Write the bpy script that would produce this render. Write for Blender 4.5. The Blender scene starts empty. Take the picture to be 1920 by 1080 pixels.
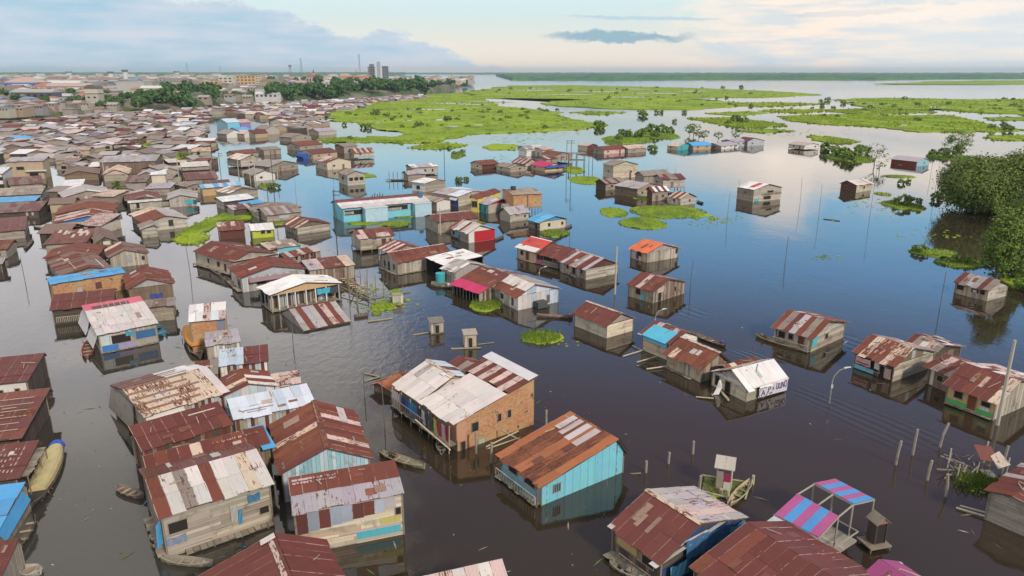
import bpy, bmesh, math, random
from math import sin, cos, tan, pi, radians, atan2, sqrt, exp
from mathutils import Vector, Matrix, noise
R = random.Random(7)
sc = bpy.context.scene
COL = sc.collection
# ------------------------------------------------------------------ camera
CAM_H, FOC, PIT = 35.0, 1371.0, radians(16.5)
cam = bpy.data.cameras.new('camera'); cam.sensor_width = 36.0; cam.lens = 36.0 * FOC / 1920.0
cam.clip_start = 0.5; cam.clip_end = 60000.0
camo = bpy.data.objects.new('camera', cam); COL.objects.link(camo)
camo.location = (0, 0, CAM_H); camo.rotation_euler = (pi / 2 - PIT, 0, 0)
sc.camera = camo
sc.view_settings.view_transform = 'Standard'; sc.view_settings.look = 'None'
sc.view_settings.exposure = 0.0; sc.view_settings.gamma = 1.0; sc.view_settings.use_curve_mapping = False
sc.render.engine = 'CYCLES'
cy = sc.cycles
cy.use_denoising = True; cy.max_bounces = 6; cy.diffuse_bounces = 3; cy.glossy_bounces = 3
cy.transmission_bounces = 2; cy.volume_bounces = 0; cy.transparent_max_bounces = 4
cy.caustics_reflective = False; cy.caustics_refractive = False; cy.sample_clamp_indirect = 6.0

def P(px, py, z=0.0):
    """where the sight line through a photo pixel (1920x1080) meets the level z"""
    vx, vy = px - 960.0, 540.0 - py
    fw = FOC * cos(PIT) + vy * sin(PIT); up = vy * cos(PIT) - FOC * sin(PIT)
    if up > -1.0: up = -1.0
    t = (z - CAM_H) / up
    return Vector((vx * t, fw * t, z))

def pix(x, y, z):
    dz = z - CAM_H
    d = y * cos(PIT) - dz * sin(PIT); v = y * sin(PIT) + dz * cos(PIT)
    return 960 + FOC * x / d, 540 - FOC * v / d

def pxm_at(p):
    return FOC / max(1.0, (Vector(p) - Vector((0, 0, CAM_H))).length)

def L(r, g, b, k=1.0):
    f = lambda c: (c / 12.92 if c <= 0.04045 else ((c + 0.055) / 1.055) ** 2.4)
    return tuple(min(0.85, f(c / 255.0) * k) for c in (r, g, b))

# ------------------------------------------------------------------ node helpers
class N:
    def __init__(self, nt): self.nt = nt
    def add(self, typ, **kw):
        n = self.nt.nodes.new(typ)
        for k, v in kw.items():
            setattr(n, k, v)
        return n
    def put(self, sock, v):
        if hasattr(v, 'is_linked') or isinstance(v, bpy.types.NodeSocket): self.nt.links.new(v, sock)
        elif v is not None:
            if isinstance(v, (tuple, list)) and len(v) == 3 and sock.type == 'RGBA': v = (*v, 1)
            sock.default_value = v
    def m(self, op, a, b=None, c=None, clamp=False):
        n = self.add('ShaderNodeMath', operation=op, use_clamp=clamp)
        for i, v in enumerate((a, b, c)):
            if v is not None: self.put(n.inputs[i], v)
        return n.outputs[0]
    def vm(self, op, a, b=None):
        n = self.add('ShaderNodeVectorMath', operation=op)
        self.put(n.inputs[0], a)
        if b is not None: self.put(n.inputs[1], b)
        return n.outputs[0]
    def mix(self, f, a, b, mode='MIX'):
        n = self.add('ShaderNodeMix', data_type='RGBA', blend_type=mode)
        self.put(n.inputs['Factor'], f) if False else self.put(n.inputs[0], f)
        self.put(n.inputs[6], a); self.put(n.inputs[7], b)
        return n.outputs[2]
    def ss(self, v, lo, hi):
        n = self.add('ShaderNodeMapRange', interpolation_type='SMOOTHSTEP')
        self.put(n.inputs[0], v); self.put(n.inputs[1], lo); self.put(n.inputs[2], hi)
        n.inputs[3].default_value = 0.0; n.inputs[4].default_value = 1.0
        return n.outputs[0]
    def noise(self, vec, scale, detail=3.0, rough=0.55, dist=0.0):
        n = self.add('ShaderNodeTexNoise'); self.put(n.inputs['Vector'], vec)
        n.inputs['Scale'].default_value = scale; n.inputs['Detail'].default_value = detail
        n.inputs['Roughness'].default_value = rough; n.inputs['Distortion'].default_value = dist
        return n.outputs['Fac']
    def comb(self, x, y, z):
        n = self.add('ShaderNodeCombineXYZ')
        for i, v in enumerate((x, y, z)): self.put(n.inputs[i], v)
        return n.outputs[0]
    def sep(self, v):
        n = self.add('ShaderNodeSeparateXYZ'); self.put(n.inputs[0], v)
        return n.outputs
    def curve(self, v, pts, lo, hi):
        """piecewise linear v -> y (y in 0..1 scaled by the caller)"""
        n = self.add('ShaderNodeValToRGB'); r = n.color_ramp; r.interpolation = 'LINEAR'
        t = self.m('DIVIDE', self.m('SUBTRACT', v, lo), hi - lo, clamp=True)
        self.put(n.inputs[0], t)
        while len(r.elements) > 1: r.elements.remove(r.elements[-1])
        for i, (x, y) in enumerate(pts):
            e = r.elements[0] if i == 0 else r.elements.new((x - lo) / (hi - lo))
            e.position = (x - lo) / (hi - lo)
            e.color = (*y, 1) if isinstance(y, tuple) else (y, y, y, 1)
        return n.outputs[0]

# ------------------------------------------------------------------ sky and sun
SUN_EL, SUN_AZ = radians(33), radians(142)          # azimuth clockwise from +Y
W = bpy.data.worlds.new('World'); sc.world = W; W.use_nodes = True
wn = N(W.node_tree); W.node_tree.nodes.clear()
gen = wn.add('ShaderNodeTexCoord').outputs['Generated']
dx, dy, dz = wn.sep(wn.vm('NORMALIZE', gen))
el = wn.m('MULTIPLY', wn.m('ARCSINE', dz), 57.2958)
az = wn.m('MULTIPLY', wn.m('ARCTAN2', dx, dy), 57.2958)
nish = wn.add('ShaderNodeTexSky', sky_type='NISHITA', sun_disc=False)
nish.sun_elevation = SUN_EL; nish.sun_rotation = SUN_AZ; nish.dust_density = 2.0; nish.ozone_density = 1.6
STR = 0.1
K = 1.0 / STR
def sky(*c): return tuple(v * K for v in c)
# clear evening sky: Nishita blue, paled by a veil low down; unseen overhead cloud added for ambient light
veil = wn.curve(el, [(0, (.74, .64, .53)), (1.6, (.67, .61, .54)), (3.6, (.51, .58, .565)), (4.9, (.48, .60, .62)), (6, (.50, .74, .82)), (9, (.30, .66, .95)),
                     (14, (.19, .49, .90)), (19, (.13, .235, .46)), (26, (.135, .115, .205)), (38, (.115, .115, .16)), (50, (.55, .54, .55)), (90, (.72, .70, .70))], -1, 91)
veil = wn.mix(1.0, veil, (K, K, K), 'MULTIPLY')
base = wn.mix(0.88, nish.outputs[0], veil)
# slow wide noise for cloud shapes, stretched along the horizon
cv = wn.comb(wn.m('MULTIPLY', az, 0.06), wn.m('MULTIPLY', el, 0.16), 0.0)
n1 = wn.noise(cv, 2.2, 5, .58)
cv2 = wn.comb(wn.m('MULTIPLY', az, 0.16), wn.m('MULTIPLY', el, 0.42), 3.0)
n2 = wn.noise(cv2, 2.0, 6, .6)
cv3 = wn.comb(wn.m('MULTIPLY', az, 0.07), wn.m('MULTIPLY', el, 0.6), 9.0)
n3 = wn.noise(cv3, 2.4, 5, .55)
cv4 = wn.comb(wn.m('MULTIPLY', az, 0.55), wn.m('MULTIPLY', el, 0.95), 5.0)
n4 = wn.noise(cv4, 1.5, 5, .62)
d2 = wn.m('SUBTRACT', n2, .5); d4 = wn.m('SUBTRACT', n4, .5)
# warm lit cloud on the river side (to the right, low)
wmask = wn.m('MULTIPLY', wn.ss(wn.m('ADD', az, wn.m('MULTIPLY', d2, 16)), 9, 19), wn.m('SUBTRACT', 1.0, wn.ss(wn.m('ADD', el, wn.m('MULTIPLY', d2, 7)), 6.5, 10.0)))
wmask = wn.m('MULTIPLY', wmask, wn.m('SUBTRACT', 1.0, wn.ss(az, 60, 110)))
wcol = wn.mix(wn.ss(n3, .40, .62), sky(.51, .53, .55), sky(.73, .62, .53))
wcol = wn.mix(wn.m('MULTIPLY', wn.ss(az, 19, 30), .45), wcol, sky(.54, .59, .61))
base = wn.mix(wn.m('MULTIPLY', wmask, .92), base, wcol)
base = wn.mix(wn.m('MULTIPLY', wmask, wn.m('MULTIPLY', wn.ss(el, 4.6, 6.0), .75)), base, sky(1.0, .87, .76))
# a tongue of it higher, seen in the water at the far right of the middle
tmask = wn.m('MULTIPLY', wn.ss(el, 4.6, 6.2), wn.ss(wn.m('SUBTRACT', 3.6, wn.m('ABSOLUTE', wn.m('ADD', wn.m('SUBTRACT', az, 20.5), wn.m('MULTIPLY', d2, 9)))), 0, 3.2))
tmask = wn.m('MULTIPLY', tmask, wn.m('SUBTRACT', 1.0, wn.ss(el, 9.5, 12.5)))
base = wn.mix(wn.m('MULTIPLY', tmask, .8), base, sky(1.05, .91, .80))
# thin blue-grey streaks
def streak(a0, e0, wa, we, col, amt, tilt=0.0):
    global base
    ea = wn.m('DIVIDE', wn.m('SUBTRACT', az, a0), wa)
    e1 = wn.m('SUBTRACT', wn.m('ADD', el, wn.m('MULTIPLY', wn.m('SUBTRACT', az, a0), tilt)), e0)
    ee = wn.m('DIVIDE', wn.m('ADD', e1, wn.m('MULTIPLY', wn.m('ADD', d2, wn.m('MULTIPLY', d4, 1.2)), we * 2.2)), we)
    rr = wn.m('ADD', wn.m('MULTIPLY', ea, ea), wn.m('MULTIPLY', ee, ee))
    base = wn.mix(wn.m('MULTIPLY', wn.m('SUBTRACT', 1.0, wn.ss(rr, .3, 1.3)), amt), base, sky(*col))
streak(7.8, 2.45, 5.6, .40, (.22, .335, .41), .95, .03)
streak(9.5, 3.7, 6.0, .13, (.36, .48, .54), .85, .03)
streak(23.5, 3.75, 4.4, .22, (.30, .39, .49), .85, -.015)
streak(18.0, .75, 1.3, .33, (.44, .51, .56), .7)
streak(12.5, .5, 5, .3, (.70, .58, .50), .6)
streak(15.0, 1.6, 1.8, .5, (.47, .52, .56), .7, .25)
streak(27.0, 3.7, 8.0, .5, (.76, .65, .56), .6)
# blue-grey cumulus bank on the town side
edge = wn.curve(az, [(-90, 1.0), (-45, .95), (-30, .60), (-22, .46), (-18.5, .46), (-16.7, .395), (-14.3, .385), (-12.3, .235), (-10.6, .285), (-9.3, .30), (-6.8, .235),
                     (-4.4, .135), (-2.2, .06), (0, .03), (3, .0), (90, 0.0)], -90, 90)
edge = wn.m('MULTIPLY', edge, 10.0)
dd = wn.m('SUBTRACT', edge, wn.m('ADD', el, wn.m('ADD', wn.m('MULTIPLY', d2, -2.0), wn.m('MULTIPLY', d4, -1.5))))
bank = wn.ss(dd, -.05, .22)
bcol = wn.mix(wn.ss(wn.m('ADD', wn.m('MULTIPLY', n3, .5), wn.m('MULTIPLY', n1, .5)), .34, .66), sky(.265, .415, .52), sky(.45, .485, .55))
bcol = wn.mix(wn.ss(dd, .55, .0), bcol, sky(.50, .54, .57))
bcol = wn.mix(wn.m('MULTIPLY', wn.ss(el, .5, .05), wn.ss(az, -16, -9)), bcol, sky(.60, .54, .51))
base = wn.mix(wn.m('MULTIPLY', bank, .95), base, bcol)
# tall bright cloud over the town quarter; the canals mirror it
te = wn.m('ADD', wn.m('SUBTRACT', el, wn.m('MULTIPLY', wn.m('ADD', az, 20), .62)), wn.m('MULTIPLY', d2, 7))
tall = wn.m('MULTIPLY', wn.m('MULTIPLY', wn.ss(te, 6, 11), wn.ss(el, 4.7, 7.5)), wn.m('SUBTRACT', 1.0, wn.ss(wn.m('ADD', az, wn.m('ADD', wn.m('MULTIPLY', d2, 22), wn.m('MULTIPLY', el, .12))), -12, -3)))
tall = wn.m('MULTIPLY', tall, wn.ss(az, -172, -130))
tcol = wn.mix(wn.ss(n1, .35, .65), sky(.82, .79, .84), sky(1.06, 1.01, .98))
tcol = wn.mix(wn.ss(el, 17, 31), tcol, sky(.55, .53, .50))
base = wn.mix(wn.m('MULTIPLY', tall, .93), base, tcol)
bg = wn.add('ShaderNodeBackground'); wn.put(bg.inputs[0], base); bg.inputs[1].default_value = STR
wo = wn.add('ShaderNodeOutputWorld'); W.node_tree.links.new(bg.outputs[0], wo.inputs[0])
W.cycles.sampling_method = 'MANUAL'; W.cycles.sample_map_resolution = 1024
sun = bpy.data.lights.new('sun', 'SUN'); sun.energy = 2.1; sun.angle = radians(7); sun.color = (1.0, .87, .72)
so = bpy.data.objects.new('sun', sun); COL.objects.link(so)
sd = Vector((sin(SUN_AZ) * cos(SUN_EL), cos(SUN_AZ) * cos(SUN_EL), sin(SUN_EL)))
so.rotation_euler = (-sd).to_track_quat('-Z', 'Y').to_euler(); so.location = sd * 200
sc.view_settings.exposure = 0.58

# ------------------------------------------------------------------ materials
def mat(name):
    m = bpy.data.materials.new(name); m.use_nodes = True
    n = N(m.node_tree); b = m.node_tree.nodes['Principled BSDF']
    return m, n, b
def bump(n, b, h, s, d):
    q = n.add('ShaderNodeBump'); n.put(q.inputs['Height'], h); q.inputs['Strength'].default_value = s; q.inputs['Distance'].default_value = d
    n.put(b.inputs['Normal'], q.outputs[0])
def oinfo(n):
    o = n.add('ShaderNodeObjectInfo'); return o.outputs['Color'], o.outputs['Alpha'], o.outputs['Random']

# corrugated sheet: the sheet's own paint from the object colour, rust amount from its alpha
TIN, n, b = mat('corrugated_tin')
oc, oa, orr = oinfo(n)
geo = n.add('ShaderNodeNewGeometry')
pos = geo.outputs['Position']; isl = geo.outputs['Random Per Island']
uv = n.add('ShaderNodeTexCoord').outputs['Object']
shift = n.comb(n.m('MULTIPLY', orr, 37.0), n.m('MULTIPLY', orr, 91.0), 0.0)
q = n.vm('ADD', n.vm('MULTIPLY', uv, (5.0, 0.9, 0.0)), shift)
s1 = n.noise(q, 1.6, 5, .62)
s2 = n.noise(pos, .55, 4, .6)
s3 = n.noise(n.vm('ADD', pos, shift), 3.2, 3, .6)
r = n.m('ADD', n.m('ADD', n.m('MULTIPLY', s1, .5), n.m('MULTIPLY', s2, .26)), n.m('MULTIPLY', s3, .24))
thr = n.m('SUBTRACT', .69, n.m('MULTIPLY', oa, .46))
rm = n.ss(r, thr, n.m('ADD', thr, .055))
rcol = n.mix(n.ss(s3, .35, .65), (.085, .030, .022), (.165, .062, .032))
pcol = n.mix(1.0, oc, n.mix(s2, (.80, .80, .80), (1.12, 1.1, 1.08)), 'MULTIPLY')
fac = n.ss(n.noise(n.vm('ADD', n.vm('MULTIPLY', uv, (9, .35, 0)), shift), 1.3, 3, .6), .5, .78)
pcol = n.mix(n.m('MULTIPLY', fac, .34), pcol, (.10, .075, .06))
lx, ly, lz = n.sep(uv)
seam = n.m('MULTIPLY', n.m('MULTIPLY', n.m('SUBTRACT', 1.0, n.ss(lx, .035, .075)), n.m('MULTIPLY', n.ss(lx, -.02, -.005), n.ss(ly, -.02, -.005))), n.ss(n.noise(n.vm('ADD', n.vm('MULTIPLY', uv, (0, 3.0, 0)), shift), 1.0, 3, .6), .38, .56))
pr, pg, pb = n.sep(oc)
scol = n.mix(n.ss(pg, .2, .36), (.46, .34, .29), (.17, .09, .07))
tot = n.mix(n.m('MULTIPLY', seam, n.m('MULTIPLY', n.ss(oa, .02, .12), .75)), n.mix(rm, pcol, rcol), scol)
n.put(b.inputs['Base Color'], tot)
n.put(b.inputs['Roughness'], n.m('ADD', .52, n.m('MULTIPLY', rm, .35)))
b.inputs['Specular IOR Level'].default_value = .35
bump(n, b, r, .25, .02)

WOOD, n, b = mat('weathered_wood')
oc, oa, orr = oinfo(n); geo = n.add('ShaderNodeNewGeometry'); pos = geo.outputs['Position']; isl = geo.outputs['Random Per Island']
uv = n.add('ShaderNodeTexCoord').outputs['Object']
sh = n.comb(n.m('MULTIPLY', orr, 57.0), n.m('MULTIPLY', isl, 31.0), n.m('MULTIPLY', orr, 13.0))
g1 = n.noise(n.vm('ADD', n.vm('MULTIPLY', uv, (2.2, 7.0, 7.0)), sh), 2.0, 5, .65)
g2 = n.noise(pos, .9, 4, .6)
tone = n.m('ADD', n.m('MULTIPLY', isl, .38), n.m('ADD', .44, n.m('MULTIPLY', g1, .72)))
c = n.mix(1.0, oc, n.comb(tone, tone, tone), 'MULTIPLY')
c = n.mix(n.m('MULTIPLY', n.ss(g2, .52, .72), .5), c, (.085, .068, .05))
n.put(b.inputs['Base Color'], c); b.inputs['Roughness'].default_value = .85; b.inputs['Specular IOR Level'].default_value = .25
bump(n, b, g1, .5, .02)

PAINT, n, b = mat('painted_render')
oc, oa, orr = oinfo(n); geo = n.add('ShaderNodeNewGeometry'); pos = geo.outputs['Position']
g2 = n.noise(pos, .8, 5, .62); g1 = n.noise(n.vm('MULTIPLY', pos, (3, 3, .5)), 1.4, 4, .6)
c = n.mix(1.0, oc, n.mix(g2, (.78, .77, .75), (1.1, 1.1, 1.1)), 'MULTIPLY')
c = n.mix(n.m('MULTIPLY', n.ss(g1, .56, .74), .38), c, (.13, .11, .085))
n.put(b.inputs['Base Color'], c); b.inputs['Roughness'].default_value = .8; b.inputs['Specular IOR Level'].default_value = .3
bump(n, b, g2, .2, .02)

BRICK, n, b = mat('rough_brick')
oc, oa, orr = oinfo(n); geo = n.add('ShaderNodeNewGeometry'); pos = geo.outputs['Position']
px_, py_, pz_ = n.sep(pos)
bt = n.add('ShaderNodeTexBrick'); n.put(bt.inputs['Vector'], n.comb(n.m('ADD', px_, n.m('MULTIPLY', py_, .8)), pz_, 0.0))
bt.inputs['Scale'].default_value = 1.0; bt.inputs['Brick Width'].default_value = .34; bt.inputs['Row Height'].default_value = .17; bt.inputs['Mortar Size'].default_value = .018
n.put(bt.inputs['Color1'], (.40, .15, .06)); n.put(bt.inputs['Color2'], (.56, .27, .12)); n.put(bt.inputs['Mortar'], (.36, .28, .19))
g2 = n.noise(pos, .5, 5, .65); g3 = n.noise(pos, 1.6, 4, .6)
c = n.mix(n.m('MULTIPLY', n.ss(g2, .46, .60), .8), bt.outputs['Color'], n.mix(g3, (.34, .22, .10), (.58, .41, .21)))
c = n.mix(n.ss(g3, .62, .68), c, (.09, .065, .045))
c = n.mix(1.0, c, oc, 'MULTIPLY')
n.put(b.inputs['Base Color'], c); b.inputs['Roughness'].default_value = .9; bump(n, b, bt.outputs['Fac'], .4, -.02)

CLOTH, n, b = mat('cloth')
oc, oa, orr = oinfo(n); geo = n.add('ShaderNodeNewGeometry')
g2 = n.noise(geo.outputs['Position'], 2.5, 3, .6)
n.put(b.inputs['Base Color'], n.mix(1.0, oc, n.mix(g2, (.75, .75, .75), (1.15, 1.15, 1.15)), 'MULTIPLY')); b.inputs['Roughness'].default_value = .75
DARK, n, b = mat('dark_interior'); b.inputs['Base Color'].default_value = (.02, .017, .015, 1); b.inputs['Roughness'].default_value = .9
GLASS, n, b = mat('window_glass'); b.inputs['Base Color'].default_value = (.03, .035, .04, 1); b.inputs['Roughness'].default_value = .12

def foliage(name, c1, c2, c3):
    m, n, b = mat(name)
    geo = n.add('ShaderNodeNewGeometry'); oi = n.add('ShaderNodeObjectInfo')
    isl = geo.outputs['Random Per Island']; g = n.noise(geo.outputs['Position'], .22, 3, .6)
    t = n.m('ADD', n.m('MULTIPLY', isl, .55), n.m('MULTIPLY', n.m('SUBTRACT', g, .25), .9), clamp=True)
    c = n.mix(t, c1, c2); c = n.mix(n.ss(isl, .86, 1.0), c, c3)
    c = n.mix(n.m('MULTIPLY', oi.outputs['Random'], .3), c, (.05, .075, .02))
    n.put(b.inputs['Base Color'], c); b.inputs['Roughness'].default_value = .6; b.inputs['Specular IOR Level'].default_value = .3
    return m
LEAF = foliage('tree_leaves', (.065, .11, .018), (.185, .245, .034), (.28, .33, .05))
LEAF2 = foliage('bright_leaves', (.07, .13, .016), (.18, .265, .03), (.28, .34, .05))
LEAFD = foliage('belt_leaves', (.035, .095, .03), (.085, .175, .045), (.13, .22, .055))
FOREST, n, b = mat('far_forest')
geo = n.add('ShaderNodeNewGeometry'); g = n.noise(geo.outputs['Position'], .004, 6, .65); g4 = n.noise(geo.outputs['Position'], .03, 3, .6)
n.put(b.inputs['Base Color'], n.mix(n.ss(n.m('ADD', n.m('MULTIPLY', g, .6), n.m('MULTIPLY', g4, .4)), .38, .62), (.045, .12, .075), (.10, .19, .075))); b.inputs['Roughness'].default_value = .95
b.inputs['Specular IOR Level'].default_value = .1
GRASS, n, b = mat('marsh_grass')
geo = n.add('ShaderNodeNewGeometry'); pos = geo.outputs['Position']
g = n.noise(pos, .018, 6, .62); g4 = n.noise(n.vm('MULTIPLY', pos, (1, .45, 1)), .09, 5, .66); g5 = n.noise(pos, 1.1, 4, .7)
c = n.mix(n.ss(g, .36, .64), (.20, .30, .018), (.31, .40, .03))
c = n.mix(n.m('MULTIPLY', n.ss(g4, .50, .66), .75), c, (.07, .13, .02))
c = n.mix(n.m('MULTIPLY', n.ss(g4, .44, .30), .45), c, (.24, .35, .05))
c = n.mix(n.m('MULTIPLY', n.ss(g5, .45, .7), .4), c, (.06, .13, .02))
n.put(b.inputs['Base Color'], c); b.inputs['Roughness'].default_value = .9; b.inputs['Specular IOR Level'].default_value = .15
bump(n, b, n.m('ADD', g4, n.m('MULTIPLY', g5, .3)), .8, .6)
BARK, n, b = mat('bark')
geo = n.add('ShaderNodeNewGeometry'); g = n.noise(n.vm('MULTIPLY', geo.outputs['Position'], (4, 4, 1)), 1.5, 4, .6)
n.put(b.inputs['Base Color'], n.mix(g, (.07, .055, .04), (.2, .17, .13))); b.inputs['Roughness'].default_value = .95
EARTH, n, b = mat('town_earth')
geo = n.add('ShaderNodeNewGeometry'); pos = geo.outputs['Position']; g = n.noise(pos, .02, 5, .6); g5 = n.noise(pos, .1, 4, .6)
c = n.mix(n.ss(g, .42, .58), (.055, .095, .03), (.19, .155, .115)); c = n.mix(n.ss(g5, .5, .7), c, (.05, .10, .03))
n.put(b.inputs['Base Color'], c); b.inputs['Roughness'].default_value = .95

# water: tannin-dark, silty in the town canals; near mirror, with finer ripples in the wind lanes
WATER, n, b = mat('flood_water')
geo = n.add('ShaderNodeNewGeometry'); pos = geo.outputs['Position']; wx, wy, wz = n.sep(pos)
big = n.noise(pos, .02, 4, .6)
lane = n.ss(n.m('ADD', wx, n.m('MULTIPLY', n.m('SUBTRACT', big, .5), 60)), -6, -30)
near = n.m('SUBTRACT', 1.0, n.ss(wy, 150, 420))
c = n.mix(n.m('MULTIPLY', lane, near), (.036, .027, .017), (.050, .046, .037))
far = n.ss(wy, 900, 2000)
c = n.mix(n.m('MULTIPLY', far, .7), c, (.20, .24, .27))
n.put(b.inputs['Base Color'], c)
b.inputs['IOR'].default_value = 1.75; b.inputs['Specular IOR Level'].default_value = .5
r1 = n.noise(n.vm('MULTIPLY', pos, (1.0, .7, 1)), .9, 4, .55, .5)
r2 = n.noise(n.vm('MULTIPLY', pos, (1.0, .5, 1)), .14, 3, .5, .3)
gust = n.ss(n.noise(n.vm('MULTIPLY', pos, (1, .6, 1)), .03, 3, .5), .46, .62)
gx = n.m('SUBTRACT', wx, -19.0); gy = n.m('SUBTRACT', wy, 93.0)
gd = n.m('SQRT', n.m('ADD', n.m('MULTIPLY', gx, gx), n.m('MULTIPLY', n.m('MULTIPLY', gy, gy), .45)))
gust2 = n.m('SUBTRACT', 1.0, n.ss(gd, 6, 16))
amp = n.m('ADD', .10, n.m('ADD', n.m('MULTIPLY', gust, .16), n.m('MULTIPLY', gust2, .75)))
h = n.m('ADD', n.m('MULTIPLY', n.m('MULTIPLY', r1, amp), .55), n.m('MULTIPLY', r2, .22))
# boat wakes: two long crossing trains of low waves
def wake(h, x0, y0, x1, y1, w0, w1, lam, a):
    ux, uy = x1 - x0, y1 - y0; l = sqrt(ux * ux + uy * uy); ux /= l; uy /= l
    ax = n.m('SUBTRACT', wx, x0); ay = n.m('SUBTRACT', wy, y0)
    s = n.m('ADD', n.m('MULTIPLY', ax, ux), n.m('MULTIPLY', ay, uy))
    t = n.m('ADD', n.m('MULTIPLY', ax, -uy), n.m('MULTIPLY', ay, ux))
    f = n.m('DIVIDE', s, l, clamp=True)
    wd = n.m('ADD', w0, n.m('MULTIPLY', f, w1 - w0))
    k = n.m('SUBTRACT', 1.0, n.ss(n.m('ABSOLUTE', n.m('DIVIDE', t, wd)), .55, 1.05))
    k = n.m('MULTIPLY', k, n.m('MULTIPLY', n.ss(s, -1, 3), n.m('SUBTRACT', 1.0, n.ss(s, l * .75, l))))
    wv = n.m('SINE', n.m('ADD', n.m('MULTIPLY', t, 6.283 / lam), n.m('ADD', n.m('MULTIPLY', r1, 3.0), n.m('MULTIPLY', big, 26.0))))
    return n.m('ADD', h, n.m('MULTIPLY', n.m('MULTIPLY', wv, k), a))
wk = [(P(1362, 650), P(1470, 690), .8, 3.4, .9, .07), (P(1476, 722), P(1790, 860), 1.4, 5.5, 1.1, .05), (P(1470, 600), P(1640, 660), 1.0, 5.0, 1.6, .05), (P(1215, 560), P(1330, 600), 1.0, 4.0, 1.6, .05)]
for p0, p1, w0, w1, lam, a in wk: h = wake(h, p0.x, p0.y, p1.x, p1.y, w0, w1, lam, a)
n.put(b.inputs['Roughness'], n.m('ADD', .015, n.m('MULTIPLY', far, .12)))
q = n.add('ShaderNodeBump'); n.put(q.inputs['Height'], h); q.inputs['Strength'].default_value = .55; q.inputs['Distance'].default_value = .22
n.put(b.inputs['Normal'], q.outputs[0])
# ------------------------------------------------------------------ mesh helpers
def mesh(name, vs, fs, m=None):
    me = bpy.data.meshes.new(name); me.from_pydata([tuple(v) for v in vs], [], fs)
    if m: me.materials.append(m)
    return me
def obj(name, me, parent=None, mtx=None, color=None):
    o = bpy.data.objects.new(name, me); COL.objects.link(o)
    if parent is not None: o.parent = parent
    if mtx is not None: o.matrix_local = mtx
    if color is not None: o.color = color if len(color) == 4 else (*color, 0.2)
    return o
def tag(o, label=None, cat=None, group=None, kind=None):
    if label: o['label'] = label
    if cat: o['category'] = cat
    if group: o['group'] = group
    if kind: o['kind'] = kind
    return o
def empty(name, loc, rz=0.0):
    o = bpy.data.objects.new(name, None); COL.objects.link(o); o.location = loc; o.rotation_euler = (0, 0, rz); o.empty_display_size = .5
    return o
class MB:
    def __init__(self): self.v = []; self.f = []
    def poly(self, pts, d):
        """a flat polygon pushed through by the vector d: a closed slab"""
        n0 = len(self.v); k = len(pts)
        self.v += [tuple(p) for p in pts] + [tuple(Vector(p) + Vector(d)) for p in pts]
        self.f += [tuple(range(n0 + k - 1, n0 - 1, -1)), tuple(range(n0 + k, n0 + 2 * k))]
        for i in range(k):
            j = (i + 1) % k
            self.f.append((n0 + i, n0 + j, n0 + k + j, n0 + k + i))
    def box(self, x0, x1, y0, y1, z0, z1): self.poly([(x0, y0, z0), (x1, y0, z0), (x1, y1, z0), (x0, y1, z0)], (0, 0, z1 - z0))
    def bar(self, a, b, r, sides=6, r2=None):
        a, b = Vector(a), Vector(b); d = (b - a)
        if d.length < 1e-6: return
        d.normalize(); u = d.orthogonal().normalized(); w = d.cross(u); r2 = r if r2 is None else r2
        n0 = len(self.v)
        for p, rr in ((a, r), (b, r2)):
            for i in range(sides):
                t = 2 * pi * i / sides
                self.v.append(tuple(p + u * cos(t) * rr + w * sin(t) * rr))
        for i in range(sides):
            j = (i + 1) % sides; self.f.append((n0 + i, n0 + j, n0 + sides + j, n0 + sides + i))
        self.f += [tuple(range(n0 + sides - 1, n0 - 1, -1)), tuple(range(n0 + sides, n0 + 2 * sides))]
    def tube(self, pts, r, sides=6, r2=None):
        r2 = r if r2 is None else r2; n = len(pts) - 1
        n0 = len(self.v); pts = [Vector(p) for p in pts]; u = None
        for k, p in enumerate(pts):
            d = (pts[min(k + 1, n)] - pts[max(k - 1, 0)]).normalized()
            u = d.orthogonal().normalized() if u is None else (u - d * u.dot(d)).normalized()
            w = d.cross(u); rr = r + (r2 - r) * k / n
            for i in range(sides):
                t = 2 * pi * i / sides; self.v.append(tuple(p + u * cos(t) * rr + w * sin(t) * rr))
        for k in range(n):
            for i in range(sides):
                j = (i + 1) % sides; a = n0 + k * sides
                self.f.append((a + i, a + j, a + sides + j, a + sides + i))
        self.f += [tuple(range(n0 + sides - 1, n0 - 1, -1)), tuple(range(n0 + n * sides, n0 + (n + 1) * sides))]
    def build(self, name, m, parent=None, color=None, mtx=None): return obj(name, mesh(name, self.v, self.f, m), parent, mtx, color)

def unit_sheet(cycles, amp):
    k = cycles * 2; vs, fs = [], []
    for y in (0.0, 1.0):
        for i in range(k + 1): vs.append((i / k, y, amp * (1 if i % 2 else -1)))
    for i in range(k): fs.append((i, i + 1, k + 2 + i, k + 1 + i))
    return mesh('tin_sheet', vs, fs, TIN)
SHEET = [unit_sheet(c, .011) for c in (9, 8, 10)]
SHEETM = [unit_sheet(4, .016), unit_sheet(5, .016)]
def unit_plank(warp):
    mb = MB(); n0 = 0
    w0, w1 = warp
    mb.v = [(0, -.5, 0), (1, -.5 + w0, 0), (1, .5 + w1, 0), (0, .5, 0), (0, -.5, 1), (1, -.5 + w0, 1), (1, .5 + w1, 1), (0, .5, 1)]
    mb.f = [(3, 2, 1, 0), (4, 5, 6, 7), (0, 1, 5, 4), (1, 2, 6, 5), (2, 3, 7, 6), (3, 0, 4, 7)]
    return mesh('plank', mb.v, mb.f, WOOD)
PLANK = [unit_plank(w) for w in ((0, 0), (.05, -.04), (-.05, .03), (.02, -.12))]
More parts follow.
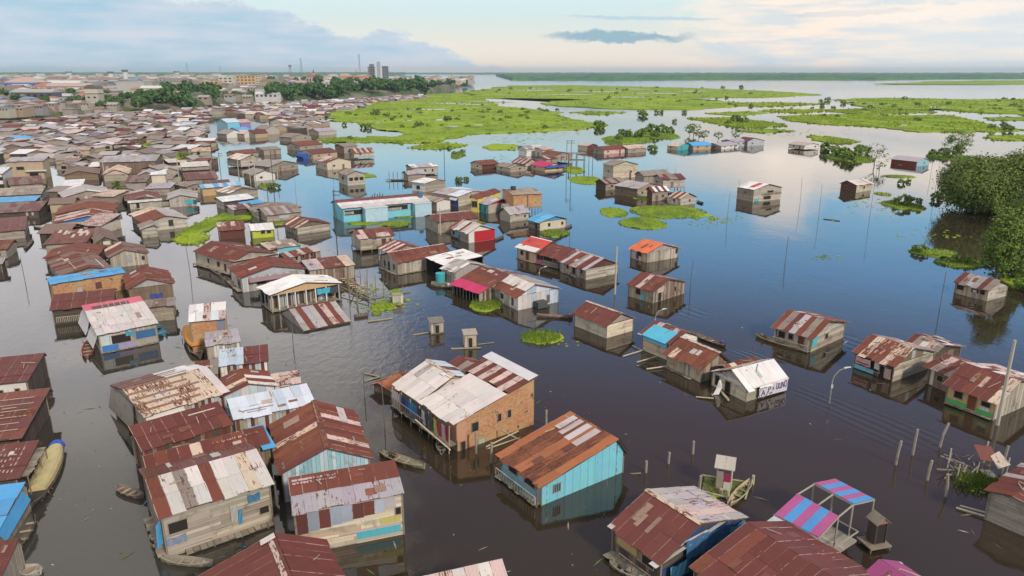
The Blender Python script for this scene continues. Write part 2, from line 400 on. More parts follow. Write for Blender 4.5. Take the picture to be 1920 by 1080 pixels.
PLANKP = [mesh('panel', [v.co[:] for v in PLANK[0].vertices], [p.vertices[:] for p in PLANK[0].polygons], PAINT)]
CLOTHP = mesh('cloth_piece', [(i / 4, j / 3, .06 * sin(i * 2.1 + j * 1.3)) for j in range(4) for i in range(5)], [(j * 5 + i, j * 5 + i + 1, j * 5 + i + 6, j * 5 + i + 5) for j in range(3) for i in range(4)], CLOTH)
def frame_mtx(o, x, y, z):
    m = Matrix.Identity(4)
    for i, a in enumerate((x, y, z)):
        for k in range(3): m[k][i] = a[k]
    for k in range(3): m[k][3] = o[k]
    return m

# ------------------------------------------------------------------ colours  (linear base colour, rust share)
CT = {
 'mar': ((.140, .037, .030), .30), 'mr2': ((.185, .052, .034), .40), 'rst': ((.235, .082, .040), .50), 'rs2': ((.36, .13, .055), .26),
 'gry': ((.40, .375, .37), .28), 'gr2': ((.31, .285, .275), .30), 'wht': ((.72, .71, .72), .10), 'wh2': ((.62, .58, .56), .28), 'pnk': ((.56, .43, .41), .38), 'cre': ((.62, .50, .40), .40),
 'brn': ((.185, .130, .110), .34), 'bgr': ((.27, .225, .20), .34), 'red': ((.60, .065, .055), .02), 'mag': ((.50, .035, .13), .0), 'blu': ((.085, .36, .68), .02), 'sky': ((.13, .42, .66), .05),
 'org': ((.62, .16, .07), .04), 'pbl': ((.48, .56, .66), .26), 'wbl': ((.62, .68, .76), .03), 'prp': ((.34, .065, .20), .0), 'tea': ((.07, .36, .44), .05), 'tan': ((.38, .30, .22), .15), 'nvy': ((.04, .10, .34), .0),
 'pk2': ((.62, .13, .20), .02), 'yel': ((.60, .52, .13), .02), 'grn': ((.20, .42, .34), .05), 'lil': ((.42, .385, .43), .34),
}
WC = {'cream': (.60, .53, .41), 'gray': (.33, .29, .235), 'lgray': (.45, .41, .345), 'brown': (.20, .145, .105), 'dark': (.095, .075, .06), 'white': (.68, .67, .63), 'ochre': (.56, .38, .20), 'yellow': (.68, .57, .15),
      'cyan': (.20, .56, .68), 'blue': (.06, .20, .50), 'teal': (.07, .40, .46), 'red': (.46, .022, .035), 'dred': (.24, .045, .035), 'tan': (.46, .36, .24), 'pblue': (.46, .56, .62), 'lblue': (.30, .50, .58), 'mar': (.13, .05, .04), 'lime': (.50, .55, .06),
      'brick': (1.0, 1.0, 1.0), 'green': (.10, .45, .12), 'purple': (.28, .22, .42), 'pink': (.62, .42, .38), 'peach': (.68, .50, .33), 'steel': (.42, .45, .47), 'navy': (.03, .06, .16)}
def jit(c, k=.12, rng=R):
    f = 1 + rng.uniform(-k, k); return tuple(min(.9, max(0, v * f * (1 + rng.uniform(-.03, .03)))) for v in c)
class Pal:
    """'mar6 pnk1' random by weight; '|mar pnk' cycling columns; '-mag rst' rows from the eave up; '=a b c' columns spread once over the length"""
    def __init__(self, s): 
        self.mode = s[0] if s[0] in '|-=' else ''
        it = s.lstrip('|-=').split()
        self.it = [(w[:3], float(w[3:] or 1)) for w in it]
    def __call__(self, i, n, j, m, rng, colkey):
        if self.mode == '|': k = self.it[i % len(self.it)][0]
        elif self.mode == '=': 
            tot = sum(w for _, w in self.it); x = (i + .5) / n * tot; k = self.it[-1][0]
            for a, w in self.it:
                if x < w: k = a; break
                x -= w
        elif self.mode == '-': 
            tot = sum(w for _, w in self.it); x = (j + .5) / m * tot; k = self.it[-1][0]
            for a, w in self.it:
                if x < w: k = a; break
                x -= w
        else:
            r2 = random.Random(colkey * 7919 + i) if rng.random() < .6 else rng
            k = r2.choices([a for a, _ in self.it], [w for _, w in self.it])[0]
        c, ru = CT[k]
        return (*jit(c, .10, rng), max(0, ru * rng.uniform(.75, 1.2)))

# ------------------------------------------------------------------ roofs
def slope(root, o, el_, es, Lr, S, pal, pxm, rng, name='roof', near=None, over=0.0):
    """one roof plane: a thin deck and, on it, the tin sheets as pieces.  el_ along the eave, es up the slope (unit)"""
    nz = el_.cross(es).normalized()
    mb = MB(); mb.poly([o, o + el_ * Lr, o + el_ * Lr + es * S, o + es * S], -nz * .07)
    first = Pal(pal).it[0][0]
    if pxm < 4.2:
        c = Pal(pal)(rng.randrange(9), 9, 0, 1, rng, rng.randrange(99))
        deck = mb.build(name, TIN, root, c)
        return deck
    deck = mb.build(name, WOOD, root, (.12, .09, .07))
    near = pxm >= 9
    wd = .9 if near else 1.0 if pxm > 6 else 1.25
    n = max(2, round(Lr / wd)); m = max(1, round(S / 2.0)) if near else max(1, round(S / 2.6))
    P_ = Pal(pal)
    if P_.mode == '-': m = max(m, 2)
    ck = rng.randrange(10 ** 6)
    w = Lr / n; h = S / m
    for i in range(n):
        for j in range(m):
            c = P_(i, n, j, m, rng, ck)
            lift = .05 + .012 * (i % 2) + .018 * (m - 1 - j) * 0 + rng.uniform(0, .012)
            x0 = i * w - rng.uniform(.02, .06); ww = w + .08; y0 = j * h - (.12 if j else rng.uniform(.0, .34)); hh = h + .16 + rng.uniform(0, .06)
            if j == m - 1: hh = S - y0 + .01
            tw = rng.uniform(-.022, .022)
            ex = (el_ + es * tw).normalized(); ey = (es - el_ * tw).normalized()
            # the lower edge of an upper sheet lies over the one below it
            tilt = -.02 / max(hh, .5) if j else 0.0
            ey2 = (ey + nz * tilt)
            oo = o + el_ * x0 + es * y0 + nz * (lift + (.024 if j else 0))
            me = rng.choice(SHEET if near else SHEETM)
            obj('roof_sheet', me, deck, frame_mtx(oo, ex * ww, ey2 * hh, nz), c)
    return deck
def two_roof(root, x0, x1, y0, y1, axis, r, z0, zr, z1, pals, pxm, rng, cap=None):
    """ridge along axis 'a' (local y) or 'b' (local x), at the share r across; z0/zr/z1 the heights at side 0, ridge, side 1"""
    p0, p1 = pals
    if axis == 'b':
        ym = y0 + (y1 - y0) * r
        lo = [(Vector((x0, y0, z0)), Vector((1, 0, 0)), Vector((0, ym - y0, zr - z0)), x1 - x0), (Vector((x1, y1, z1)), Vector((-1, 0, 0)), Vector((0, ym - y1, zr - z1)), x1 - x0)]
        ra, rb = Vector((x0, ym, zr)), Vector((x1, ym, zr))
    else:
        xm = x0 + (x1 - x0) * r
        lo = [(Vector((x0, y1, z0)), Vector((0, -1, 0)), Vector((xm - x0, 0, zr - z0)), y1 - y0), (Vector((x1, y0, z1)), Vector((0, 1, 0)), Vector((xm - x1, 0, zr - z1)), y1 - y0)]
        ra, rb = Vector((xm, y0, zr)), Vector((xm, y1, zr))
    for k, (o, e, s, Lr) in enumerate(lo):
        if (k == 0 and r <= .001) or (k == 1 and r >= .999): continue
        slope(root, o, e, s.normalized(), Lr, s.length, (p0, p1)[k], pxm, rng)
    if cap and 0.001 < r < .999:
        n = max(1, round((rb - ra).length / 2.2)); d = (rb - ra) / n; mb = MB()
        side = d.normalized().cross(Vector((0, 0, 1)))
        for i in range(n):
            a = ra + d * i - d * .02; b_ = a + d * 1.04; q = .002 * (i % 2)
            for s in (-1, 1):
                mb.poly([a + Vector((0, 0, .1 + q)), b_ + Vector((0, 0, .1 + q)), b_ + side * s * .26 + Vector((0, 0, .03 + q)), a + side * s * .26 + Vector((0, 0, .03 + q))], (0, 0, .012))
        c, ru = CT[cap]; mb.build('ridge_cap', TIN, root, (*c, ru))
    def top(x, y):
        if axis == 'b':
            ym = y0 + (y1 - y0) * r
            if y <= ym: return z0 + (zr - z0) * ((y - y0) / max(1e-6, ym - y0)) if r > .001 else zr + (z1 - zr) * ((y - ym) / max(1e-6, y1 - ym))
            return z1 + (zr - z1) * ((y1 - y) / max(1e-6, y1 - ym))
        xm = x0 + (x1 - x0) * r
        if x <= xm: return z0 + (zr - z0) * ((x - x0) / max(1e-6, xm - x0)) if r > .001 else zr + (z1 - zr) * ((x - xm) / max(1e-6, x1 - xm))
        return z1 + (zr - z1) * ((x1 - x) / max(1e-6, x1 - xm))
    return top

# ------------------------------------------------------------------ walls
def face_frame(face, x0, x1, y0, y1):
    return {'a': (Vector((x0, y1, 0)), Vector((0, -1, 0)), Vector((-1, 0, 0)), y1 - y0), 'b': (Vector((x0, y0, 0)), Vector((1, 0, 0)), Vector((0, -1, 0)), x1 - x0),
            'd': (Vector((x1, y0, 0)), Vector((0, 1, 0)), Vector((1, 0, 0)), y1 - y0), 'c': (Vector((x1, y1, 0)), Vector((-1, 0, 0)), Vector((0, 1, 0)), x1 - x0)}[face]
UP = Vector((0, 0, 1))
def wall(root, face, x0, x1, y0, y1, z0, top, brk, style, pxm, rng, split=None):
    o, u, nn, Wd = face_frame(face, x0, x1, y0, y1)
    tf = lambda t: top((o + u * t).x, (o + u * t).y) - .09
    us = sorted({0.0, Wd, *[k for k in brk if 0.02 < k < Wd - .02]})
    kind, colname = style.split(':'); names = colname.split('+'); cl = [WC[k] if k in WC else CT[k][0] for k in names]
    pick = lambda: rng.choice(cl)
    pt = lambda t, z, k=0.0: o + u * t + UP * z + nn * k
    mb = MB(); mb.poly([pt(0, z0), pt(Wd, z0)] + [pt(t, tf(t)) for t in reversed(us)], -nn * .08)
    if kind in 'sk':
        if kind == 's': return mb.build('wall', PAINT, root, pick())
        return mb.build('wall', BRICK, root, (1, 1, 1))
    w = mb.build('wall', WOOD, root, (.07, .055, .045))
    zmax = max(tf(t) for t in us)
    if pxm < 7.5:                      # boards too fine to tell apart singly: real boards, one part
        b_ = MB()
        if kind == 'h':
            z = z0; 
            while z < zmax - .1:
                h = rng.uniform(.24, .34); zm = min(z + h, zmax) - .02; ins = [t / 40 * Wd for t in range(41) if tf(t / 40 * Wd) >= (z + zm) / 2]
                if ins and zm > z: b_.poly([pt(ins[0], z), pt(ins[-1], z), pt(ins[-1], zm), pt(ins[0], zm)], nn * rng.uniform(.02, .045))
                z += h
        else:
            n = max(2, round(Wd / (.42 if kind == 'v' else .85))); s = Wd / n
            for i in range(n):
                a, e = i * s + .015, (i + 1) * s - .015; mid = [k for k in us if a < k < e]
                b_.poly([pt(a, z0 + rng.uniform(0, .08)), pt(e, z0)] + [pt(t, tf(t)) for t in [e] + mid[::-1] + [a]], nn * rng.uniform(.02, .045))
        o2 = b_.build('boarding', TIN if kind == 't' else WOOD, w, (*jit(pick(), .08, rng), .2)); o2['kind'] = 'stuff'
        return w
    if kind == 'h':
        z = z0
        while z < zmax - .08:
            h = rng.uniform(.22, .36); zt = min(z + h, zmax); zm = (z + zt) / 2
            ins = [t / 60 * Wd for t in range(61) if tf(t / 60 * Wd) >= zm]
            if ins:
                a, e = ins[0], ins[-1]; cuts = [a, e]
                if e - a > 3.2: cuts = [a, a + (e - a) * rng.uniform(.35, .65), e]
                for p, q in zip(cuts, cuts[1:]):
                    if q - p < .15: continue
                    obj('plank', rng.choice(PLANK), w, frame_mtx(pt(p + .01, zm, .002), u * (q - p - .02), UP * (zt - z - .02), nn * rng.uniform(.02, .045)), jit(pick(), .16, rng))
            z += h
    else:
        n = max(2, round(Wd / (.34 if kind == 'v' else .82))); s = Wd / n
        for i in range(n):
            a, e = i * s + .01, (i + 1) * s - .01; mid = [k for k in us if a < k < e]
            zl = z0 + rng.uniform(0, .1)
            if kind == 'v':
                if abs(tf(a) - tf(e)) < .01 and not mid:
                    h = tf(a) - zl
                    obj('plank', rng.choice(PLANK[:3]), w, frame_mtx(pt((a + e) / 2, zl, .002), UP * h, -u * (e - a), nn * rng.uniform(.02, .045)), jit(pick(), .16, rng))
                else:
                    b_ = MB(); b_.poly([pt(a, zl, .002), pt(e, zl, .002)] + [pt(t, tf(t), .002) for t in [e] + mid[::-1] + [a]], nn * rng.uniform(.02, .045)); b_.build('plank', WOOD, w, jit(pick(), .16, rng))
            else:
                hlo = min(tf(a), tf(e)); c = (*jit(pick(), .1, rng), rng.uniform(.12, .34))
                if abs(tf(a) - tf(e)) < .01 and not mid:
                    obj('wall_sheet', rng.choice(SHEET), w, frame_mtx(pt(a - .03, zl, .04 + .012 * (i % 2)), u * (e - a + .08), UP * (hlo - zl), nn), c)
                else:
                    b_ = MB(); k = 8; tt = [a + (e - a) * q / k for q in range(k + 1)]
                    b_.v = [tuple(pt(t, zl, .04 + .02 * (q % 2))) for q, t in enumerate(tt)] + [tuple(pt(t, tf(t), .04 + .02 * (q % 2))) for q, t in enumerate(tt)]
                    b_.f = [(q, q + 1, k + 2 + q, k + 1 + q) for q in range(k)]; b_.build('wall_sheet', TIN, w, c)
    return w
def opening(root, face, x0, x1, y0, y1, kind, uc, z, w, h, col=None, frame=(.30, .24, .18)):
    o, u, nn, Wd = face_frame(face, x0, x1, y0, y1); uc *= Wd
    pt = lambda t, zz, k: o + u * t + UP * zz + nn * k
    mb = MB(); mb.poly([pt(uc - w / 2, z, -.03), pt(uc + w / 2, z, -.03), pt(uc + w / 2, z + h, -.03), pt(uc - w / 2, z + h, -.03)], nn * .085)
    p = mb.build('door' if kind == 'd' else 'window', PAINT if col else DARK, root, col or (.02, .02, .02))
    f = MB(); t = .07
    for a, b_, c, d in ((uc - w / 2 - t, uc + w / 2 + t, z + h, z + h + t), (uc - w / 2 - t, uc - w / 2, z, z + h), (uc + w / 2, uc + w / 2 + t, z, z + h)) + (((uc - w / 2 - t, uc + w / 2 + t, z - t, z),) if kind == 'w' else ()):
        f.poly([pt(a, c, .0), pt(b_, c, .0), pt(b_, d, .0), pt(a, d, .0)], nn * .09)
    f.build('frame', WOOD, p, frame)
    return p

# ------------------------------------------------------------------ the house builder
FOOT = []                      # footprints, to keep the far rows out of the built ones
def rect_from(A, F, B, z, za=None, lmax=99):
    a, f, b = P(*A, z if za is None else za), P(*F, z), P(*B, z)
    ua, ub = (a - f).to_2d().to_3d(), (b - f).to_2d().to_3d(); la, lb = ua.length, ub.length
    ta, tb = atan2(ua.y, ua.x), atan2(ub.y, ub.x)
    d = ta - tb
    while d < 0: d += 2 * pi
    e = (d - pi / 2) / 2; tb2 = tb + e                       # share the error between both sides
    ex = Vector((cos(tb2), sin(tb2), 0)); ey = Vector((-sin(tb2), cos(tb2), 0))
    k = abs(sin(d)); la2, lb2 = min(lmax, la * (.5 + .5 * k)), min(lmax * 1.3, lb * (.5 + .5 * k))
    c = (a + b) / 2
    if la2 >= lmax or lb2 >= lmax * 1.3: c = f + ex * lb2 / 2 + ey * la2 / 2
    return c, tb2, la2, lb2
class House:
    pass
def house(label, mode, A, F, B, eave, axis, r, rise, pals, wa, wb, z1=None, zb=0.0, ov=.35, op=None, cap=None, name='stilt_house', cat='house', group='houses standing in the flood water', gable=None, auto=True, walls='abcd', seed=None, posts=True, lmax=None):
    rng = random.Random(seed if seed is not None else hash(label) if False else sum(ord(ch) * (i + 1) for i, ch in enumerate(label)))
    pm_ = pxm_at(P(*F, 0))
    if mode == 'e' and pm_ < 9.3 and F[0] < 600 and eave < 3.6 and zb < .2: eave *= .74
    if mode == 'b' and pm_ < 5.2: eave *= .76; rise *= .85; zb *= .8
    if mode == 'b' and z1 is not None and pm_ < 5.2: z1 *= .76
    zz = eave if mode == 'e' else 0.0
    far_ = pxm_at(P(*F, zz)) < 8.5
    c, rz, la, lb = rect_from(A, F, B, zz, eave + rise if (mode == 'e' and axis == 'b' and r >= .8) else None, lmax or ((15 if F[0] < 480 else 10.5) if far_ else 99))
    if mode == 'e': hx, hy = max(.8, lb / 2 - ov), max(.8, la / 2 - ov)
    else: hx, hy = lb / 2, la / 2
    root = empty(name, (c.x, c.y, 0), rz); tag(root, label, cat, group)
    pxm = pxm_at((c.x, c.y, 1))
    if isinstance(pals, str): pals = (pals, pals)
    z1 = eave if z1 is None else z1
    zr = max(eave, z1) + rise if 0.001 < r < .999 else max(eave, z1) + rise
    ex0, ex1, ey0, ey1 = -hx - ov, hx + ov, -hy - ov, hy + ov
    # heights are given at the walls; carry the slope on to the overhang
    zl0, zl1 = eave, z1
    if mode == 'b':
        span = (hx if axis == 'a' else hy) * 2
        if r > .001: zl0 = eave - rise * ov / max(.5, span * r)
        if r < .999: zl1 = z1 - (zr - z1) * ov / max(.5, span * (1 - r))
    top = two_roof(root, ex0, ex1, ey0, ey1, axis, r, zl0, zr, zl1, pals, pxm, rng, cap)
    FOOT.append((c.x, c.y, max(hx, hy) + 1.5))
    zlow = zb if zb > .15 else -.5
    rm = (ex0 + (ex1 - ex0) * r) if axis == 'a' else (ey0 + (ey1 - ey0) * r)
    if pxm < 4.2:
        for f in 'abcd':
            mb = MB(); o, u, nn, Wd = face_frame(f, -hx, hx, -hy, hy); tf = lambda t: top((o + u * t).x, (o + u * t).y) - .09
            us = sorted({0.0, Wd}); 
            if (axis == 'a' and f == 'b'): us = [0, rm + hx, Wd]
            if (axis == 'a' and f == 'c'): us = [0, hx - rm, Wd]
            if (axis == 'b' and f == 'a'): us = [0, hy - rm, Wd]
            if (axis == 'b' and f == 'd'): us = [0, rm + hy, Wd]
            us = [t for t in us if -.001 <= t <= Wd + .001]
            mb.poly([o + UP * zlow, o + u * Wd + UP * zlow] + [o + u * t + UP * tf(t) for t in us[::-1]], -nn * .1)
            kd, cn = (wa if f in 'ad' else wb).split(':'); mb.build('wall', BRICK if kd == 'k' else PAINT if kd == 's' else WOOD, root, WC[cn.split('+')[0]])
    else:
        for f in walls:
            brk = []
            if axis == 'a' and f == 'b': brk = [rm + hx]
            if axis == 'a' and f == 'c': brk = [hx - rm]
            if axis == 'b' and f == 'a': brk = [hy - rm]
            if axis == 'b' and f == 'd': brk = [rm + hy]
            st = wa if f in 'ad' else wb
            gf = brk and gable and 0 < r < 1
            if gf:
                zc = (min(eave, z1) - .05)
                wall(root, f, -hx, hx, -hy, hy, zlow, lambda x, y: min(zc + .09, top(x, y)), [], st, pxm, rng)
                o, u, nn, Wd = face_frame(f, -hx, hx, -hy, hy)
                w2 = wall(root, f, -hx - .02, hx + .02, -hy - .02, hy + .02, zc + .01, top, brk, gable, pxm, rng); w2.name = 'gable'
            else: wall(root, f, -hx, hx, -hy, hy, zlow, top, brk, st, pxm, rng)
    if zb > .15:
        mb = MB(); mb.box(-hx - .1, hx + .1, -hy - .1, hy + .1, zb - .16, zb - .004); mb.build('floor_deck', WOOD, root, (.22, .18, .14))
        nx, ny = max(2, round(hx * 2 / 2.4) + 1), max(2, round(hy * 2 / 2.4) + 1)
        for i in range(nx):
            for j in range(ny):
                if 0 < i < nx - 1 and 0 < j < ny - 1: continue
                x, y = -hx + 2 * hx * i / (nx - 1), -hy + 2 * hy * j / (ny - 1); q = MB(); q.bar((x, y, -1.0), (x + rng.uniform(-.05, .05), y, zb - .05), .09); q.build('stilt', WOOD, root, (.20, .17, .13))
    elif pxm > 7.5 and posts:
        for sx in (-1, 1):
            for sy in (-1, 1):
                q = MB(); x, y = sx * (hx + .05), sy * (hy + .05); q.bar((x, y, -1.2), (x, y, min(zl0, zl1) - .15), .07); q.build('corner_post', WOOD, root, (.26, .22, .17))
    if pxm > 9 and ov > .12:
        hh = House(); hh.root, hh.hx, hh.hy, hh.top = root, hx, hy, top
        for _ in range(rng.choice((1, 2, 3, 4))):
            sd = 0 if r > .85 else rng.choice((0, 0, 1)); l, q = rng.uniform(.05, .8), rng.uniform(.05, max(.1, (r if sd == 0 else 1 - r) - .25))
            cc = rng.choice(((.42, .33, .28), (.22, .085, .055), (.5, .48, .46), (.30, .20, .15), (.16, .06, .045)))
            on_roof(hh, axis, sd, l, l + rng.uniform(.06, .14), q, q + rng.uniform(.1, .22), 'patch_sheet', jit(cc, .2, rng), .085 + rng.uniform(0, .02), rng.uniform(.2, .5))
        for _ in range(rng.choice((1, 2, 2, 3))):
            x, y = rng.uniform(-hx, hx) * .85, rng.uniform(-hy, hy) * .85; a = rng.uniform(0, pi); ln = rng.uniform(.5, 1.6); q = MB()
            p0, p1 = (x - cos(a) * ln / 2, y - sin(a) * ln / 2), (x + cos(a) * ln / 2, y + sin(a) * ln / 2)
            q.bar((*p0, top(*p0) + .15), (*p1, top(*p1) + .15), .05, 4); q.build('roof_batten', WOOD, root, jit((.34, .29, .23), .3, rng))
    if op is None and auto and pxm > 3.2:
        op = []
        for f in 'ab':
            Wd = hy * 2 if f == 'a' else hx * 2
            for k in range(max(1, int(Wd / 4.5))):
                if rng.random() < .75: op.append((f, 'w', (k + rng.uniform(.3, .7)) / max(1, int(Wd / 4.5)), zb + max(.5, (eave - zb) * .4), rng.uniform(.5, .8), rng.uniform(.5, .7)))
        if rng.random() < .5: op.append((rng.choice('ab'), 'd', rng.uniform(.2, .8), zb, .8, min(1.7, (eave - zb) * .8), jit((.22, .14, .09))))
    for q in op or (): opening(root, q[0], -hx, hx, -hy, hy, *q[1:])
    h = House(); h.root = root; h.hx, h.hy, h.top, h.pxm, h.rng, h.eave, h.zb = hx, hy, top, pxm, rng, eave, zb; h.c = c; h.rz = rz
    return h
def hpt(h, face, u, z, k=0.0):
    o, uu, nn, Wd = face_frame(face, -h.hx, h.hx, -h.hy, h.hy); return o + uu * (u * Wd) + UP * z + nn * k
def flat_sheet(h, name, pts, color, th=.03, material=None):
    """a loose sheet or awning on a house, from its four local corners"""
    mb = MB(); p = [Vector(q) for q in pts]; n = (p[1] - p[0]).cross(p[2] - p[0]).normalized(); mb.poly(p, n * th)
    return mb.build(name, material or TIN, h.root, color)
def on_roof(h, axis, side, l0, l1, s0, s1, name, col, lift=.1, rust=.1):
    """a piece laid on a roof slope: side 0/1, l along the eave and s up the slope, both 0..1 of the wall rectangle"""
    pts = []
    for l, s in ((l0, s0), (l1, s0), (l1, s1), (l0, s1)):
        if axis == 'a': x = -h.hx + 2 * h.hx * (s if side == 0 else 1 - s); y = h.hy - 2 * h.hy * l
        else: y = -h.hy + 2 * h.hy * (s if side == 0 else 1 - s); x = -h.hx + 2 * h.hx * l
        pts.append(Vector((x, y, h.top(x, y) + lift)))
    mb = MB(); n = (pts[1] - pts[0]).cross(pts[2] - pts[0]).normalized(); n = n if n.z > 0 else -n; mb.poly(pts, n * .015)
    return mb.build(name, TIN, h.root, (*col, rust))
def canopy_posts(h, pts, r=.06, col=(.35, .31, .26), name='veranda_post'):
    for a, b_ in pts:
        q = MB(); q.bar(a, b_, r); q.build(name, WOOD, h.root, col)
# ================================================================== THE SETTING
def sheet(name, pts, z, m, kind='structure'):
    o = obj(name, mesh(name, [(x, y, z) for x, y in pts], [tuple(range(len(pts)))], m)); o['kind'] = kind; return o
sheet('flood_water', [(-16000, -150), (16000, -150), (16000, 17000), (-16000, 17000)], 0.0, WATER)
sheet('river_bed', [(-17000, -160), (17000, -160), (17000, 17500), (-17000, 17500)], -3.0, EARTH)

def clean(poly):
    return poly if sum(poly[i][0] * poly[(i + 1) % len(poly)][1] - poly[(i + 1) % len(poly)][0] * poly[i][1] for i in range(len(poly))) > 0 else poly[::-1]
def ragged(pts, step, amp, seed):
    """walk a ground outline in short steps and fray it"""
    out = []; rr = random.Random(seed)
    for i in range(len(pts)):
        a, b_ = Vector(pts[i][:2]), Vector(pts[(i + 1) % len(pts)][:2]); d = b_ - a; n = max(1, min(140, int(d.length / step)))
        nn_ = Vector((-d.y, d.x)).normalized() if d.length > 0 else Vector((0, 0))
        for k in range(n):
            p = a + d * (k / n)
            q = noise.noise(Vector((p.x / step / 7, p.y / step / 7, seed))) * amp * 1.5 + noise.noise(Vector((p.x / step / 2.2, p.y / step / 2.2, seed + 9))) * amp + rr.uniform(-.4, .4) * amp * .6
            out.append((p + nn_ * q).to_tuple())
    return out
def fan(pts):
    return pts
def ground_patch(name, outline, z, m, kind, edge=.4, seed=1, bumps=0.0):
    """a low cushion of plants: skirt at the water, raised top; triangulated by bmesh"""
    bm = bmesh.new()
    o = clean(outline)
    lo = [bm.verts.new((x, y, -.25)) for x, y in o]
    c = Vector((sum(p[0] for p in o) / len(o), sum(p[1] for p in o) / len(o)))
    hi = []
    for x, y in o:
        d = Vector((c.x - x, c.y - y)); d = d.normalized() * min(edge, d.length * .4) if d.length else d
        hi.append(bm.verts.new((x + d.x, y + d.y, z)))
    k = len(o)
    for i in range(k): bm.faces.new((lo[i], lo[(i + 1) % k], hi[(i + 1) % k], hi[i]))
    f = bm.faces.new(hi); bmesh.ops.triangulate(bm, faces=[f])
    me = bpy.data.meshes.new(name); bm.to_mesh(me); bm.free(); me.materials.append(m)
    ob = obj(name, me); ob['kind'] = kind; return ob
def pxpoly(pts): return [P(x, y).to_2d() for x, y in pts]
MARSH = [
 ([(618, 208), (700, 190), (800, 178), (900, 172), (905, 186), (940, 200), (1000, 206), (1045, 211), (1052, 220), (1100, 228), (1142, 235), (1080, 243), (1000, 247), (905, 251), (868, 254), (832, 263), (790, 265), (760, 267), (700, 263), (688, 256), (750, 257), (756, 249), (690, 238), (676, 231), (640, 228), (608, 219)], 3),
 ([(596, 262), (650, 257), (720, 261), (790, 261), (832, 264), (790, 269), (700, 267), (615, 267)], 1.5),
 ([(770, 276), (830, 268), (876, 272), (850, 278), (790, 280)], 1),
 ([(904, 276), (925, 270), (972, 273), (962, 281), (920, 281)], 1),
 ([(880, 172), (960, 161), (1080, 160), (1200, 163), (1330, 166), (1440, 171), (1538, 177), (1440, 183), (1330, 184), (1280, 188), (1380, 190), (1405, 198), (1300, 204), (1190, 206), (1120, 203), (1005, 196), (1060, 191), (1110, 187), (1010, 186), (905, 184)], 6),
 ([(1562, 187), (1660, 184), (1800, 187), (1960, 186), (1960, 213), (1850, 213), (1765, 206), (1680, 206), (1600, 197)], 5),
 ([(1468, 218), (1560, 215), (1680, 216), (1775, 217), (1830, 228), (1870, 240), (1925, 244), (1860, 247), (1720, 248), (1640, 238), (1530, 232), (1478, 226)], 3),
 ([(1324, 213), (1400, 209), (1442, 212), (1380, 217)], 2), ([(1293, 222), (1370, 221), (1450, 230), (1470, 236), (1400, 240), (1350, 233)], 2),
 ([(1848, 256), (1960, 253), (1960, 264), (1862, 263)], 2), ([(1068, 211), (1110, 208), (1172, 211), (1120, 215)], 2),
 ([(1418, 208), (1490, 205), (1562, 206), (1500, 212)], 2), ([(1308, 196), (1440, 192), (1552, 195), (1430, 200)], 2),
 ([(1540, 206), (1640, 205), (1752, 210), (1610, 215)], 2), ([(1840, 221), (1960, 219), (1960, 226), (1860, 226)], 2), ([(930, 229), (990, 224), (1040, 228), (990, 233)], 1),
 ([(1636, 160), (1740, 153), (1960, 150), (1960, 159), (1800, 159)], 12), ([(1380, 245), (1440, 242), (1490, 246), (1430, 250)], 1), ([(1520, 255), (1562, 257), (1612, 266), (1570, 270), (1525, 263)], 1),
 ([(1870, 521), (1925, 518), (1960, 530), (1960, 545), (1900, 540)], .5),
 # green inside the town
 ([(330, 452), (345, 432), (385, 412), (440, 395), (476, 402), (470, 410), (420, 415), (396, 430), (370, 438), (392, 446), (372, 459), (340, 459)], .5),
 ([(255, 275), (290, 266), (300, 272), (285, 283), (262, 284)], .6), ([(298, 318), (312, 305), (350, 290), (356, 300), (330, 318), (305, 326)], .6), ([(322, 292), (350, 286), (352, 300), (325, 306)], .6),
 ([(275, 330), (282, 322), (300, 327), (288, 332)], .5), ([(220, 240), (242, 236), (246, 246), (225, 248)], 1), ([(296, 244), (320, 238), (322, 248), (298, 250)], 1),
 ([(664, 330), (690, 326), (706, 331), (680, 334)], .5),
]
for i, (pts, st) in enumerate(MARSH):
    d = P(*pts[0]).length
    ground_patch('marsh_meadow', ragged(pxpoly(pts), max(.7, st * d / 520), max(.4, st * d / 430), i + 3), .22 + min(.5, d / 3000), GRASS, 'stuff', edge=.3)
def blob(cx, cy, rx, ry, seed, step=24):
    c = P(cx, cy); ex = P(cx + rx, cy).x - c.x; ey = P(cx, cy - ry).y - c.y; rr = random.Random(seed); out = []
    for i in range(step):
        t = 2 * pi * i / step; f = 1 + .34 * noise.noise(Vector((cos(t) * 1.6, sin(t) * 1.6, seed * 3.1))) + rr.uniform(-.09, .09)
        out.append((c.x + cos(t) * ex * f, c.y + sin(t) * ey * f))
    return out
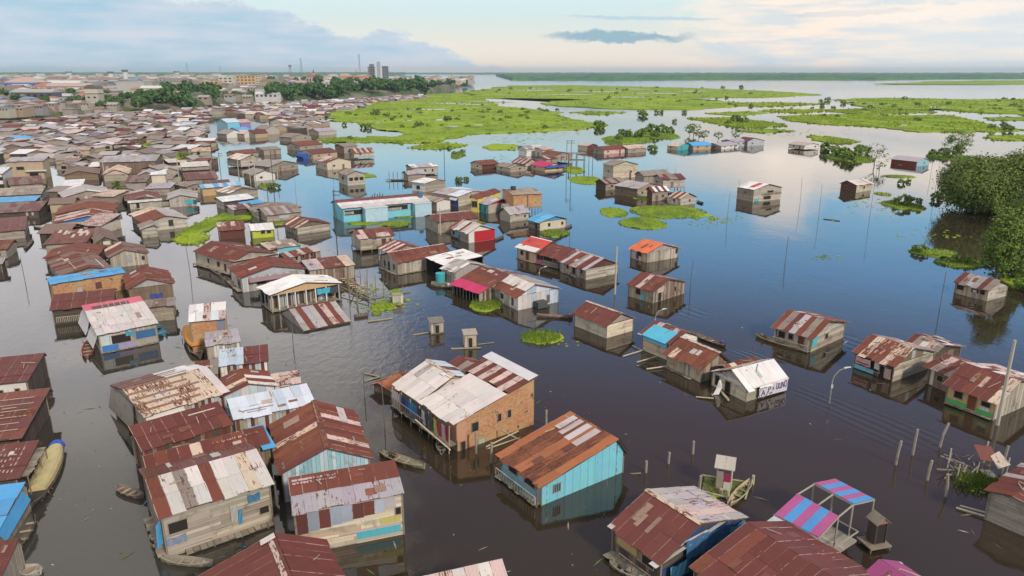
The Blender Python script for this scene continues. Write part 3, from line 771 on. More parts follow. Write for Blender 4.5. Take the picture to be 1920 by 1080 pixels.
# taller tufts and reeds all over the meadows, thinning out past their edges
def poly_in(x, y, poly):
    c = False; j = len(poly) - 1
    for i in range(len(poly)):
        if (poly[i][1] > y) != (poly[j][1] > y) and x < (poly[j][0] - poly[i][0]) * (y - poly[i][1]) / (poly[j][1] - poly[i][1]) + poly[i][0]: c = not c
        j = i
    return c
rr = random.Random(77); TUFT = foliage('reed_leaves', (.18, .26, .018), (.30, .39, .03), (.36, .43, .06))
for pts, st in MARSH:
    pl = [tuple(v) for v in pxpoly(pts)]; xs_, ys_ = [p[0] for p in pl], [p[1] for p in pl]
    ar = abs(sum(pl[i][0] * pl[(i + 1) % len(pl)][1] - pl[(i + 1) % len(pl)][0] * pl[i][1] for i in range(len(pl)))) / 2
    dist = sum(ys_) / len(ys_); n = int(min(9000, max(60, ar * min(3.0, (300 / dist) ** 1.6)))); mb = MB(); sc_ = min(2.2, max(.5, dist / 330))
    for _ in range(n * 3):
        if len(mb.f) >= n * 2: break
        x, y = rr.uniform(min(xs_), max(xs_)), rr.uniform(min(ys_), max(ys_)); dn = noise.noise(Vector((x / 26, y / 60, 3))) + .6 * noise.noise(Vector((x / 9, y / 22, 8)))
        if dn < rr.uniform(-.25, .7) or not poly_in(x, y, pl): continue
        x += rr.gauss(0, 1.2) * sc_; y += rr.gauss(0, 2.0) * sc_; h = sc_ * rr.uniform(.12, .42) * (2.6 if rr.random() < .05 else 1); w = sc_ * rr.uniform(.4, 1.1); a = rr.uniform(-.5, .5); k = len(mb.v)
        for aa in (a, a + 1.4):
            k = len(mb.v); mb.v += [(x - cos(aa) * w, y - sin(aa) * w, .1), (x + cos(aa) * w, y + sin(aa) * w, .1), (x + cos(aa) * w * .5 + rr.uniform(-.3, .3) * h, y + sin(aa) * w * .5, .2 + h), (x - cos(aa) * w * .6, y - sin(aa) * w * .6, .2 + h * .8)]; mb.f.append((k, k + 1, k + 2, k + 3))
    if mb.f: o = mb.build('reeds', TUFT); o['kind'] = 'stuff'
# pools left open in the meadows
for i, (cx, cy, rx, ry) in enumerate(((850, 194.8, 46, .9), (885, 197, 30, .8), (925, 191, 40, 1.0), (722, 206.6, 26, .9), (800, 206.3, 46, .9), (830, 226, 16, 1.4), (765, 227.5, 9, 1.3), (712, 232, 10, 1.2), (905, 236, 18, .8), (850, 238, 12, .9), (940, 226, 10, .6), (1000, 170, 40, .6), (1120, 173, 50, .6), (1230, 176, 46, .5), (1060, 178, 50, .6), (1180, 183, 40, .7), (1010, 167, 24, .5), (1300, 172, 30, .5), (1180, 168, 40, .4), (1640, 196, 30, .8), (1740, 202, 34, .9), (1590, 192, 20, .6), (1652, 231, 8, .7), (1690, 236, 10, .8), (1505, 225, 18, .7))):
    ol = blob(cx, cy, rx, ry, i + 70, 28); o = obj('meadow_pool', mesh('meadow_pool', [(x, y, .26 + min(.55, P(cx, cy).length / 2400)) for x, y in ol], [tuple(range(len(ol)))], WATER)); o['kind'] = 'structure'
# floating grass: a cushion plus upright blades
def blades(name, outline_fn, n, hmin, hmax, wid, m, seed, cat=None):
    rr = random.Random(seed); mb = MB()
    for _ in range(n):
        x, y = outline_fn(rr); h = rr.uniform(hmin, hmax); a = rr.uniform(0, pi); t = rr.uniform(-.45, .45) * h; s = rr.uniform(-.45, .45) * h; w = wid * rr.uniform(.6, 1.3)
        k = len(mb.v); mb.v += [(x - cos(a) * w, y - sin(a) * w, .02), (x + cos(a) * w, y + sin(a) * w, .02), (x + t * .4 + cos(a) * w * .8, y + s * .4 - sin(a) * w * .2, h * .6), (x + t, y + s, h)]
        mb.f += [(k, k + 1, k + 2), (k, k + 2, k + 3)]
    o = mb.build(name, m); o['kind'] = 'stuff'; return o
PATCH = [(1151, 398, 26, 9, .35), (1252, 397, 72, 12, .4), (1204, 419, 46, 11, .4), (1098, 338, 28, 8, .3), (1076, 319, 18, 7, .3), (1040, 438, 28, 7, .5), (1750, 474, 38, 8, .4), (1800, 494, 40, 9, .5), (1692, 386, 30, 9, .6),
         (1684, 331, 26, 3, .4), (858, 291, 12, 6, .8), (912, 572, 30, 11, .9), (1014, 634, 38, 12, 1.0), (1212, 371, 24, 5, .4), (1304, 408, 7, 3, .3), (1337, 410, 7, 3, .3), (1655, 364, 12, 3, .5), (740, 420, 30, 5, .4), (755, 405, 22, 4, .4), (680, 419, 30, 3, .3),
         (720, 574, 26, 9, .5), (745, 566, 16, 6, .5), (742, 548, 12, 5, .4), (706, 588, 10, 4, .4), (1400, 925, 0, 0, 0), (930, 395, 0, 0, 0), (1178, 262, 46, 7, .9), (1230, 252, 36, 8, .9), (1592, 297, 36, 7, .9), (1790, 296, 40, 6, 1.0), (1180, 276, 18, 4, .9), (1150, 268, 16, 4, .8), (565, 485, 12, 3, .4),
         (1895, 495, 24, 10, .8), (525, 419, 10, 3, .4), (500, 348, 14, 4, .6)]
for i, (cx, cy, rx, ry, hh) in enumerate(PATCH):
    if rx == 0: continue
    ol = blob(cx, cy, rx, ry, i + 11)
    ground_patch('floating_grass', ol, .12, GRASS, 'stuff', edge=.25, seed=i)
    c = P(cx, cy); px = pxm_at(c); ex, ey = rx / px, P(cx, cy - ry).y - c.y
    def fn(rr, c=c, ex=ex, ey=ey):
        t, q = rr.uniform(0, 2 * pi), sqrt(rr.random()) * .97
        return c.x + cos(t) * ex * q, c.y + sin(t) * ey * q
    blades('grass', fn, int(min(2600, 60 + ex * ey * 3.14 * (26 if px > 8 else 9))), hh * .4, hh, .035 if px > 9 else .09, LEAF2, i)
# loose floating weed
rr = random.Random(5); mb = MB()
for cx, cy, rx, ry, n in ((1340, 412, 45, 14, 60), (1545, 482, 28, 7, 22), (1770, 440, 90, 14, 26), (640, 520, 20, 5, 10), (1560, 412, 14, 3, 5), (960, 262, 90, 10, 60), (1640, 385, 70, 25, 50), (1000, 250, 200, 8, 70), (940, 300, 60, 12, 24), (1500, 250, 120, 12, 60), (1660, 300, 60, 10, 30), (715, 572, 60, 16, 90), (690, 545, 50, 12, 50), (1040, 640, 60, 14, 14), (1345, 925, 40, 14, 30), (1840, 905, 40, 18, 40)):
    for _ in range(n):
        x, y = cx + rr.gauss(0, .45) * rx, cy + rr.gauss(0, .45) * ry; c = P(x, y); s = rr.uniform(.12, .42) * max(1, 9 / pxm_at(c)); k = len(mb.v); a = rr.uniform(0, 6)
        q = 6
        mb.v += [(c.x + cos(a + 2 * pi * t / q) * s * rr.uniform(.5, 1.2), c.y + sin(a + 2 * pi * t / q) * s * rr.uniform(.5, 1.2), .03) for t in range(q)] + [(c.x, c.y, .12)]
        mb.f += [(k + t, k + (t + 1) % q, k + q) for t in range(q)]
o = mb.build('floating_weed', GRASS); o['kind'] = 'stuff'

# --------------------------------------------- the town terrace and the land behind it
def strip_mesh(name, px_edge, z, m, back=None, zf=-1.0, kind='structure'):
    front = [P(x, y, 0).to_2d() for x, y in px_edge]
    vs = [(p.x, p.y, zf) for p in front] + [(p.x * 1.012, p.y * 1.012 + 3, z) for p in front] + [(p.x * 16, p.y * 16 + 200, z + 6) for p in front]
    k = len(front); fs = [(i, i + 1, k + i + 1, k + i) for i in range(k - 1)] + [(k + i, k + i + 1, 2 * k + i + 1, 2 * k + i) for i in range(k - 1)]
    o = obj(name, mesh(name, vs, fs, m)); o['kind'] = kind; return o
TERR = [(-260, 236), (-60, 226), (30, 222), (110, 214), (180, 212), (260, 210), (340, 206), (420, 197), (520, 193), (600, 188), (680, 184), (770, 178), (830, 170), (880, 158), (886, 154)]
TZ = 9.0
front = [P(x, y, 0) for x, y in TERR]
vs, fs = [], []
for p in front:
    s = 1 if p.y < 1800 else .5
    vs += [(p.x, p.y, -1.0), (p.x * 1.006, p.y * 1.006 + 4, 2.5), (p.x * 1.02, p.y * 1.02 + 14, TZ * .75), (p.x * 1.05, p.y * 1.05 + 30, TZ)]
k = len(front)
for i in range(k - 1):
    for j in range(3):
        a = i * 4 + j; fs.append((a, a + 4, a + 5, a + 1))
n0 = len(vs)
for i in range(k):
    x, y, z = vs[i * 4 + 3]; s = 4200 / max(y, 1)
    vs.append((x * s if s > 1 else x, max(y * s, y + 10), TZ + 1)) 
for i in range(k - 1): fs.append((i * 4 + 3, (i + 1) * 4 + 3, n0 + i + 1, n0 + i))
o = obj('town_ground', mesh('town_ground', vs, fs, EARTH)); o['kind'] = 'structure'
def terrace_z(x, y):
    t = x / max(y, 1); f = front
    for i in range(len(f) - 1):
        a, b_ = f[i].x / f[i].y, f[i + 1].x / f[i + 1].y
        if a <= t <= b_:
            q = y / (f[i].y + (f[i + 1].y - f[i].y) * (t - a) / (b_ - a)); break
    else: return 0.0
    for (q0, z0), (q1, z1) in (((1.0, -1), (1.010, 2.5)), ((1.010, 2.5), (1.035, TZ * .75)), ((1.035, TZ * .75), (1.085, TZ))):
        if q <= q1: return max(0.0, z0 + (z1 - z0) * (q - q0) / (q1 - q0)) if q > q0 else 0.0
    return TZ
def P_land(px, py):
    z = 0.0
    for _ in range(12):
        p = P(px, py, z); z += .5 * (terrace_z(p.x, p.y) - z)
    return P(px, py, z)
# far forests to the horizon: canopies with a ragged front, high above the water
def forest(name, px_front, depth, h, nx, ny, seed):
    pts = [P(x, y, 0) for x, y in px_front]; vs, fs = [], []
    cum = [0]
    for a, b_ in zip(pts, pts[1:]): cum.append(cum[-1] + abs(b_.x / b_.y - a.x / a.y))
    for i in range(nx + 1):
        t = cum[-1] * i / nx; j = max(q for q in range(len(cum) - 1) if cum[q] <= t + 1e-9); f = (t - cum[j]) / max(1e-9, cum[j + 1] - cum[j]); p = pts[j].lerp(pts[j + 1], f)
        dr = Vector((p.x, p.y, 0)); dist = dr.length; dr.normalize()
        for q in range(ny + 1):
            g = (q / ny) ** 1.8; pos = dr * (dist + g * depth)
            zz = h * (.72 + .5 * noise.noise(Vector((pos.x / 90, pos.y / 260, seed))) + .35 * noise.noise(Vector((pos.x / 28, pos.y / 80, seed + 5))))
            vs.append((pos.x, pos.y, -.5 if q == 0 else max(2, zz) * (.75 if q == 1 else 1)))
    for i in range(nx):
        for q in range(ny):
            a = i * (ny + 1) + q; fs.append((a, a + ny + 1, a + ny + 2, a + 1))
    o = obj(name, mesh(name, vs, fs, FOREST)); o['kind'] = 'stuff'
    return o
forest('far_forest', [(930, 143), (960, 151), (1060, 151.5), (1180, 151.5), (1300, 150.5), (1500, 150.5), (1640, 151), (1760, 149), (2000, 148)], 11000, 21, 420, 16, 3)
forest('far_forest', [(690, 139.5), (820, 139.6), (900, 140), (1000, 140), (1100, 140)], 8000, 16, 260, 10, 8)
forest('far_forest', [(-330, 147), (-60, 146), (200, 145), (420, 144.5), (600, 143.5), (760, 142)], 12000, 26, 420, 14, 5)
# ================================================================== HOUSES, one by one
H = house
def awning(h, face, u0, u1, z0, z1, out, col, name='awning', rust=.05):
    a, b_, c, d = hpt(h, face, u0, z1, .06), hpt(h, face, u1, z1, .06), hpt(h, face, u1, z0, out), hpt(h, face, u0, z0, out)
    return flat_sheet(h, name, (a, b_, c, d), (*col, rust))
def cloth(h, face, u0, u1, z0, z1, col, k=.12, name='tarp'):
    n = 5; mb = MB(); rr = h.rng; vs = []
    for j in range(4):
        for i in range(n + 1): vs.append(hpt(h, face, u0 + (u1 - u0) * i / n, z0 + (z1 - z0) * j / 3 - (.12 * sin(pi * i / n) if j == 3 else rr.uniform(0, .08) if j == 0 else 0), k + .05 * sin(i * 2.3 + j)))
    fs = [(j * (n + 1) + i, j * (n + 1) + i + 1, (j + 1) * (n + 1) + i + 1, (j + 1) * (n + 1) + i) for j in range(3) for i in range(n)]
    return obj(name, mesh(name, vs, fs, CLOTH), h.root, None, (*col, 0))
def band(h, face, u0, u1, z0, z1, col, name='painted_band', k=.035):
    mb = MB(); o, uu, nn, Wd = face_frame(face, -h.hx, h.hx, -h.hy, h.hy)
    mb.poly([hpt(h, face, u0, z0, .0), hpt(h, face, u1, z0, .0), hpt(h, face, u1, z1, .0), hpt(h, face, u0, z1, .0)], nn * k); return mb.build(name, PAINT, h.root, col)
def walkway(h, face, u0, u1, z, out, n=None, name='walkway', col=(.27, .235, .19)):
    """a board gangway along a wall, its boards as pieces"""
    o, uu, nn, Wd = face_frame(face, -h.hx, h.hx, -h.hy, h.hy); Lw = (u1 - u0) * Wd
    mb = MB(); mb.poly([hpt(h, face, u0, z - .12, .05), hpt(h, face, u1, z - .12, .05), hpt(h, face, u1, z - .12, out), hpt(h, face, u0, z - .12, out)], Vector((0, 0, .08))); w = mb.build(name, WOOD, h.root, (.12, .10, .08))
    n = n or max(3, int(Lw / .5))
    for i in range(n):
        p = hpt(h, face, u0 + (u1 - u0) * (i + .5) / n, z - .03, .05)
        obj('plank', h.rng.choice(PLANK), w, frame_mtx(p, nn * (out + h.rng.uniform(-.1, .12)), uu * (Lw / n * .9), UP * .03), jit(col, .2, h.rng))
    for i in range(0, n + 1, 4):
        p = hpt(h, face, u0 + (u1 - u0) * i / n, 0, out - .1); q = MB(); q.bar((p.x, p.y, -1), (p.x, p.y, z - .1), .06); q.build('pile', WOOD, w, (.2, .17, .13))
    return w
def railing(h, face, u0, u1, z, hgt, out, col=(.42, .38, .30), step=.22):
    r_ = MB(); a, b_ = hpt(h, face, u0, z + hgt, out), hpt(h, face, u1, z + hgt, out); r_.bar(a, b_, .045); r = r_.build('railing', WOOD, h.root, col)
    n = int((a - b_).length / step)
    for i in range(n + 1):
        p = a.lerp(b_, i / n); q = MB(); q.box(p.x - .035, p.x + .035, p.y - .035, p.y + .035, z, z + hgt - .05); q.build('baluster', WOOD, r, jit(col, .15, h.rng))
    return r

# ---- the open water side -----------------------------------------------------------------
h = H('cream plank house with a plain maroon roof and pale ridge cap, alone on dark water', 'b', (1077, 611), (1137, 634), (1186, 620), 2.0, 'a', .5, 1.15, 'mar30 mr23', 'h:cream', 'h:cream', cap='cre', gable='h:gray', op=[('a', 'w', .9, 1.5, .25, .25)])
h = H('grey plank house under a smooth bright orange roof', 'b', (1180, 483), (1212, 492), (1273, 483), 2.0, 'a', .46, 1.25, 'org', 'v:tan+cream', 'v:lgray+gray', gable='t:gry', op=[('a', 'w', .55, .9, 1.1, 1.1), ('b', 'w', .95, .9, .5, .9)])
cloth(h, 'a', .36, .5, .3, 1.6, (.10, .06, .25), name='hung_cloth'); cloth(h, 'a', .2, .36, .6, 1.5, (.5, .5, .48), name='hung_cloth')
h = H('board house with a rust roof of thin pale stripes, below the orange roofed one', 'b', (1173, 555), (1222, 567), (1287, 551), 2.1, 'a', .44, 1.25, '|mar mar pnk mar mr2 mar pnk', 'v:gray+tan', 'v:gray+brown', op=[('a', 'w', .4, .8, .9, .9), ('b', 'w', .7, .9, .5, .8), ('b', 'd', .2, .1, .8, 1.6)])
cloth(h, 'a', .52, .66, .3, 1.1, (.08, .5, .55)); cloth(h, 'b', .1, .32, 1.5, 2.4, (.5, .40, .36), name='loose_cloth')
h = H('ochre house with a bright red roof edged in white', 'b', (973, 484), (1006, 494), (1046, 484), 2.4, 'a', .62, 1.3, 's'.replace('s', 'red'), 's:peach', 's:ochre', cap='wht', op=[('a', 'd', .52, .1, .8, 1.7, (.16, .08, .04)), ('a', 'w', .22, .9, .7, .8)])
on_roof(h, 'a', 0, -.06, 1.05, -.12, .12, 'eave_sheet', CT['wht'][0]); walkway(h, 'a', 0, 1, .12, .6)
h = H('maroon roofed porch house joining the red roof to the striped long roof', 'b', (1012, 493), (1050, 506), (1092, 492), 2.0, 'a', .5, 1.3, 'mar9 mr22', 'h:dark', 'h:gray', op=[('a', 'w', .5, .9, 2.2, .8)])
on_roof(h, 'a', 0, .25, .6, .62, .95, 'pale_roof_sheet', (.5, .46, .42)); cloth(h, 'a', .05, .35, .35, 1.05, (.5, .10, .2), .5); railing(h, 'a', .35, 1, .2, .75, .45); walkway(h, 'a', 0, 1, .2, .6)
h = H('long grey board house with a brown striped roof, beside the tall pale pole', 'b', (1052, 508), (1098, 525), (1156, 513), 2.0, 'a', .52, 1.35, '|mar lil mr2 mar bgr lil mar', 'v:gray+lgray', 'h:lgray+gray', cap='cre', gable='t:mar', op=[('a', 'w', .3, .9, .6, .8), ('a', 'd', .55, .1, .8, 1.6), ('a', 'w', .85, .9, .5, .7)])
walkway(h, 'a', .1, .8, .1, .5)
h = H('cream hut with a bright blue hipped roof and plants at its foot', 'b', (992, 427), (1012, 433), (1061, 426), 2.1, 'a', .55, .95, 'sky8 blu3', 'h:brown+gray', 's:cream', ov=.5, cap='sky', gable='t:blu', op=[('b', 'w', .35, .8, .6, .7), ('b', 'w', .85, .8, .5, .6), ('a', 'd', .7, .1, .8, 1.5)])
h = H('two storey plank house with a white roof standing out on open water', 'b', (1387, 373), (1413, 380), (1457, 373), 3.5, 'a', .5, 1.2, 'wht8 wh22', 'h:cream+gray', 'h:gray+lgray', op=[('b', 'w', .6, 1.9, 2.2, .9), ('b', 'w', .5, .4, 2.6, .9), ('a', 'w', .5, 2.0, .5, .6)])
on_roof(h, 'a', 1, .55, .8, .55, .9, 'red_roof_sheet', CT['red'][0]); railing(h, 'b', .3, 1, 1.5, .7, .15); cloth(h, 'b', .05, .2, .1, .9, (.1, .42, .5))
h = H('low patched hut of white and rust sheets between two thin poles', 'b', (1574, 357), (1604, 361), (1634, 357), 2.3, 'b', .6, 1.0, ('wh26 pnk2', 'mar5 bgr3'), 't:wht+mar', 'v:cream+gray')
h = H('tiny stilt shack with a faded red roof far out in bright water', 'b', (1491, 279), (1508, 284), (1521, 280), 3.0, 'a', .5, 1.2, 'pnk', 'h:cream', 'h:white', zb=.6)
h = H('red walled house with a pink roof and blue gable end beside flooded trees', 'b', (1677, 305), (1718, 312), (1729, 308), 2.5, 'a', .5, 1.4, 'pnk lil', 's:dred', 's:lblue')
h = H('plank hut with a roof of grey and brown strips by the creeper-covered tree', 'b', (1783, 549), (1847, 563), (1892, 556), 2.0, 'a', .45, 1.15, '|mar bgr lil gr2 mar bgr', 'v:gray+tan', 'h:gray+lgray', op=[('a', 'w', .15, .8, 1.1, 1.1), ('a', 'w', .62, .9, 1.1, .6), ('a', 'w', .85, .9, .7, .7)])
cloth(h, 'a', .56, .68, 1.0, 1.45, (.6, .55, .5), name='hung_cloth')

h = H('house with a balustraded porch and striped brown roof, boat tied in front', 'b', (1443, 640), (1513, 657), (1591, 634), 2.35, 'a', .40, 1.35, ('|mr2 bgr mar lil mr2 bgr', 'mr24 lil2'), 's:cream', 'h:lgray+gray', ov=.55, gable='h:steel+gray', op=[('a', 'w', .16, .9, .9, .8), ('a', 'd', .72, .15, .8, 1.6, (.20, .07, .04)), ('a', 'w', .42, 1.0, .6, .7), ('b', 'w', .45, .95, .7, .75)])
railing(h, 'a', 0, 1, .2, .75, .75); walkway(h, 'a', 0, 1, .2, .8); cloth(h, 'b', .0, .16, .7, 2.0, (.10, .42, .52)); band(h, 'b', 0, .16, .05, .8, (.38, .46, .24))
canopy_posts(h, [(hpt(h, 'a', u, .1, .72), hpt(h, 'a', u, 2.15, .55)) for u in (.02, .35, .68, .98)])
h = H('rust flecked roof house with laundry and a pink blanket hung across its front', 'b', (1597, 689), (1670, 714), (1750, 690), 2.2, 'a', .40, 1.45, ('mr26 rst3 cre1', 'pnk3 bgr3'), 'h:dark', 'h:gray+lgray', gable='t:steel+brown', op=[('a', 'w', .5, .5, 1.6, 1.3), ('a', 'd', .75, .0, 1.0, 1.5)])
band(h, 'a', 0, .52, .1, .6, WC['cyan'], 'painted_board', .07); cloth(h, 'a', .06, .46, .95, 1.85, (.60, .36, .36), .4, 'pink_blanket'); cloth(h, 'a', .1, .42, 1.15, 1.3, (.3, .03, .03), .47, 'blanket_stripe'); cloth(h, 'a', .82, .99, .3, 1.6, (.5, .33, .28), .35, 'hung_cloth'); cloth(h, 'a', .55, .68, 1.0, 1.9, (.6, .57, .5), .3, 'hung_cloth')
for k in range(26):
    l, s = h.rng.uniform(.25, .95), h.rng.uniform(0, .85); on_roof(h, 'a', 0, l, l + .045, s, s + .06, 'loose_flake', (.45, .27, .21), .09, .2)
h = H('heap of tilted tin over a dark lean-to behind the rust flecked roof', 'b', (1713, 668), (1752, 690), (1784, 673), 1.9, 'a', .3, .7, 'pnk3 bgr3 wh22 mar1', 'h:dark', 'h:dark', name='tin_shack', cat='lean-to')
for k in range(9):
    l, s = h.rng.uniform(0, .8), h.rng.uniform(0, .7); on_roof(h, 'a', h.rng.choice((0, 1)), l, l + .3, s, s + .2, 'loose_sheet', h.rng.choice([(.5, .46, .42), (.62, .62, .64), (.3, .2, .15), (.5, .38, .25)]), .1 + .03 * k, .3)
h = H('yellow house with a green base band, brown door and broad maroon roof', 'b', (1771, 755), (1859, 787), (1950, 750), 2.35, 'a', .36, 1.5, ('|mar mar mr2 mar mar cre mar', 'pnk5 wh23 mar3'), 's:tan', 'v:lgray+gray', ov=.45, op=[('a', 'w', .24, 1.05, .85, .75), ('a', 'd', .54, .3, .85, 1.75, (.20, .07, .035)), ('a', 'w', .82, 1.2, .85, .5)])
band(h, 'a', 0, 1, .2, 2.2, (.58, .42, .21), 'front_wall', .03); band(h, 'a', 0, .45, .22, .72, WC['green'], 'green_base_band', .05); band(h, 'a', .64, 1, .22, .72, WC['green'], 'green_base_band', .05); band(h, 'a', .72, .9, .72, 1.15, (.68, .67, .62), 'white_notice', .06)
walkway(h, 'a', 0, 1, .2, .45)
h = H('brown tin lean-to with white posts behind the yellow house', 'b', (1748, 722), (1783, 742), (1832, 722), 2.3, 'a', .5, .8, 'bgr4 mar3 pnk2', 'v:brown', 'v:brown', name='tin_shack', cat='lean-to', ov=.5)
band(h, 'a', .1, .3, .1, 2.0, (.62, .60, .52), 'white_board')

# the house wrapped in a white campaign sheet
h = H('low house covered by a white lettered sheet that hangs over its side', 'b', (1334, 722), (1398, 753), (1470, 733), 1.75, 'b', .42, 1.35, ('wht', 'cre3 pnk2'), 'h:cream', 'h:gray', ov=.3, gable='h:lgray', op=[('a', 'd', .47, .05, .75, 1.35), ('a', 'w', .15, .3, .6, 1.2)])
WHITE = h
on_roof(h, 'b', 0, -.06, 1.04, -.06, 1.0, 'white_sheet', (.66, .63, .65), .11, .0)
o_, uu_, nn_, Wd_ = face_frame('b', -h.hx, h.hx, -h.hy, h.hy)
mb = MB(); mb.poly([hpt(h, 'b', .26, .28, .33), hpt(h, 'b', 1.02, .18, .33), hpt(h, 'b', 1.02, 1.66, .36), hpt(h, 'b', .26, 1.66, .36)], nn_ * .02); ban = mb.build('banner', CLOTH, h.root, (.60, .56, .62, 0))
INK, n, b = mat('violet_ink'); b.inputs['Base Color'].default_value = (.05, .035, .16, 1); b.inputs['Roughness'].default_value = .7
GREYINK, n, b = mat('grey_ink'); b.inputs['Base Color'].default_value = (.11, .10, .16, 1); b.inputs['Roughness'].default_value = .7
def letter(txt, u, z, size, m, sx=1.0):
    cu = bpy.data.curves.new('letter', 'FONT'); cu.body = txt; cu.size = size; cu.extrude = .008; cu.align_x = 'CENTER'; cu.offset = .018
    t = bpy.data.objects.new('tmp', cu); COL.objects.link(t); dg = bpy.context.evaluated_depsgraph_get(); me = bpy.data.meshes.new_from_object(t.evaluated_get(dg)); bpy.data.objects.remove(t)
    me.materials.clear(); me.materials.append(m); me.name = 'lettering'
    return obj('lettering', me, ban, frame_mtx(hpt(h, 'b', u, z, .385), uu_ * sx, UP, nn_))
letter('A', .375, .42, .95, GREYINK); letter('P', .53, .62, 1.05, GREYINK, .85); letter('A', .635, .78, .50, GREYINK); letter('ULINO', .855, .72, 1.15, INK, .50)
rg = MB(); pts = [hpt(h, 'b', .375 + .115 * cos(t * pi / 10), .76 + .62 * sin(t * pi / 10), .385) for t in range(3, 21)]; rg.tube(pts, .035, 4); rg.build('emblem_ring', GREYINK, ban)
for u, z in ((.60, .42), (.56, .36)): letter('w', u, z, .3, GREYINK)
h2 = H('small brown tin roof tucked behind the white sheet house', 'e', (1352, 690), (1372, 704), (1420, 680), 1.9, 'b', .5, .5, 'mar4 rst2 cre2', 'h:dark', 'h:dark', name='tin_shack', cat='lean-to')

h = H('cream hut with a striped roof and a bright blue tarpaulin along the eave', 'b', (1207, 656), (1256, 678), (1302, 662), 2.5, 'a', .5, 1.0, ('|mar lil mr2 mar lil', 'mr2'), 'h:peach+cream', 'h:white', ov=.3, op=[])
on_roof(h, 'a', 0, .06, .92, -.14, .34, 'blue_tarpaulin', (.10, .48, .68), .12, 0); awning(h, 'a', .06, .92, 1.75, 2.35, .42, (.10, .48, .68), 'tarpaulin_flap', 0); on_roof(h, 'a', 0, -.08, .06, -.16, 1, 'end_sheet', (.60, .62, .64), .12)
h = H('grey board shack with a reddish rust roof next to the blue tarpaulin hut', 'b', (1253, 688), (1313, 718), (1357, 703), 2.0, 'a', .60, 1.3, ('mr25 rst4 cre1', 'mr2'), 'v:tan+gray+lgray', 'v:gray+brown', ov=.4, cap='cre', op=[])
walkway(h, 'a', 0, .8, .1, .5)

# ---- the cyan house and the brick house -----------------------------------------------------
h = H('turquoise tin house with a big rust orange roof partly re-sheeted in silver', 'b', (938, 890), (1015, 945), (1170, 886), 2.1, 'a', .86, 1.5, ('=rs2 rst rs2 rst rs2', 'rst'), 's:lblue', 't:cyan', z1=2.3, ov=.42, op=[('b', 'w', .17, .75, .75, .75), ('a', 'w', .3, 1.1, 1.2, .7), ('a', 'w', .72, 1.1, 1.4, .7)])
CYAN = h
for k, (l0, l1, s0) in enumerate(((.06, .18, .62), (.22, .33, .58), (.40, .53, .56), (.60, .73, .55))):
    on_roof(h, 'a', 0, l0, l1, s0 + .0, .86, 'silver_roof_sheet', (.56, .53, .55) if k % 2 == 0 else (.50, .42, .42), .085, .18)
on_roof(h, 'a', 0, -.04, .22, .80, .92, 'silver_roof_sheet', (.50, .46, .47), .1, .2)
walkway(h, 'a', 0, 1, .25, .75); railing(h, 'a', 0, 1, .3, .7, .7, (.38, .46, .44), .4); band(h, 'a', 0, 1, .2, .95, WC['lblue'], 'parapet_board', .06)
q = MB(); q.bar(hpt(h, 'a', 1.0, -2, .55), hpt(h, 'a', 1.0, 2.2, .5), .09); q.build('veranda_post', WOOD, h.root, (.16, .12, .09)); q = MB(); q.bar(hpt(h, 'b', 1.0, -.2, .1), hpt(h, 'b', 1.12, .15, 1.3), .07); q.build('mooring_beam', WOOD, h.root, (.25, .21, .17))


# brick building made of several blocks under its own roofs
c, rz, la, lb = rect_from((748, 768), (858, 846), (1003, 796), 0); root = empty('brick_house', (c.x, c.y, 0), rz)
tag(root, 'large brick building with pale patched roofs, laundry gallery and a striped upper roof', 'house', 'houses standing in the flood water'); FOOT.append((c.x, c.y, 9))
h = House(); h.root = root; h.hx, h.hy, h.pxm, h.rng = lb / 2, la / 2, pxm_at((c.x, c.y, 1)), random.Random(44); h.eave = 3.2; h.zb = 0; h.c = c; h.rz = rz
hx, hy = h.hx, h.hy; rg_ = h.rng; xs = -hx + 2 * hx * .60
T1 = two_roof(root, -hx - .5, xs, -hy - .35, hy * .08, 'a', 1.0, 3.15, 4.55, 4.55, ('wh2', 'wh2'), 14, rg_)
T2 = two_roof(root, -hx - .5, xs + .3, hy * .08 + .02, hy + .3, 'a', .66, 3.05, 4.75, 4.0, ('gry5 wh25 lil2', 'pbl'), 14, rg_, cap='cre')
T3 = two_roof(root, xs + .45, hx + .3, -hy - .2, hy * .35, 'a', 1.0, 4.5, 5.35, 5.35, ('|mar pnk', 'wht'), 14, rg_)
T4 = two_roof(root, xs + .32, hx * .95, hy * .35 + .03, hy * .95, 'a', .5, 3.9, 4.5, 3.8, ('mar4 bgr2', 'mar4 bgr'), 14, rg_)
topf = lambda x, y: (T3(x, y) if x > xs + .45 else T1(x, y) if x < xs else T1(xs, y))
h.top = lambda x, y: (T1(x, y) if y < hy * .08 else T2(x, y)) if x < xs else T3(x, y)
wall(root, 'b', -hx, hx, -hy, hy, -.8, topf, [xs + hx - .01, xs + hx + .46], 'k:brick', 14, rg_)
wall(root, 'd', -hx, hx, -hy, hy, -.8, lambda x, y: 5.2 if y < hy * .35 else 3.9, [hy * 1.35 - .01, hy * 1.35 + .01], 'k:brick', 14, rg_)
wall(root, 'c', -hx, hx, -hy, hy, -.8, lambda x, y: 3.0, [], 'k:brick', 14, rg_); wall(root, 'a', -hx, hx, -hy, hy, -.8, lambda x, y: 3.0, [], 's:tan', 14, rg_)
on_roof(h, 'b', 0, .78, .985, -.0, .66, 'white_edge_sheet', (.62, .61, .64), .12, .03) if False else None
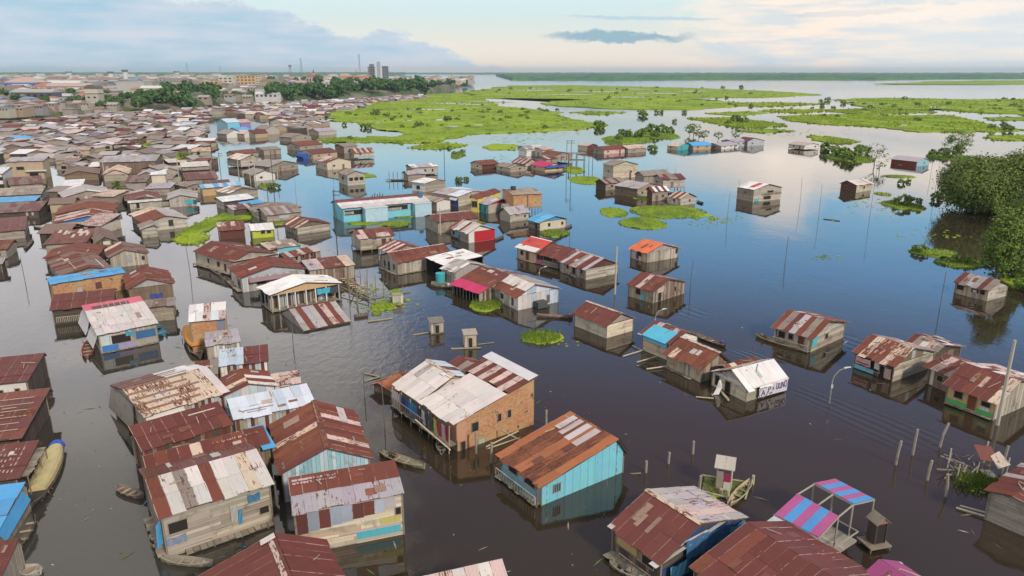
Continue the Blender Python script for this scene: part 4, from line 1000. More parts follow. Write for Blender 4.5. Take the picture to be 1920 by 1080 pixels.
mb = MB(); mb.poly([(hx - .9, -hy - .2, T3(hx - .9, 0) + .13), (hx + .35, -hy - .2, T3(hx + .35, 0) + .13), (hx + .35, hy * .4, T3(hx + .35, 0) + .13), (hx - .9, hy * .4, T3(hx - .9, 0) + .13)], (0, 0, .02)); mb.build('white_edge_sheet', TIN, root, (.64, .63, .66, .04))
for l0, l1, s0, s1 in ((.30, .37, .32, .62), (.37, .47, .34, .62), (.18, .28, .4, .62)):
    pts = [Vector((-hx + 2 * hx * s, hy - 2 * hy * l, 0)) for l, s in ((l0, s0), (l1, s0), (l1, s1), (l0, s1))]
    for p in pts: p.z = T2(p.x, p.y) + .11
    m_ = MB(); m_.poly(pts, (0, 0, .015)); m_.build('rusty_patch', TIN, root, (.17, .07, .05, .6))
m_ = MB(); m_.poly([(-hx, hy * .08, 2.9), (xs, hy * .08, 3.7), (xs, hy * .08, T2(xs, hy * .5) - .1), (-hx + (xs + hx) * .66, hy * .08, T2(-hx + (xs + hx) * .66, hy * .5) - .1)], (0, .08, 0)); m_.build('step_wall', WOOD, root, (.45, .40, .34))
for u, z, w, hh in ((.22, 1.55, .75, .95), (.53, 1.75, .4, .8), (.66, 1.8, .4, .8)): opening(root, 'b', -hx, hx, -hy, hy, 'w', u, z, w, hh)
opening(root, 'b', -hx, hx, -hy, hy, 'd', .07, -.1, .5, 1.0); opening(root, 'b', -hx, hx, -hy, hy, 'w', .3, -.05, .8, .6, (.40, .42, .28)); band(h, 'b', .22, .32, .1, .75, (.36, .34, .20), 'patched_plaster')
wk_ = walkway(h, 'a', .0, 1.0, .85, 1.0); railing(h, 'a', .0, .62, 1.0, .8, .95, (.30, .25, .19), .5)
q = MB(); q.bar(hpt(h, 'a', .48, 1.35, 1.15), hpt(h, 'a', 1.06, .9, 1.2), .07); q.build('handrail', WOOD, root, (.62, .55, .44))
for i, (u, cc, w) in enumerate(((.05, (.62, .56, .54), .10), (.13, (.60, .48, .46), .06), (.22, (.03, .05, .18), .07), (.29, (.05, .09, .30), .07), (.36, (.04, .25, .45), .09), (.44, (.03, .20, .42), .07), (.51, (.05, .05, .06), .06), (.58, (.62, .62, .60), .05), (.64, (.06, .08, .13), .06), (.71, (.10, .10, .08), .06), (.78, (.55, .52, .14), .05), (.85, (.45, .06, .10), .06), (.91, (.60, .45, .45), .05), (.965, (.35, .03, .06), .04))):
    cloth(h, 'a', u - w / 2, u + w / 2, 1.2 if i > 1 else .9, 2.75, cc, .85, 'laundry')
for u in (.0, .17, .34, .5, .66, .82, .99):
    q = MB(); q.bar(hpt(h, 'a', u, -1.2, .9), hpt(h, 'a', u, 2.9, .75), .06); q.build('gallery_post', WOOD, root, (.36, .30, .23))
band(h, 'a', .86, 1.0, 1.2, 2.8, (.58, .30, .20), 'pink_plaster'); band(h, 'b', .0, .12, .95, 2.9, (.52, .29, .19), 'pink_plaster')
b_ = MB(); b_.box(hx + .05, hx + .9, -hy * .5, -hy * .1, .1, 1.3); b_.build('side_closet', WOOD, root, (.42, .41, .40)); b_ = MB(); b_.poly([(hx + .02, -hy * .6, 1.75), (hx + 1.1, -hy * .6, 1.45), (hx + 1.1, -hy * 0, 1.45), (hx + .02, 0, 1.75)], (0, 0, .03)); b_.build('closet_roof', TIN, root, (.5, .47, .46, .3))
BRICKH = h
h = H('tilted rust orange roof sinking into the water beside the brick building', 'e', (705, 722), (735, 741), (770, 712), .75, 'b', .62, .55, 'rs26 rst3 gr21', 'v:brown', 'v:brown', name='sunken_roof', cat='roof', op=[], ov=.3, posts=False)

# ---- the dense cluster at the lower edge ------------------------------------------------------
h = H('huge plain maroon roof with a pale torn ridge strip, cut by the lower picture edge', 'e', (340, 1085), (412, 1250), (708, 1166), 2.6, 'a', .62, 1.7, 'mar', 'v:brown', 'v:brown', op=[], ov=.3)
on_roof(h, 'a', 0, .0, .9, .56, .60, 'torn_ridge_strip', (.55, .42, .38), .12, .45); on_roof(h, 'a', 0, -.02, .05, .50, .62, 'bent_flashing', (.60, .54, .52), .2, .2)
h = H('pale pinkish roof with rust lines peeping in at the lower edge', 'e', (738, 1080), (766, 1150), (975, 1125), 2.6, 'b', .96, 1.0, '|pnk wh2 pnk pnk wh2', 'v:gray', 'v:gray', op=[], ov=.3)
h = H('house with a blistered red and lilac roof, tin wall above sloping planks', 'e', (527, 886), (556, 950), (775, 935), 3.7, 'b', .97, .75, '-pnk lil mr2 pnk pbl mr2 pnk', 'v:cream+tan+mar', 'h:lgray+cream+tan', ov=.18, op=[('b', 'w', .96, 1.9, .4, .6)])
for i in range(9):
    u0, u1 = i / 9.6, (i + 1) / 9.6; o_, uu_, nn_, Wd_ = face_frame('b', -h.hx, h.hx, -h.hy, h.hy); zb_ = 1.75 + .85 * (i / 9)
    c_ = [(.13, .05, .045), (.30, .34, .40), (.16, .06, .05), (.34, .40, .48), (.36, .42, .50), (.14, .055, .05), (.17, .06, .05), (.46, .52, .60), (.5, .46, .47)][i]
    obj('wall_sheet', SHEET[0], h.root, frame_mtx(hpt(h, 'b', u0, zb_, .09 + .01 * (i % 2)), uu_ * (Wd_ / 9.2), UP * (3.52 - zb_), nn_), (*c_, .2))
band(h, 'b', .55, .98, .35, .95, (.10, .45, .55), 'blue_board', .06); band(h, 'b', .78, .98, 1.25, 1.85, (.52, .48, .18), 'yellow_board', .07)
for k in range(2): on_roof(h, 'b', 0, .0, .42, .84 - .1 * k, .9 - .1 * k, 'lapped_strip', (.52, .40, .42), .1, .5)
h = H('tall grey plank house under a flaking white and rust roof beside the canal', 'e', (256, 880), (300, 968), (517, 905), 3.7, 'b', .52, 1.0, ('=mr2 wh22 bgr wh23 mr2 wh23 cre wh22', 'mar5 mr24'), 'h:brown+gray', 'h:gray+lgray', ov=.3, op=[('b', 'w', .12, 1.9, 1.3, .9), ('b', 'w', .93, 1.1, .7, .6)])
cloth(h, 'b', .6, .67, 1.3, 2.7, (.42, .42, .39)); cloth(h, 'b', .67, .71, .9, 2.2, (.08, .30, .50)); cloth(h, 'b', .0, .18, 1.0, 1.7, (.20, .25, .33)); cloth(h, 'b', .78, .9, 2.5, 3.2, (.05, .18, .32))
for k in range(4): b_ = MB(); b_.bar(hpt(h, 'a', .93 + .02 * k, 1.0, .2 + .12 * k), hpt(h, 'a', .93 + .02 * k, 2.9, .15 + .1 * k), .07); b_.build('blue_pipe', PAINT, h.root, (.08, .36, .66))
on_roof(h, 'b', 0, -.02, .2, .55, .95, 'rusty_sheet', (.22, .08, .05), .1, .7); walkway(h, 'b', .15, 1, .25, .7); walkway(h, 'a', .2, 1, .25, .6)
h = H('maroon roof with ladder of pale seams squeezed between two bigger rust roofs', 'e', (262, 856), (278, 892), (508, 832), 3.5, 'b', .55, .8, ('|mar mr2 mar mar cre mar mr2', 'rst4 rs23'), 'v:brown', 'v:brown', ov=.15, op=[])
on_roof(h, 'b', 0, .55, .95, .35, .62, 'flaking_sheet', (.52, .40, .38), .1, .55); on_roof(h, 'b', 0, .93, 1.05, -.25, .85, 'blue_roof_sheet', CT['blu'][0], .16, 0); on_roof(h, 'b', 0, .25, .7, -.05, .12, 'pale_strip', (.55, .47, .44), .11, .3)
h = H('plain maroon monopitch roof with dark boarded side facing the rust roofs', 'e', (248, 800), (262, 852), (428, 792), 3.0, 'b', .93, .9, 'mar9 mr21', 'v:mar+brown', 'v:mar+brown+dark', ov=.2, op=[('b', 'w', .78, .6, .7, 1.2, (.36, .37, .45))])
on_roof(h, 'b', 0, .62, .95, .70, .74, 'pale_ridge_seam', (.6, .5, .46), .1, .3)
h = H('roof of rust edged cream sheets with a maroon and white back slope', 'e', (231, 722), (250, 797), (405, 735), 2.7, 'b', .55, 1.05, ('=cre5 cre wh2', '=wht5 mar6'), 'h:gray', 'v:steel+mar+gray', ov=.2, op=[])
for k in range(8):
    s = .05 + .115 * k; on_roof(h, 'b', 0, -.02, .70 + .05 * (k % 3), s, s + .035, 'rust_line', (.26, .15, .10), .1, .35)
awning(h, 'b', .0, .45, 1.9, 2.55, .6, (.60, .58, .57), 'white_flap')
b_ = MB(); b_.poly([hpt(h, 'a', 0, .4, .7), hpt(h, 'a', .75, .2, .6), hpt(h, 'a', .7, 2.8, .1), hpt(h, 'a', 0, 2.9, .1)], (0, 0, .04)); b_.build('leaning_thatch', WOOD, h.root, (.24, .22, .19))
h = H('dark brown ribbed roof beside the moored orange boat', 'e', (343, 678), (354, 706), (416, 703), 2.4, 'b', .95, .6, '|bgr mar mar bgr mar', 'h:dark', 'h:dark', op=[], ov=.15)
h = H('white fronted shed with a half silver half maroon roof next to the yellow wall', 'e', (395, 650), (421, 680), (521, 682), 2.6, 'b', .95, .7, '=pbl5 mar6', 'v:cream+tan', 'v:steel+mar+white', op=[('b', 'w', .33, .3, 1.4, 1.5, (.14, .05, .04))], ov=.18)
h = H('light blue gabled shed with maroon striped roof below the half silver shed', 'e', (405, 714), (416, 745), (516, 724), 2.4, 'a', .5, .85, ('mr24 mar5 cre1', 'wh24 mr23'), 'v:white+gray', 't:pblue+white', op=[('b', 'w', .35, .3, .5, 1.4, (.12, .05, .05)), ('b', 'w', .75, .3, 1.1, 1.4, (.33, .47, .47))], ov=.2)
h = H('little lean-to with candy striped maroon and white sheets at the open water', 'e', (499, 699), (515, 720), (573, 718), 2.0, 'b', .95, .55, '-mr2 pnk mar pnk', 'v:white', 's:white', op=[('b', 'd', .4, .1, .9, 1.5, (.13, .04, .04))], ov=.2, name='tin_shack')
h = H('long bluish white monopitch roof above a dark tin side wall', 'e', (420, 746), (440, 785), (597, 758), 2.7, 'b', .95, .8, 'wbl9 pbl2', 't:steel+gray', 'v:steel+mar+gray', op=[], ov=.2)
on_roof(h, 'b', 0, .12, .5, .22, .26, 'stain_line', (.3, .25, .24), .1, .4); on_roof(h, 'b', 0, .16, .4, .12, .15, 'stain_line', (.34, .28, .28), .1, .4)
h = H('big rust red gabled roof with thin pale seams and a light blue gable end', 'e', (497, 792), (536, 884), (713, 862), 2.8, 'a', .52, 1.7, ('|mr2 rst mr2 mr2 mar cre', '|mr2 mar pnk mr2 mar'), 'v:brown', 'v:lblue+pblue', ov=.3, cap='rst', op=[])
on_roof(h, 'a', 0, .66, .80, .25, .9, 'pale_roof_sheet', (.42, .34, .30), .1, .4); on_roof(h, 'a', 0, .86, .98, .0, .75, 'brown_roof_sheet', (.24, .18, .15), .1, .4); on_roof(h, 'a', 1, .0, .35, .1, .2, 'white_strip', (.58, .50, .50), .1, .3)
h = H('two storey yellowish house with white roof and brick upper front by the orange boat', 'e', (334, 567), (370, 599), (446, 601), 4.2, 'b', .9, .9, 'wht6 wbl4 pnk1', 's:peach', 'k:brick', ov=.22, op=[('a', 'w', .55, 2.9, .4, .6), ('a', 'w', .78, 2.3, .4, .6), ('a', 'w', .35, 2.5, .4, .6), ('b', 'd', .9, 2.7, .9, 1.3, (.20, .22, .30))])
h2 = H('flat grey roofed extension in front of the brick upper front', 'e', (372, 622), (394, 646), (462, 642), 2.9, 'b', .95, .4, 'gry6 lil3', 's:peach', 'v:white+gray', ov=.15, op=[])
h = H('white roofed house with a raspberry pink ridge, blue veranda and hanging side sheets', 'e', (158, 566), (171, 632), (287, 607), 2.7, 'b', .82, 1.35, ('-wh24 wh24 pk22', 'mar'), 't:wht', 'v:gray+lgray', ov=.3, op=[('b', 'w', .35, 1.0, 2.4, 1.1), ('b', 'w', .8, .9, 2.4, 1.2, (.045, .15, .32))])
band(h, 'b', .02, .2, 1.0, 2.3, (.55, .62, .62), 'white_panel', .08); band(h, 'b', .02, .3, .1, .95, (.05, .20, .50), 'blue_panel', .09); band(h, 'b', .3, .6, .15, .9, (.34, .30, .48), 'lilac_panel', .07); band(h, 'b', .6, 1.0, .2, 1.0, (.34, .33, .29), 'grey_panel', .07); cloth(h, 'b', .45, .6, 1.8, 2.4, (.06, .32, .48))
awning(h, 'a', .0, .55, 1.2, 3.4, .9, (.66, .64, .64), 'hanging_white_sheet'); awning(h, 'a', .58, 1.0, .9, 2.7, .9, (.60, .59, .57), 'hanging_white_sheet')
on_roof(h, 'b', 0, .1, .78, .66, .74, 'solar_sheet', (.12, .055, .05), .12, .1)
for k in range(5): on_roof(h, 'b', 0, .28 + .11 * k, .295 + .11 * k, .64, .80, 'lath', (.4, .33, .3), .14, .1)
walkway(h, 'b', 0, 1, .15, .4)
# ---- left edge ------------------------------------------------------------------------------------
h = H('plain dark maroon shed roof at the canal edge with a whitish wall under it', 'e', (-60, 668), (-60, 722), (73, 720), 2.7, 'b', .93, .5, 'mar', 'v:dark', 's:white', op=[('b', 'w', .6, .6, .5, 1.3), ('b', 'w', .85, .6, .4, 1.3)], ov=.2)  # canal-side wall coloured dark to stand in for shade under the roof
h = H('reddish roof ribbed with pale seams below the dark maroon shed', 'e', (-70, 734), (-70, 828), (78, 827), 2.5, 'b', .95, .6, '-mr2 mar mr2 rst mar mr2', 'v:dark', 'v:dark', op=[], ov=.6)  # dark wall colour paints in the shade below the roof edge
for k in range(6): on_roof(h, 'b', 0, .2, .98 - .05 * (k % 2), .1 + .14 * k, .112 + .14 * k, 'pale_seam', (.50, .36, .33), .1, .3)
h = H('maroon roof dotted with pale flakes, plank platform on its canal side', 'e', (-70, 832), (-70, 903), (60, 904), 2.4, 'b', .95, .5, 'mar', 'v:dark', 'v:dark', op=[], ov=.5)  # walls given a dark colour in place of the shade under the eaves
for i in range(6):
    for j in range(5): 
        if h.rng.random() < .85: l, s = .52 + .075 * i, .1 + .17 * j + h.rng.uniform(-.03, .03); on_roof(h, 'b', 0, l, l + .03, s, s + .075, 'pale_flake', (.46, .33, .31), .085, .4)
w = walkway(h, 'd', .0, 1.0, 2.3, 1.0, 12); 
h = H('bright sky blue tin roof beside the tarpaulin covered boat', 'e', (-60, 908), (-60, 1002), (26, 1003), 2.4, 'b', .95, .4, 'blu', 'v:gray', 'v:gray', op=[], ov=.15)
awning(h, 'd', .0, .9, 1.4, 2.3, .5, CT['blu'][0], 'blue_flap', 0)
h = H('brown roof under the sky blue one at the lower corner', 'e', (-60, 1014), (-60, 1110), (18, 1110), 2.2, 'b', .95, .4, 'mar', 'v:gray', 'v:dark', op=[], ov=.15)
# ---- lower right -------------------------------------------------------------------------------------
h = H('house with one maroon and one streaky grey slope, torn blue tarpaulins on its gable', 'e', (1138, 986), (1240, 1056), (1404, 972), 2.3, 'a', .42, 1.65, ('mar', 'lil6 gry5 pnk2'), 'v:brown+dark', 'h:navy+dark+steel', ov=.3, cap='cre', op=[('a', 'w', .35, 1.2, 2.6, .6, (.50, .36, .16)), ('a', 'w', .7, 1.1, 1.6, .7)])
cloth(h, 'b', .25, .5, .4, 3.0, (.04, .14, .30), .3); cloth(h, 'b', .5, .8, .7, 2.9, (.03, .11, .26), .28); cloth(h, 'b', .8, 1, .8, 2.3, (.06, .22, .42), .3); cloth(h, 'b', .06, .25, .6, 1.7, (.12, .38, .50), .4); cloth(h, 'b', .3, .42, .2, 1.6, (.02, .03, .05), .4)
for l0, l1, s0, s1 in ((.0, .07, .8, 1.), (.14, .26, .86, 1.), (.38, .5, .87, 1.)): on_roof(h, 'a', 0, l0, l1, s0, s1, 'pale_patch', (.5, .48, .45), .1, .2)
on_roof(h, 'a', 0, .92, 1.06, -.1, .8, 'white_verge_sheet', (.55, .55, .56), .12, .1); on_roof(h, 'a', 0, -.06, .04, -.05, .55, 'pale_verge_sheet', (.48, .45, .42), .11, .3)
walkway(h, 'a', 0, 1.1, .3, .9); railing(h, 'a', .3, 1, .4, .8, .8, (.24, .20, .17), .6)
h = H('broad maroon roof with faint diagonal seams cut by the lower edge', 'e', (1285, 1062), (1448, 1178), (1645, 1078), 2.5, 'a', .55, 1.5, 'mar9 mr21', 'v:dark', 'v:dark', op=[], ov=.3)
for k in range(5): on_roof(h, 'a', 1, .2 + .13 * k, .207 + .13 * k, .1, .6, 'pale_seam', (.42, .26, .2), .1, .4)
h = H('magenta roof corner at the lower edge beside the broad maroon roof', 'e', (1618, 1088), (1660, 1120), (1725, 1082), 2.4, 'a', .5, .8, 'prp', 'v:gray', 'v:gray', op=[], ov=.2)
on_roof(h, 'a', 1, -.05, .1, -.1, 1, 'white_verge_sheet', (.6, .6, .62), .1, 0)
h = H('rust brown house at the picture edge with odd silver sheets and a concrete closet', 'e', (1860, 923), (1968, 972), (2022, 900), 2.6, 'b', .55, .45, ('mar5 mr23 gry2 wht1', 'mar5 mr23 gry2 wht1'), 'h:gray', 'h:dark', ov=.3, op=[])
on_roof(h, 'b', 0, -.03, .3, -.08, .22, 'silver_sheet', (.52, .53, .58), .12, .05); on_roof(h, 'b', 0, .42, .8, -.05, .25, 'white_sheet', (.6, .59, .58), .12, .05)
b_ = MB(); b_.box(-h.hx + .1, -h.hx + 1.9, -h.hy - 1.8, -h.hy - .1, -.3, 1.5); b_.build('concrete_closet', PAINT, h.root, (.27, .25, .20)); b_ = MB(); b_.box(-h.hx + .5, -h.hx + 1.3, -h.hy - 1.86, -h.hy - 1.7, .3, 1.1); b_.build('closet_hatch', WOOD, h.root, (.16, .14, .11)); walkway(h, 'b', .3, .9, .3, 1.0)
# ---- canal corner: maroon house, veranda house, collapsed roof -----------------------------------------
h = H('long smooth maroon roof house over the canal with small boats along its piles', 'e', (382, 470), (424, 499), (500, 476), 2.5, 'a', .42, 1.3, 'mar', 's:cream', 'v:gray', ov=.35, cap='mar', op=[('a', 'w', .35, 1.0, .6, .8), ('a', 'w', .62, .9, .9, .8), ('a', 'd', .8, .2, .7, 1.5)])
on_roof(h, 'a', 1, .9, 1.06, -.1, 1, 'pale_verge', (.58, .50, .46), .11, .2); walkway(h, 'a', .0, 1.0, .35, .9)
h = H('maroon roofed house with a blue-grey triangular gable above the white veranda', 'e', (430, 502), (449, 523), (572, 504), 2.5, 'a', .5, 1.25, 'mr25 mar6', 's:white', 'v:gray+steel', gable='s:steel', ov=.3, op=[('b', 'w', .3, .9, 1.6, .8), ('b', 'w', .7, .9, 1.2, .8)])
awning(h, 'b', .1, .75, 1.7, 2.2, .9, (.30, .20, .22), 'faded_awning'); cloth(h, 'a', .45, .85, .5, 2.0, (.60, .48, .42), .4, 'white_sheet'); walkway(h, 'a', .0, 1.0, .3, .9)
h = H('open veranda house with a clean white gabled roof and ochre gable', 'e', (483, 538), (506, 554), (640, 531), 2.9, 'a', .5, 1.05, 'wht', 'v:steel+gray', 'v:steel+gray', gable='s:ochre', ov=.3, walls='cd', op=[])
VER = h
wall(h.root, 'b', -h.hx, h.hx, -h.hy + 1.3, h.hy, -.3, lambda x, y: 2.9, [], 'v:steel+gray+dark', h.pxm, h.rng)
for u in (0, .1, .22, .34, .5, .64, .8, 1): 
    q = MB(); p = hpt(h, 'b', u, 0, -.05); q.box(p.x - .09, p.x + .09, p.y - .09, p.y + .09, -.6, 2.75); q.build('white_post', PAINT, h.root, (.66, .64, .60))
for u in (.33, .66, 1): q = MB(); p = hpt(h, 'a', 1 - u, 0, -.05); q.box(p.x - .08, p.x + .08, p.y - .08, p.y + .08, -.6, 2.75); q.build('white_post', PAINT, h.root, (.6, .58, .54))
o_, uu_, nn_, Wd_ = face_frame('b', -h.hx, h.hx, -h.hy, h.hy)
m_ = MB(); m_.poly([hpt(h, 'b', 0, 2.72, .02), hpt(h, 'b', 1, 2.72, .02), hpt(h, 'b', .5, 3.75, .02)], nn_ * .05); m_.build('gable_board', PAINT, h.root, WC['ochre'])
b_ = MB(); b_.box(-h.hx - .2, h.hx + .1, -h.hy - .3, h.hy, .22, .3); b_.build('floor_deck', WOOD, h.root, (.30, .26, .20)); cloth(h, 'b', .66, .86, 1.7, 2.6, (.06, .38, .52), .1); cloth(h, 'b', .86, .98, 1.5, 2.6, (.05, .06, .08), .12)
for k in range(16): 
    p = hpt(h, 'b', .15 + .04 * k, .34, -.3); obj('plank', h.rng.choice(PLANK), h.root, frame_mtx(p, Vector((.25, -.9, h.rng.uniform(-.1, .15))), Vector((.12, .04, 0)), UP * .04), jit((.32, .28, .22), .25, h.rng))
h = H('collapsed shed whose grey and rust striped roof slides down into the water', 'e', (526, 586), (570, 619), (659, 602), .25, 'b', .62, 1.55, ('|gry mr2 lil gry mar pnk mr2 gry lil', '|bgr pnk mr2 gry'), 't:gry', 'h:dark', name='collapsed_shed', cat='shed', ov=.1, op=[], cap='mar')
h = H('plank shed with half silver half rust tin roof behind the white veranda', 'e', (564, 488), (579, 508), (665, 496), 2.4, 'b', .93, .7, '=lil3 pnk2 mr25 rst2 cre3', 'v:brown', 'v:gray+brown', ov=.2, op=[])
h = H('shack with a bright blue board wall beside the maroon gable house', 'e', (489, 456), (502, 470), (560, 459), 2.3, 'b', .9, .5, 'cre3 bgr3', 'h:gray', 's:cyan', ov=.2, op=[('b', 'w', .15, .4, 1.3, 1.5, (.11, .05, .04))])
h = H('low rust striped roof shed with small windows next to the blue board wall', 'e', (519, 475), (533, 484), (605, 469), 1.9, 'b', .9, .7, 'mr25 lil3', 'h:gray', 'v:gray+mar', ov=.2, op=[('b', 'w', .3, .6, .5, .8), ('b', 'w', .5, .6, .5, .8), ('b', 'w', .75, .6, .5, .8)])
h = H('square hut with flaking red and white roof and dark brick front by the grass', 'e', (401, 421), (413, 433), (465, 430), 2.6, 'b', .6, 1.0, ('mr24 pnk3', 'mr2'), 'v:cream+tan', 's:mar', ov=.3, op=[])
h = H('lime yellow walled house with a white roof', 'e', (464, 419), (472, 433), (517, 430), 2.3, 'b', .8, .8, 'wht wh2', 's:lime', 's:lime', ov=.25, op=[('b', 'w', .5, .9, .8, .8), ('b', 'w', .78, .9, .8, .8)])
h = H('low plank house with brown roof of pale edges beside the turquoise school', 'b', (533, 432), (559, 440), (621, 432), 1.7, 'a', .38, 1.25, ('|mar cre mr2 mar bgr', 'mar'), 'v:gray+lgray', 'h:lgray+gray', gable='v:brown', op=[('a', 'w', .8, .8, .5, .6)])
h = H('stilted plank house with a flaky maroon roof in front of the school', 'e', (655, 438), (673, 449), (741, 441), 3.0, 'b', .6, 1.05, ('mr25 pnk2 mar3', 'mar'), 'v:lgray+gray', 'h:lgray+gray', zb=.7, op=[('b', 'w', .7, 1.2, .9, 1.3, (.10, .05, .04)), ('b', 'w', .9, 1.2, .4, 1.2)])
h = H('long red-brown roof house with a plank gable and white patches along the ridge', 'e', (712, 479), (744, 494), (848, 475), 2.3, 'b', .5, 1.2, ('mr28 mar4', 'mar'), 'v:gray+lgray', 'v:lgray+gray', ov=.3, cap='pnk', op=[('a', 'w', .25, .7, .6, 1.0), ('a', 'd', .5, .2, .7, 1.6), ('a', 'w', .8, .7, .5, 1.0)])
walkway(h, 'a', 0, 1, .15, .6); walkway(h, 'b', 0, .6, .15, .5); on_roof(h, 'b', 0, .88, .97, .55, .95, 'white_patch', (.58, .55, .52), .1, .2)
h = H('rust and pale patched roof rising just behind the long red-brown roof', 'e', (709, 464), (733, 476), (792, 466), 2.5, 'a', .5, 1.1, ('|mar pnk mr2 pnk', 'mr2'), 'v:white', 'v:gray', ov=.2, op=[])
h = H('white tin canopy roof on thin posts between the red-brown and the magenta roofs', 'e', (809, 484), (829, 502), (895, 484), 2.7, 'a', .97, .5, 'wht', 'v:gray', 'v:gray', ov=.15, op=[], walls='cd')
h = H('grey sheeted gable house with a dark red roof patch beside the white canopy', 'e', (833, 503), (853, 514), (908, 498), 2.4, 'a', .46, 1.1, ('gry4 wh22 gr22', 'gry5'), 'v:gray+lgray', 't:gry', ov=.2, op=[])
on_roof(h, 'a', 0, .25, .75, .0, .75, 'dark_red_patch', (.13, .045, .035), .1, .2)
h = H('house with a magenta porch roof under a patchwork of rust and cream sheets', 'e', (852, 533), (899, 554), (1003, 524), 1.7, 'a', .5, 2.0, ('-mag5 mr23 mar cre', 'mar5 gry2'), 'v:gray', 'v:gray+dark', ov=.25, op=[], walls='bcd')
canopy_posts(h, [(hpt(h, 'a', u, -.8, -.1), hpt(h, 'a', u, 1.75, -.1)) for u in (.02, .14, .26, .38, .5, .62, .74, .86, .98)])
for k in range(9): l, s = h.rng.uniform(0, .85), h.rng.uniform(.4, .85); on_roof(h, 'a', 0, l, l + h.rng.uniform(.08, .2), s, s + h.rng.uniform(.04, .12), 'cream_patch', (.55, .44, .40), .1, .3)
h = H('pale sheet-walled house with a red and white notched roof above a grass tuft', 'b', (930, 562), (970, 583), (1043, 566), 2.3, 'a', .40, 1.4, ('-mr24 mar4 wh23', '|gr2 lil bgr gr2'), 'v:lgray+white', 't:wh2+pbl', gable='t:wbl+pbl', op=[('a', 'w', .35, .8, .7, .8), ('a', 'w', .8, .5, .5, 1.2, (.13, .07, .05)), ('b', 'w', .75, .3, .5, 1.2, (.16, .09, .07))])
b_ = MB(); p = hpt(h, 'b', .48, 0, .9); b_.box(p.x - .9, p.x + .9, p.y - .6, p.y + .6, .1, 1.1); b_.build('dark_tank', PAINT, h.root, (.08, .09, .10))
# ---- the school and the buildings behind it ------------------------------------------------------------
h = H('long turquoise school building with a white roof and a rust back slope', 'b', (617, 404), (645, 415), (812, 403), 3.5, 'b', .66, 1.0, ('-wh2 wht mr2', 'mr25 rst'), 's:cyan', 's:cyan', ov=.4, name='school_building', cat='school', group=None, lmax=30, op=[('b', 'w', .12, 1.7, 4.4, 1.1), ('b', 'w', .62, 1.9, 5.6, 1.1), ('a', 'd', .3, .1, .8, 1.8, (.3, .5, .55))])
for u0, u1, out in ((.215, .47, 2.6), (.80, 1.0, 2.2)):
    a, e = hpt(h, 'b', u0, 0, 0), hpt(h, 'b', u1, 0, 0); b_ = MB(); b_.box(a.x, e.x, a.y - out, a.y - .05, -.6, 3.3); b_.build('stair_block', PAINT, h.root, (.42, .60, .70)); b_ = MB(); b_.box(a.x - .15, e.x + .15, a.y - out - .15, a.y - .0, 3.304, 3.42); b_.build('block_roof', TIN, h.root, (.55, .60, .64, .1))
for k in range(14): p = hpt(h, 'b', .02 + .014 * k, 2.2, .12) if k < 7 else hpt(h, 'b', .48 + .03 * (k - 7), 2.3, .12); b_ = MB(); b_.box(p.x - .28, p.x + .28, p.y - .06, p.y + .02, 1.9, 2.5); b_.build('louvre_pane', PAINT, h.root, jit((.42, .40, .38), .3, h.rng))
for k in range(5): p = hpt(h, 'b', .42 + .03 * k, 0, 0); q = MB(); q.bar((p.x, h.hy * .28, 4.3), (p.x + .2, h.hy * .28, 5.2 + .3 * (k % 2)), .12); q.build('roof_pipe', PAINT, h.root, (.12, .10, .10))
b_ = MB(); p = hpt(h, 'b', .98, 0, 0); b_.bar((p.x - .5, -h.hy * .4, 4.1), (p.x - .5, -h.hy * .4, 5.3), .6, 10); b_.build('water_tank', PAINT, h.root, (.06, .16, .24))
h = H('grey roofed row house with a blue and white awning end behind the school', 'e', (811, 350), (859, 369), (898, 355), 2.7, 'a', .45, .8, '=lil4 gry5 wbl6', 's:pink', 'h:lgray', ov=.25, op=[('a', 'w', .2, .8, .6, 1.0), ('a', 'd', .4, .2, .7, 1.5), ('a', 'w', .55, .8, .6, .9)])
awning(h, 'a', .72, 1.0, 1.7, 2.4, .9, (.6, .6, .62)); band(h, 'a', .72, 1.0, .2, 1.6, (.07, .14, .42), 'blue_panel', .06)
h = H('small white and red roofed house at the end of the grey row', 'e', (783, 341), (797, 347), (824, 338), 2.6, 'a', .6, .7, ('wht', '=red wht'), 'h:white', 'h:gray', ov=.2, op=[('a', 'w', .5, .6, 1.5, 1.0)])
on_roof(h, 'a', 0, .0, .5, .35, .95, 'red_roof_sheet', CT['red'][0], .1, 0)
h = H('low grey shed with a pink side between the school and the flooded lane', 'b', (808, 373), (819, 396), (834, 388), 2.5, 'a', .5, .5, 'tan bgr', 's:pink', 's:white', op=[])
h = H('long yellow walled building with a rusty lean-to roof', 'e', (880, 367), (896, 373), (956, 358), 3.6, 'b', .95, .7, 'mr24 mar4', 's:yellow', 's:yellow', ov=.2, op=[('a', 'w', .35, 1.4, .7, 1.5), ('a', 'w', .75, 1.4, .7, 1.5), ('b', 'w', .88, 1.6, .6, .6)], zb=.0)
h = H('bare brick upper storey raised on concrete posts with a flat brown roof', 'e', (946, 355), (957, 367), (1011, 363), 5.4, 'b', .6, .5, 'tan5 bgr3', 'k:brick', 'k:brick', ov=.2, zb=2.2, name='brick_building', op=[])
band(h, 'b', .5, .53, 2.3, 5.2, (.16, .10, .06), 'concrete_column', .08); b_ = MB(); b_.bar((-h.hx * .6, 0, 5.8), (-h.hx * .6, 0, 6.8), .7, 10); b_.build('water_tank', PAINT, h.root, (.04, .05, .07))
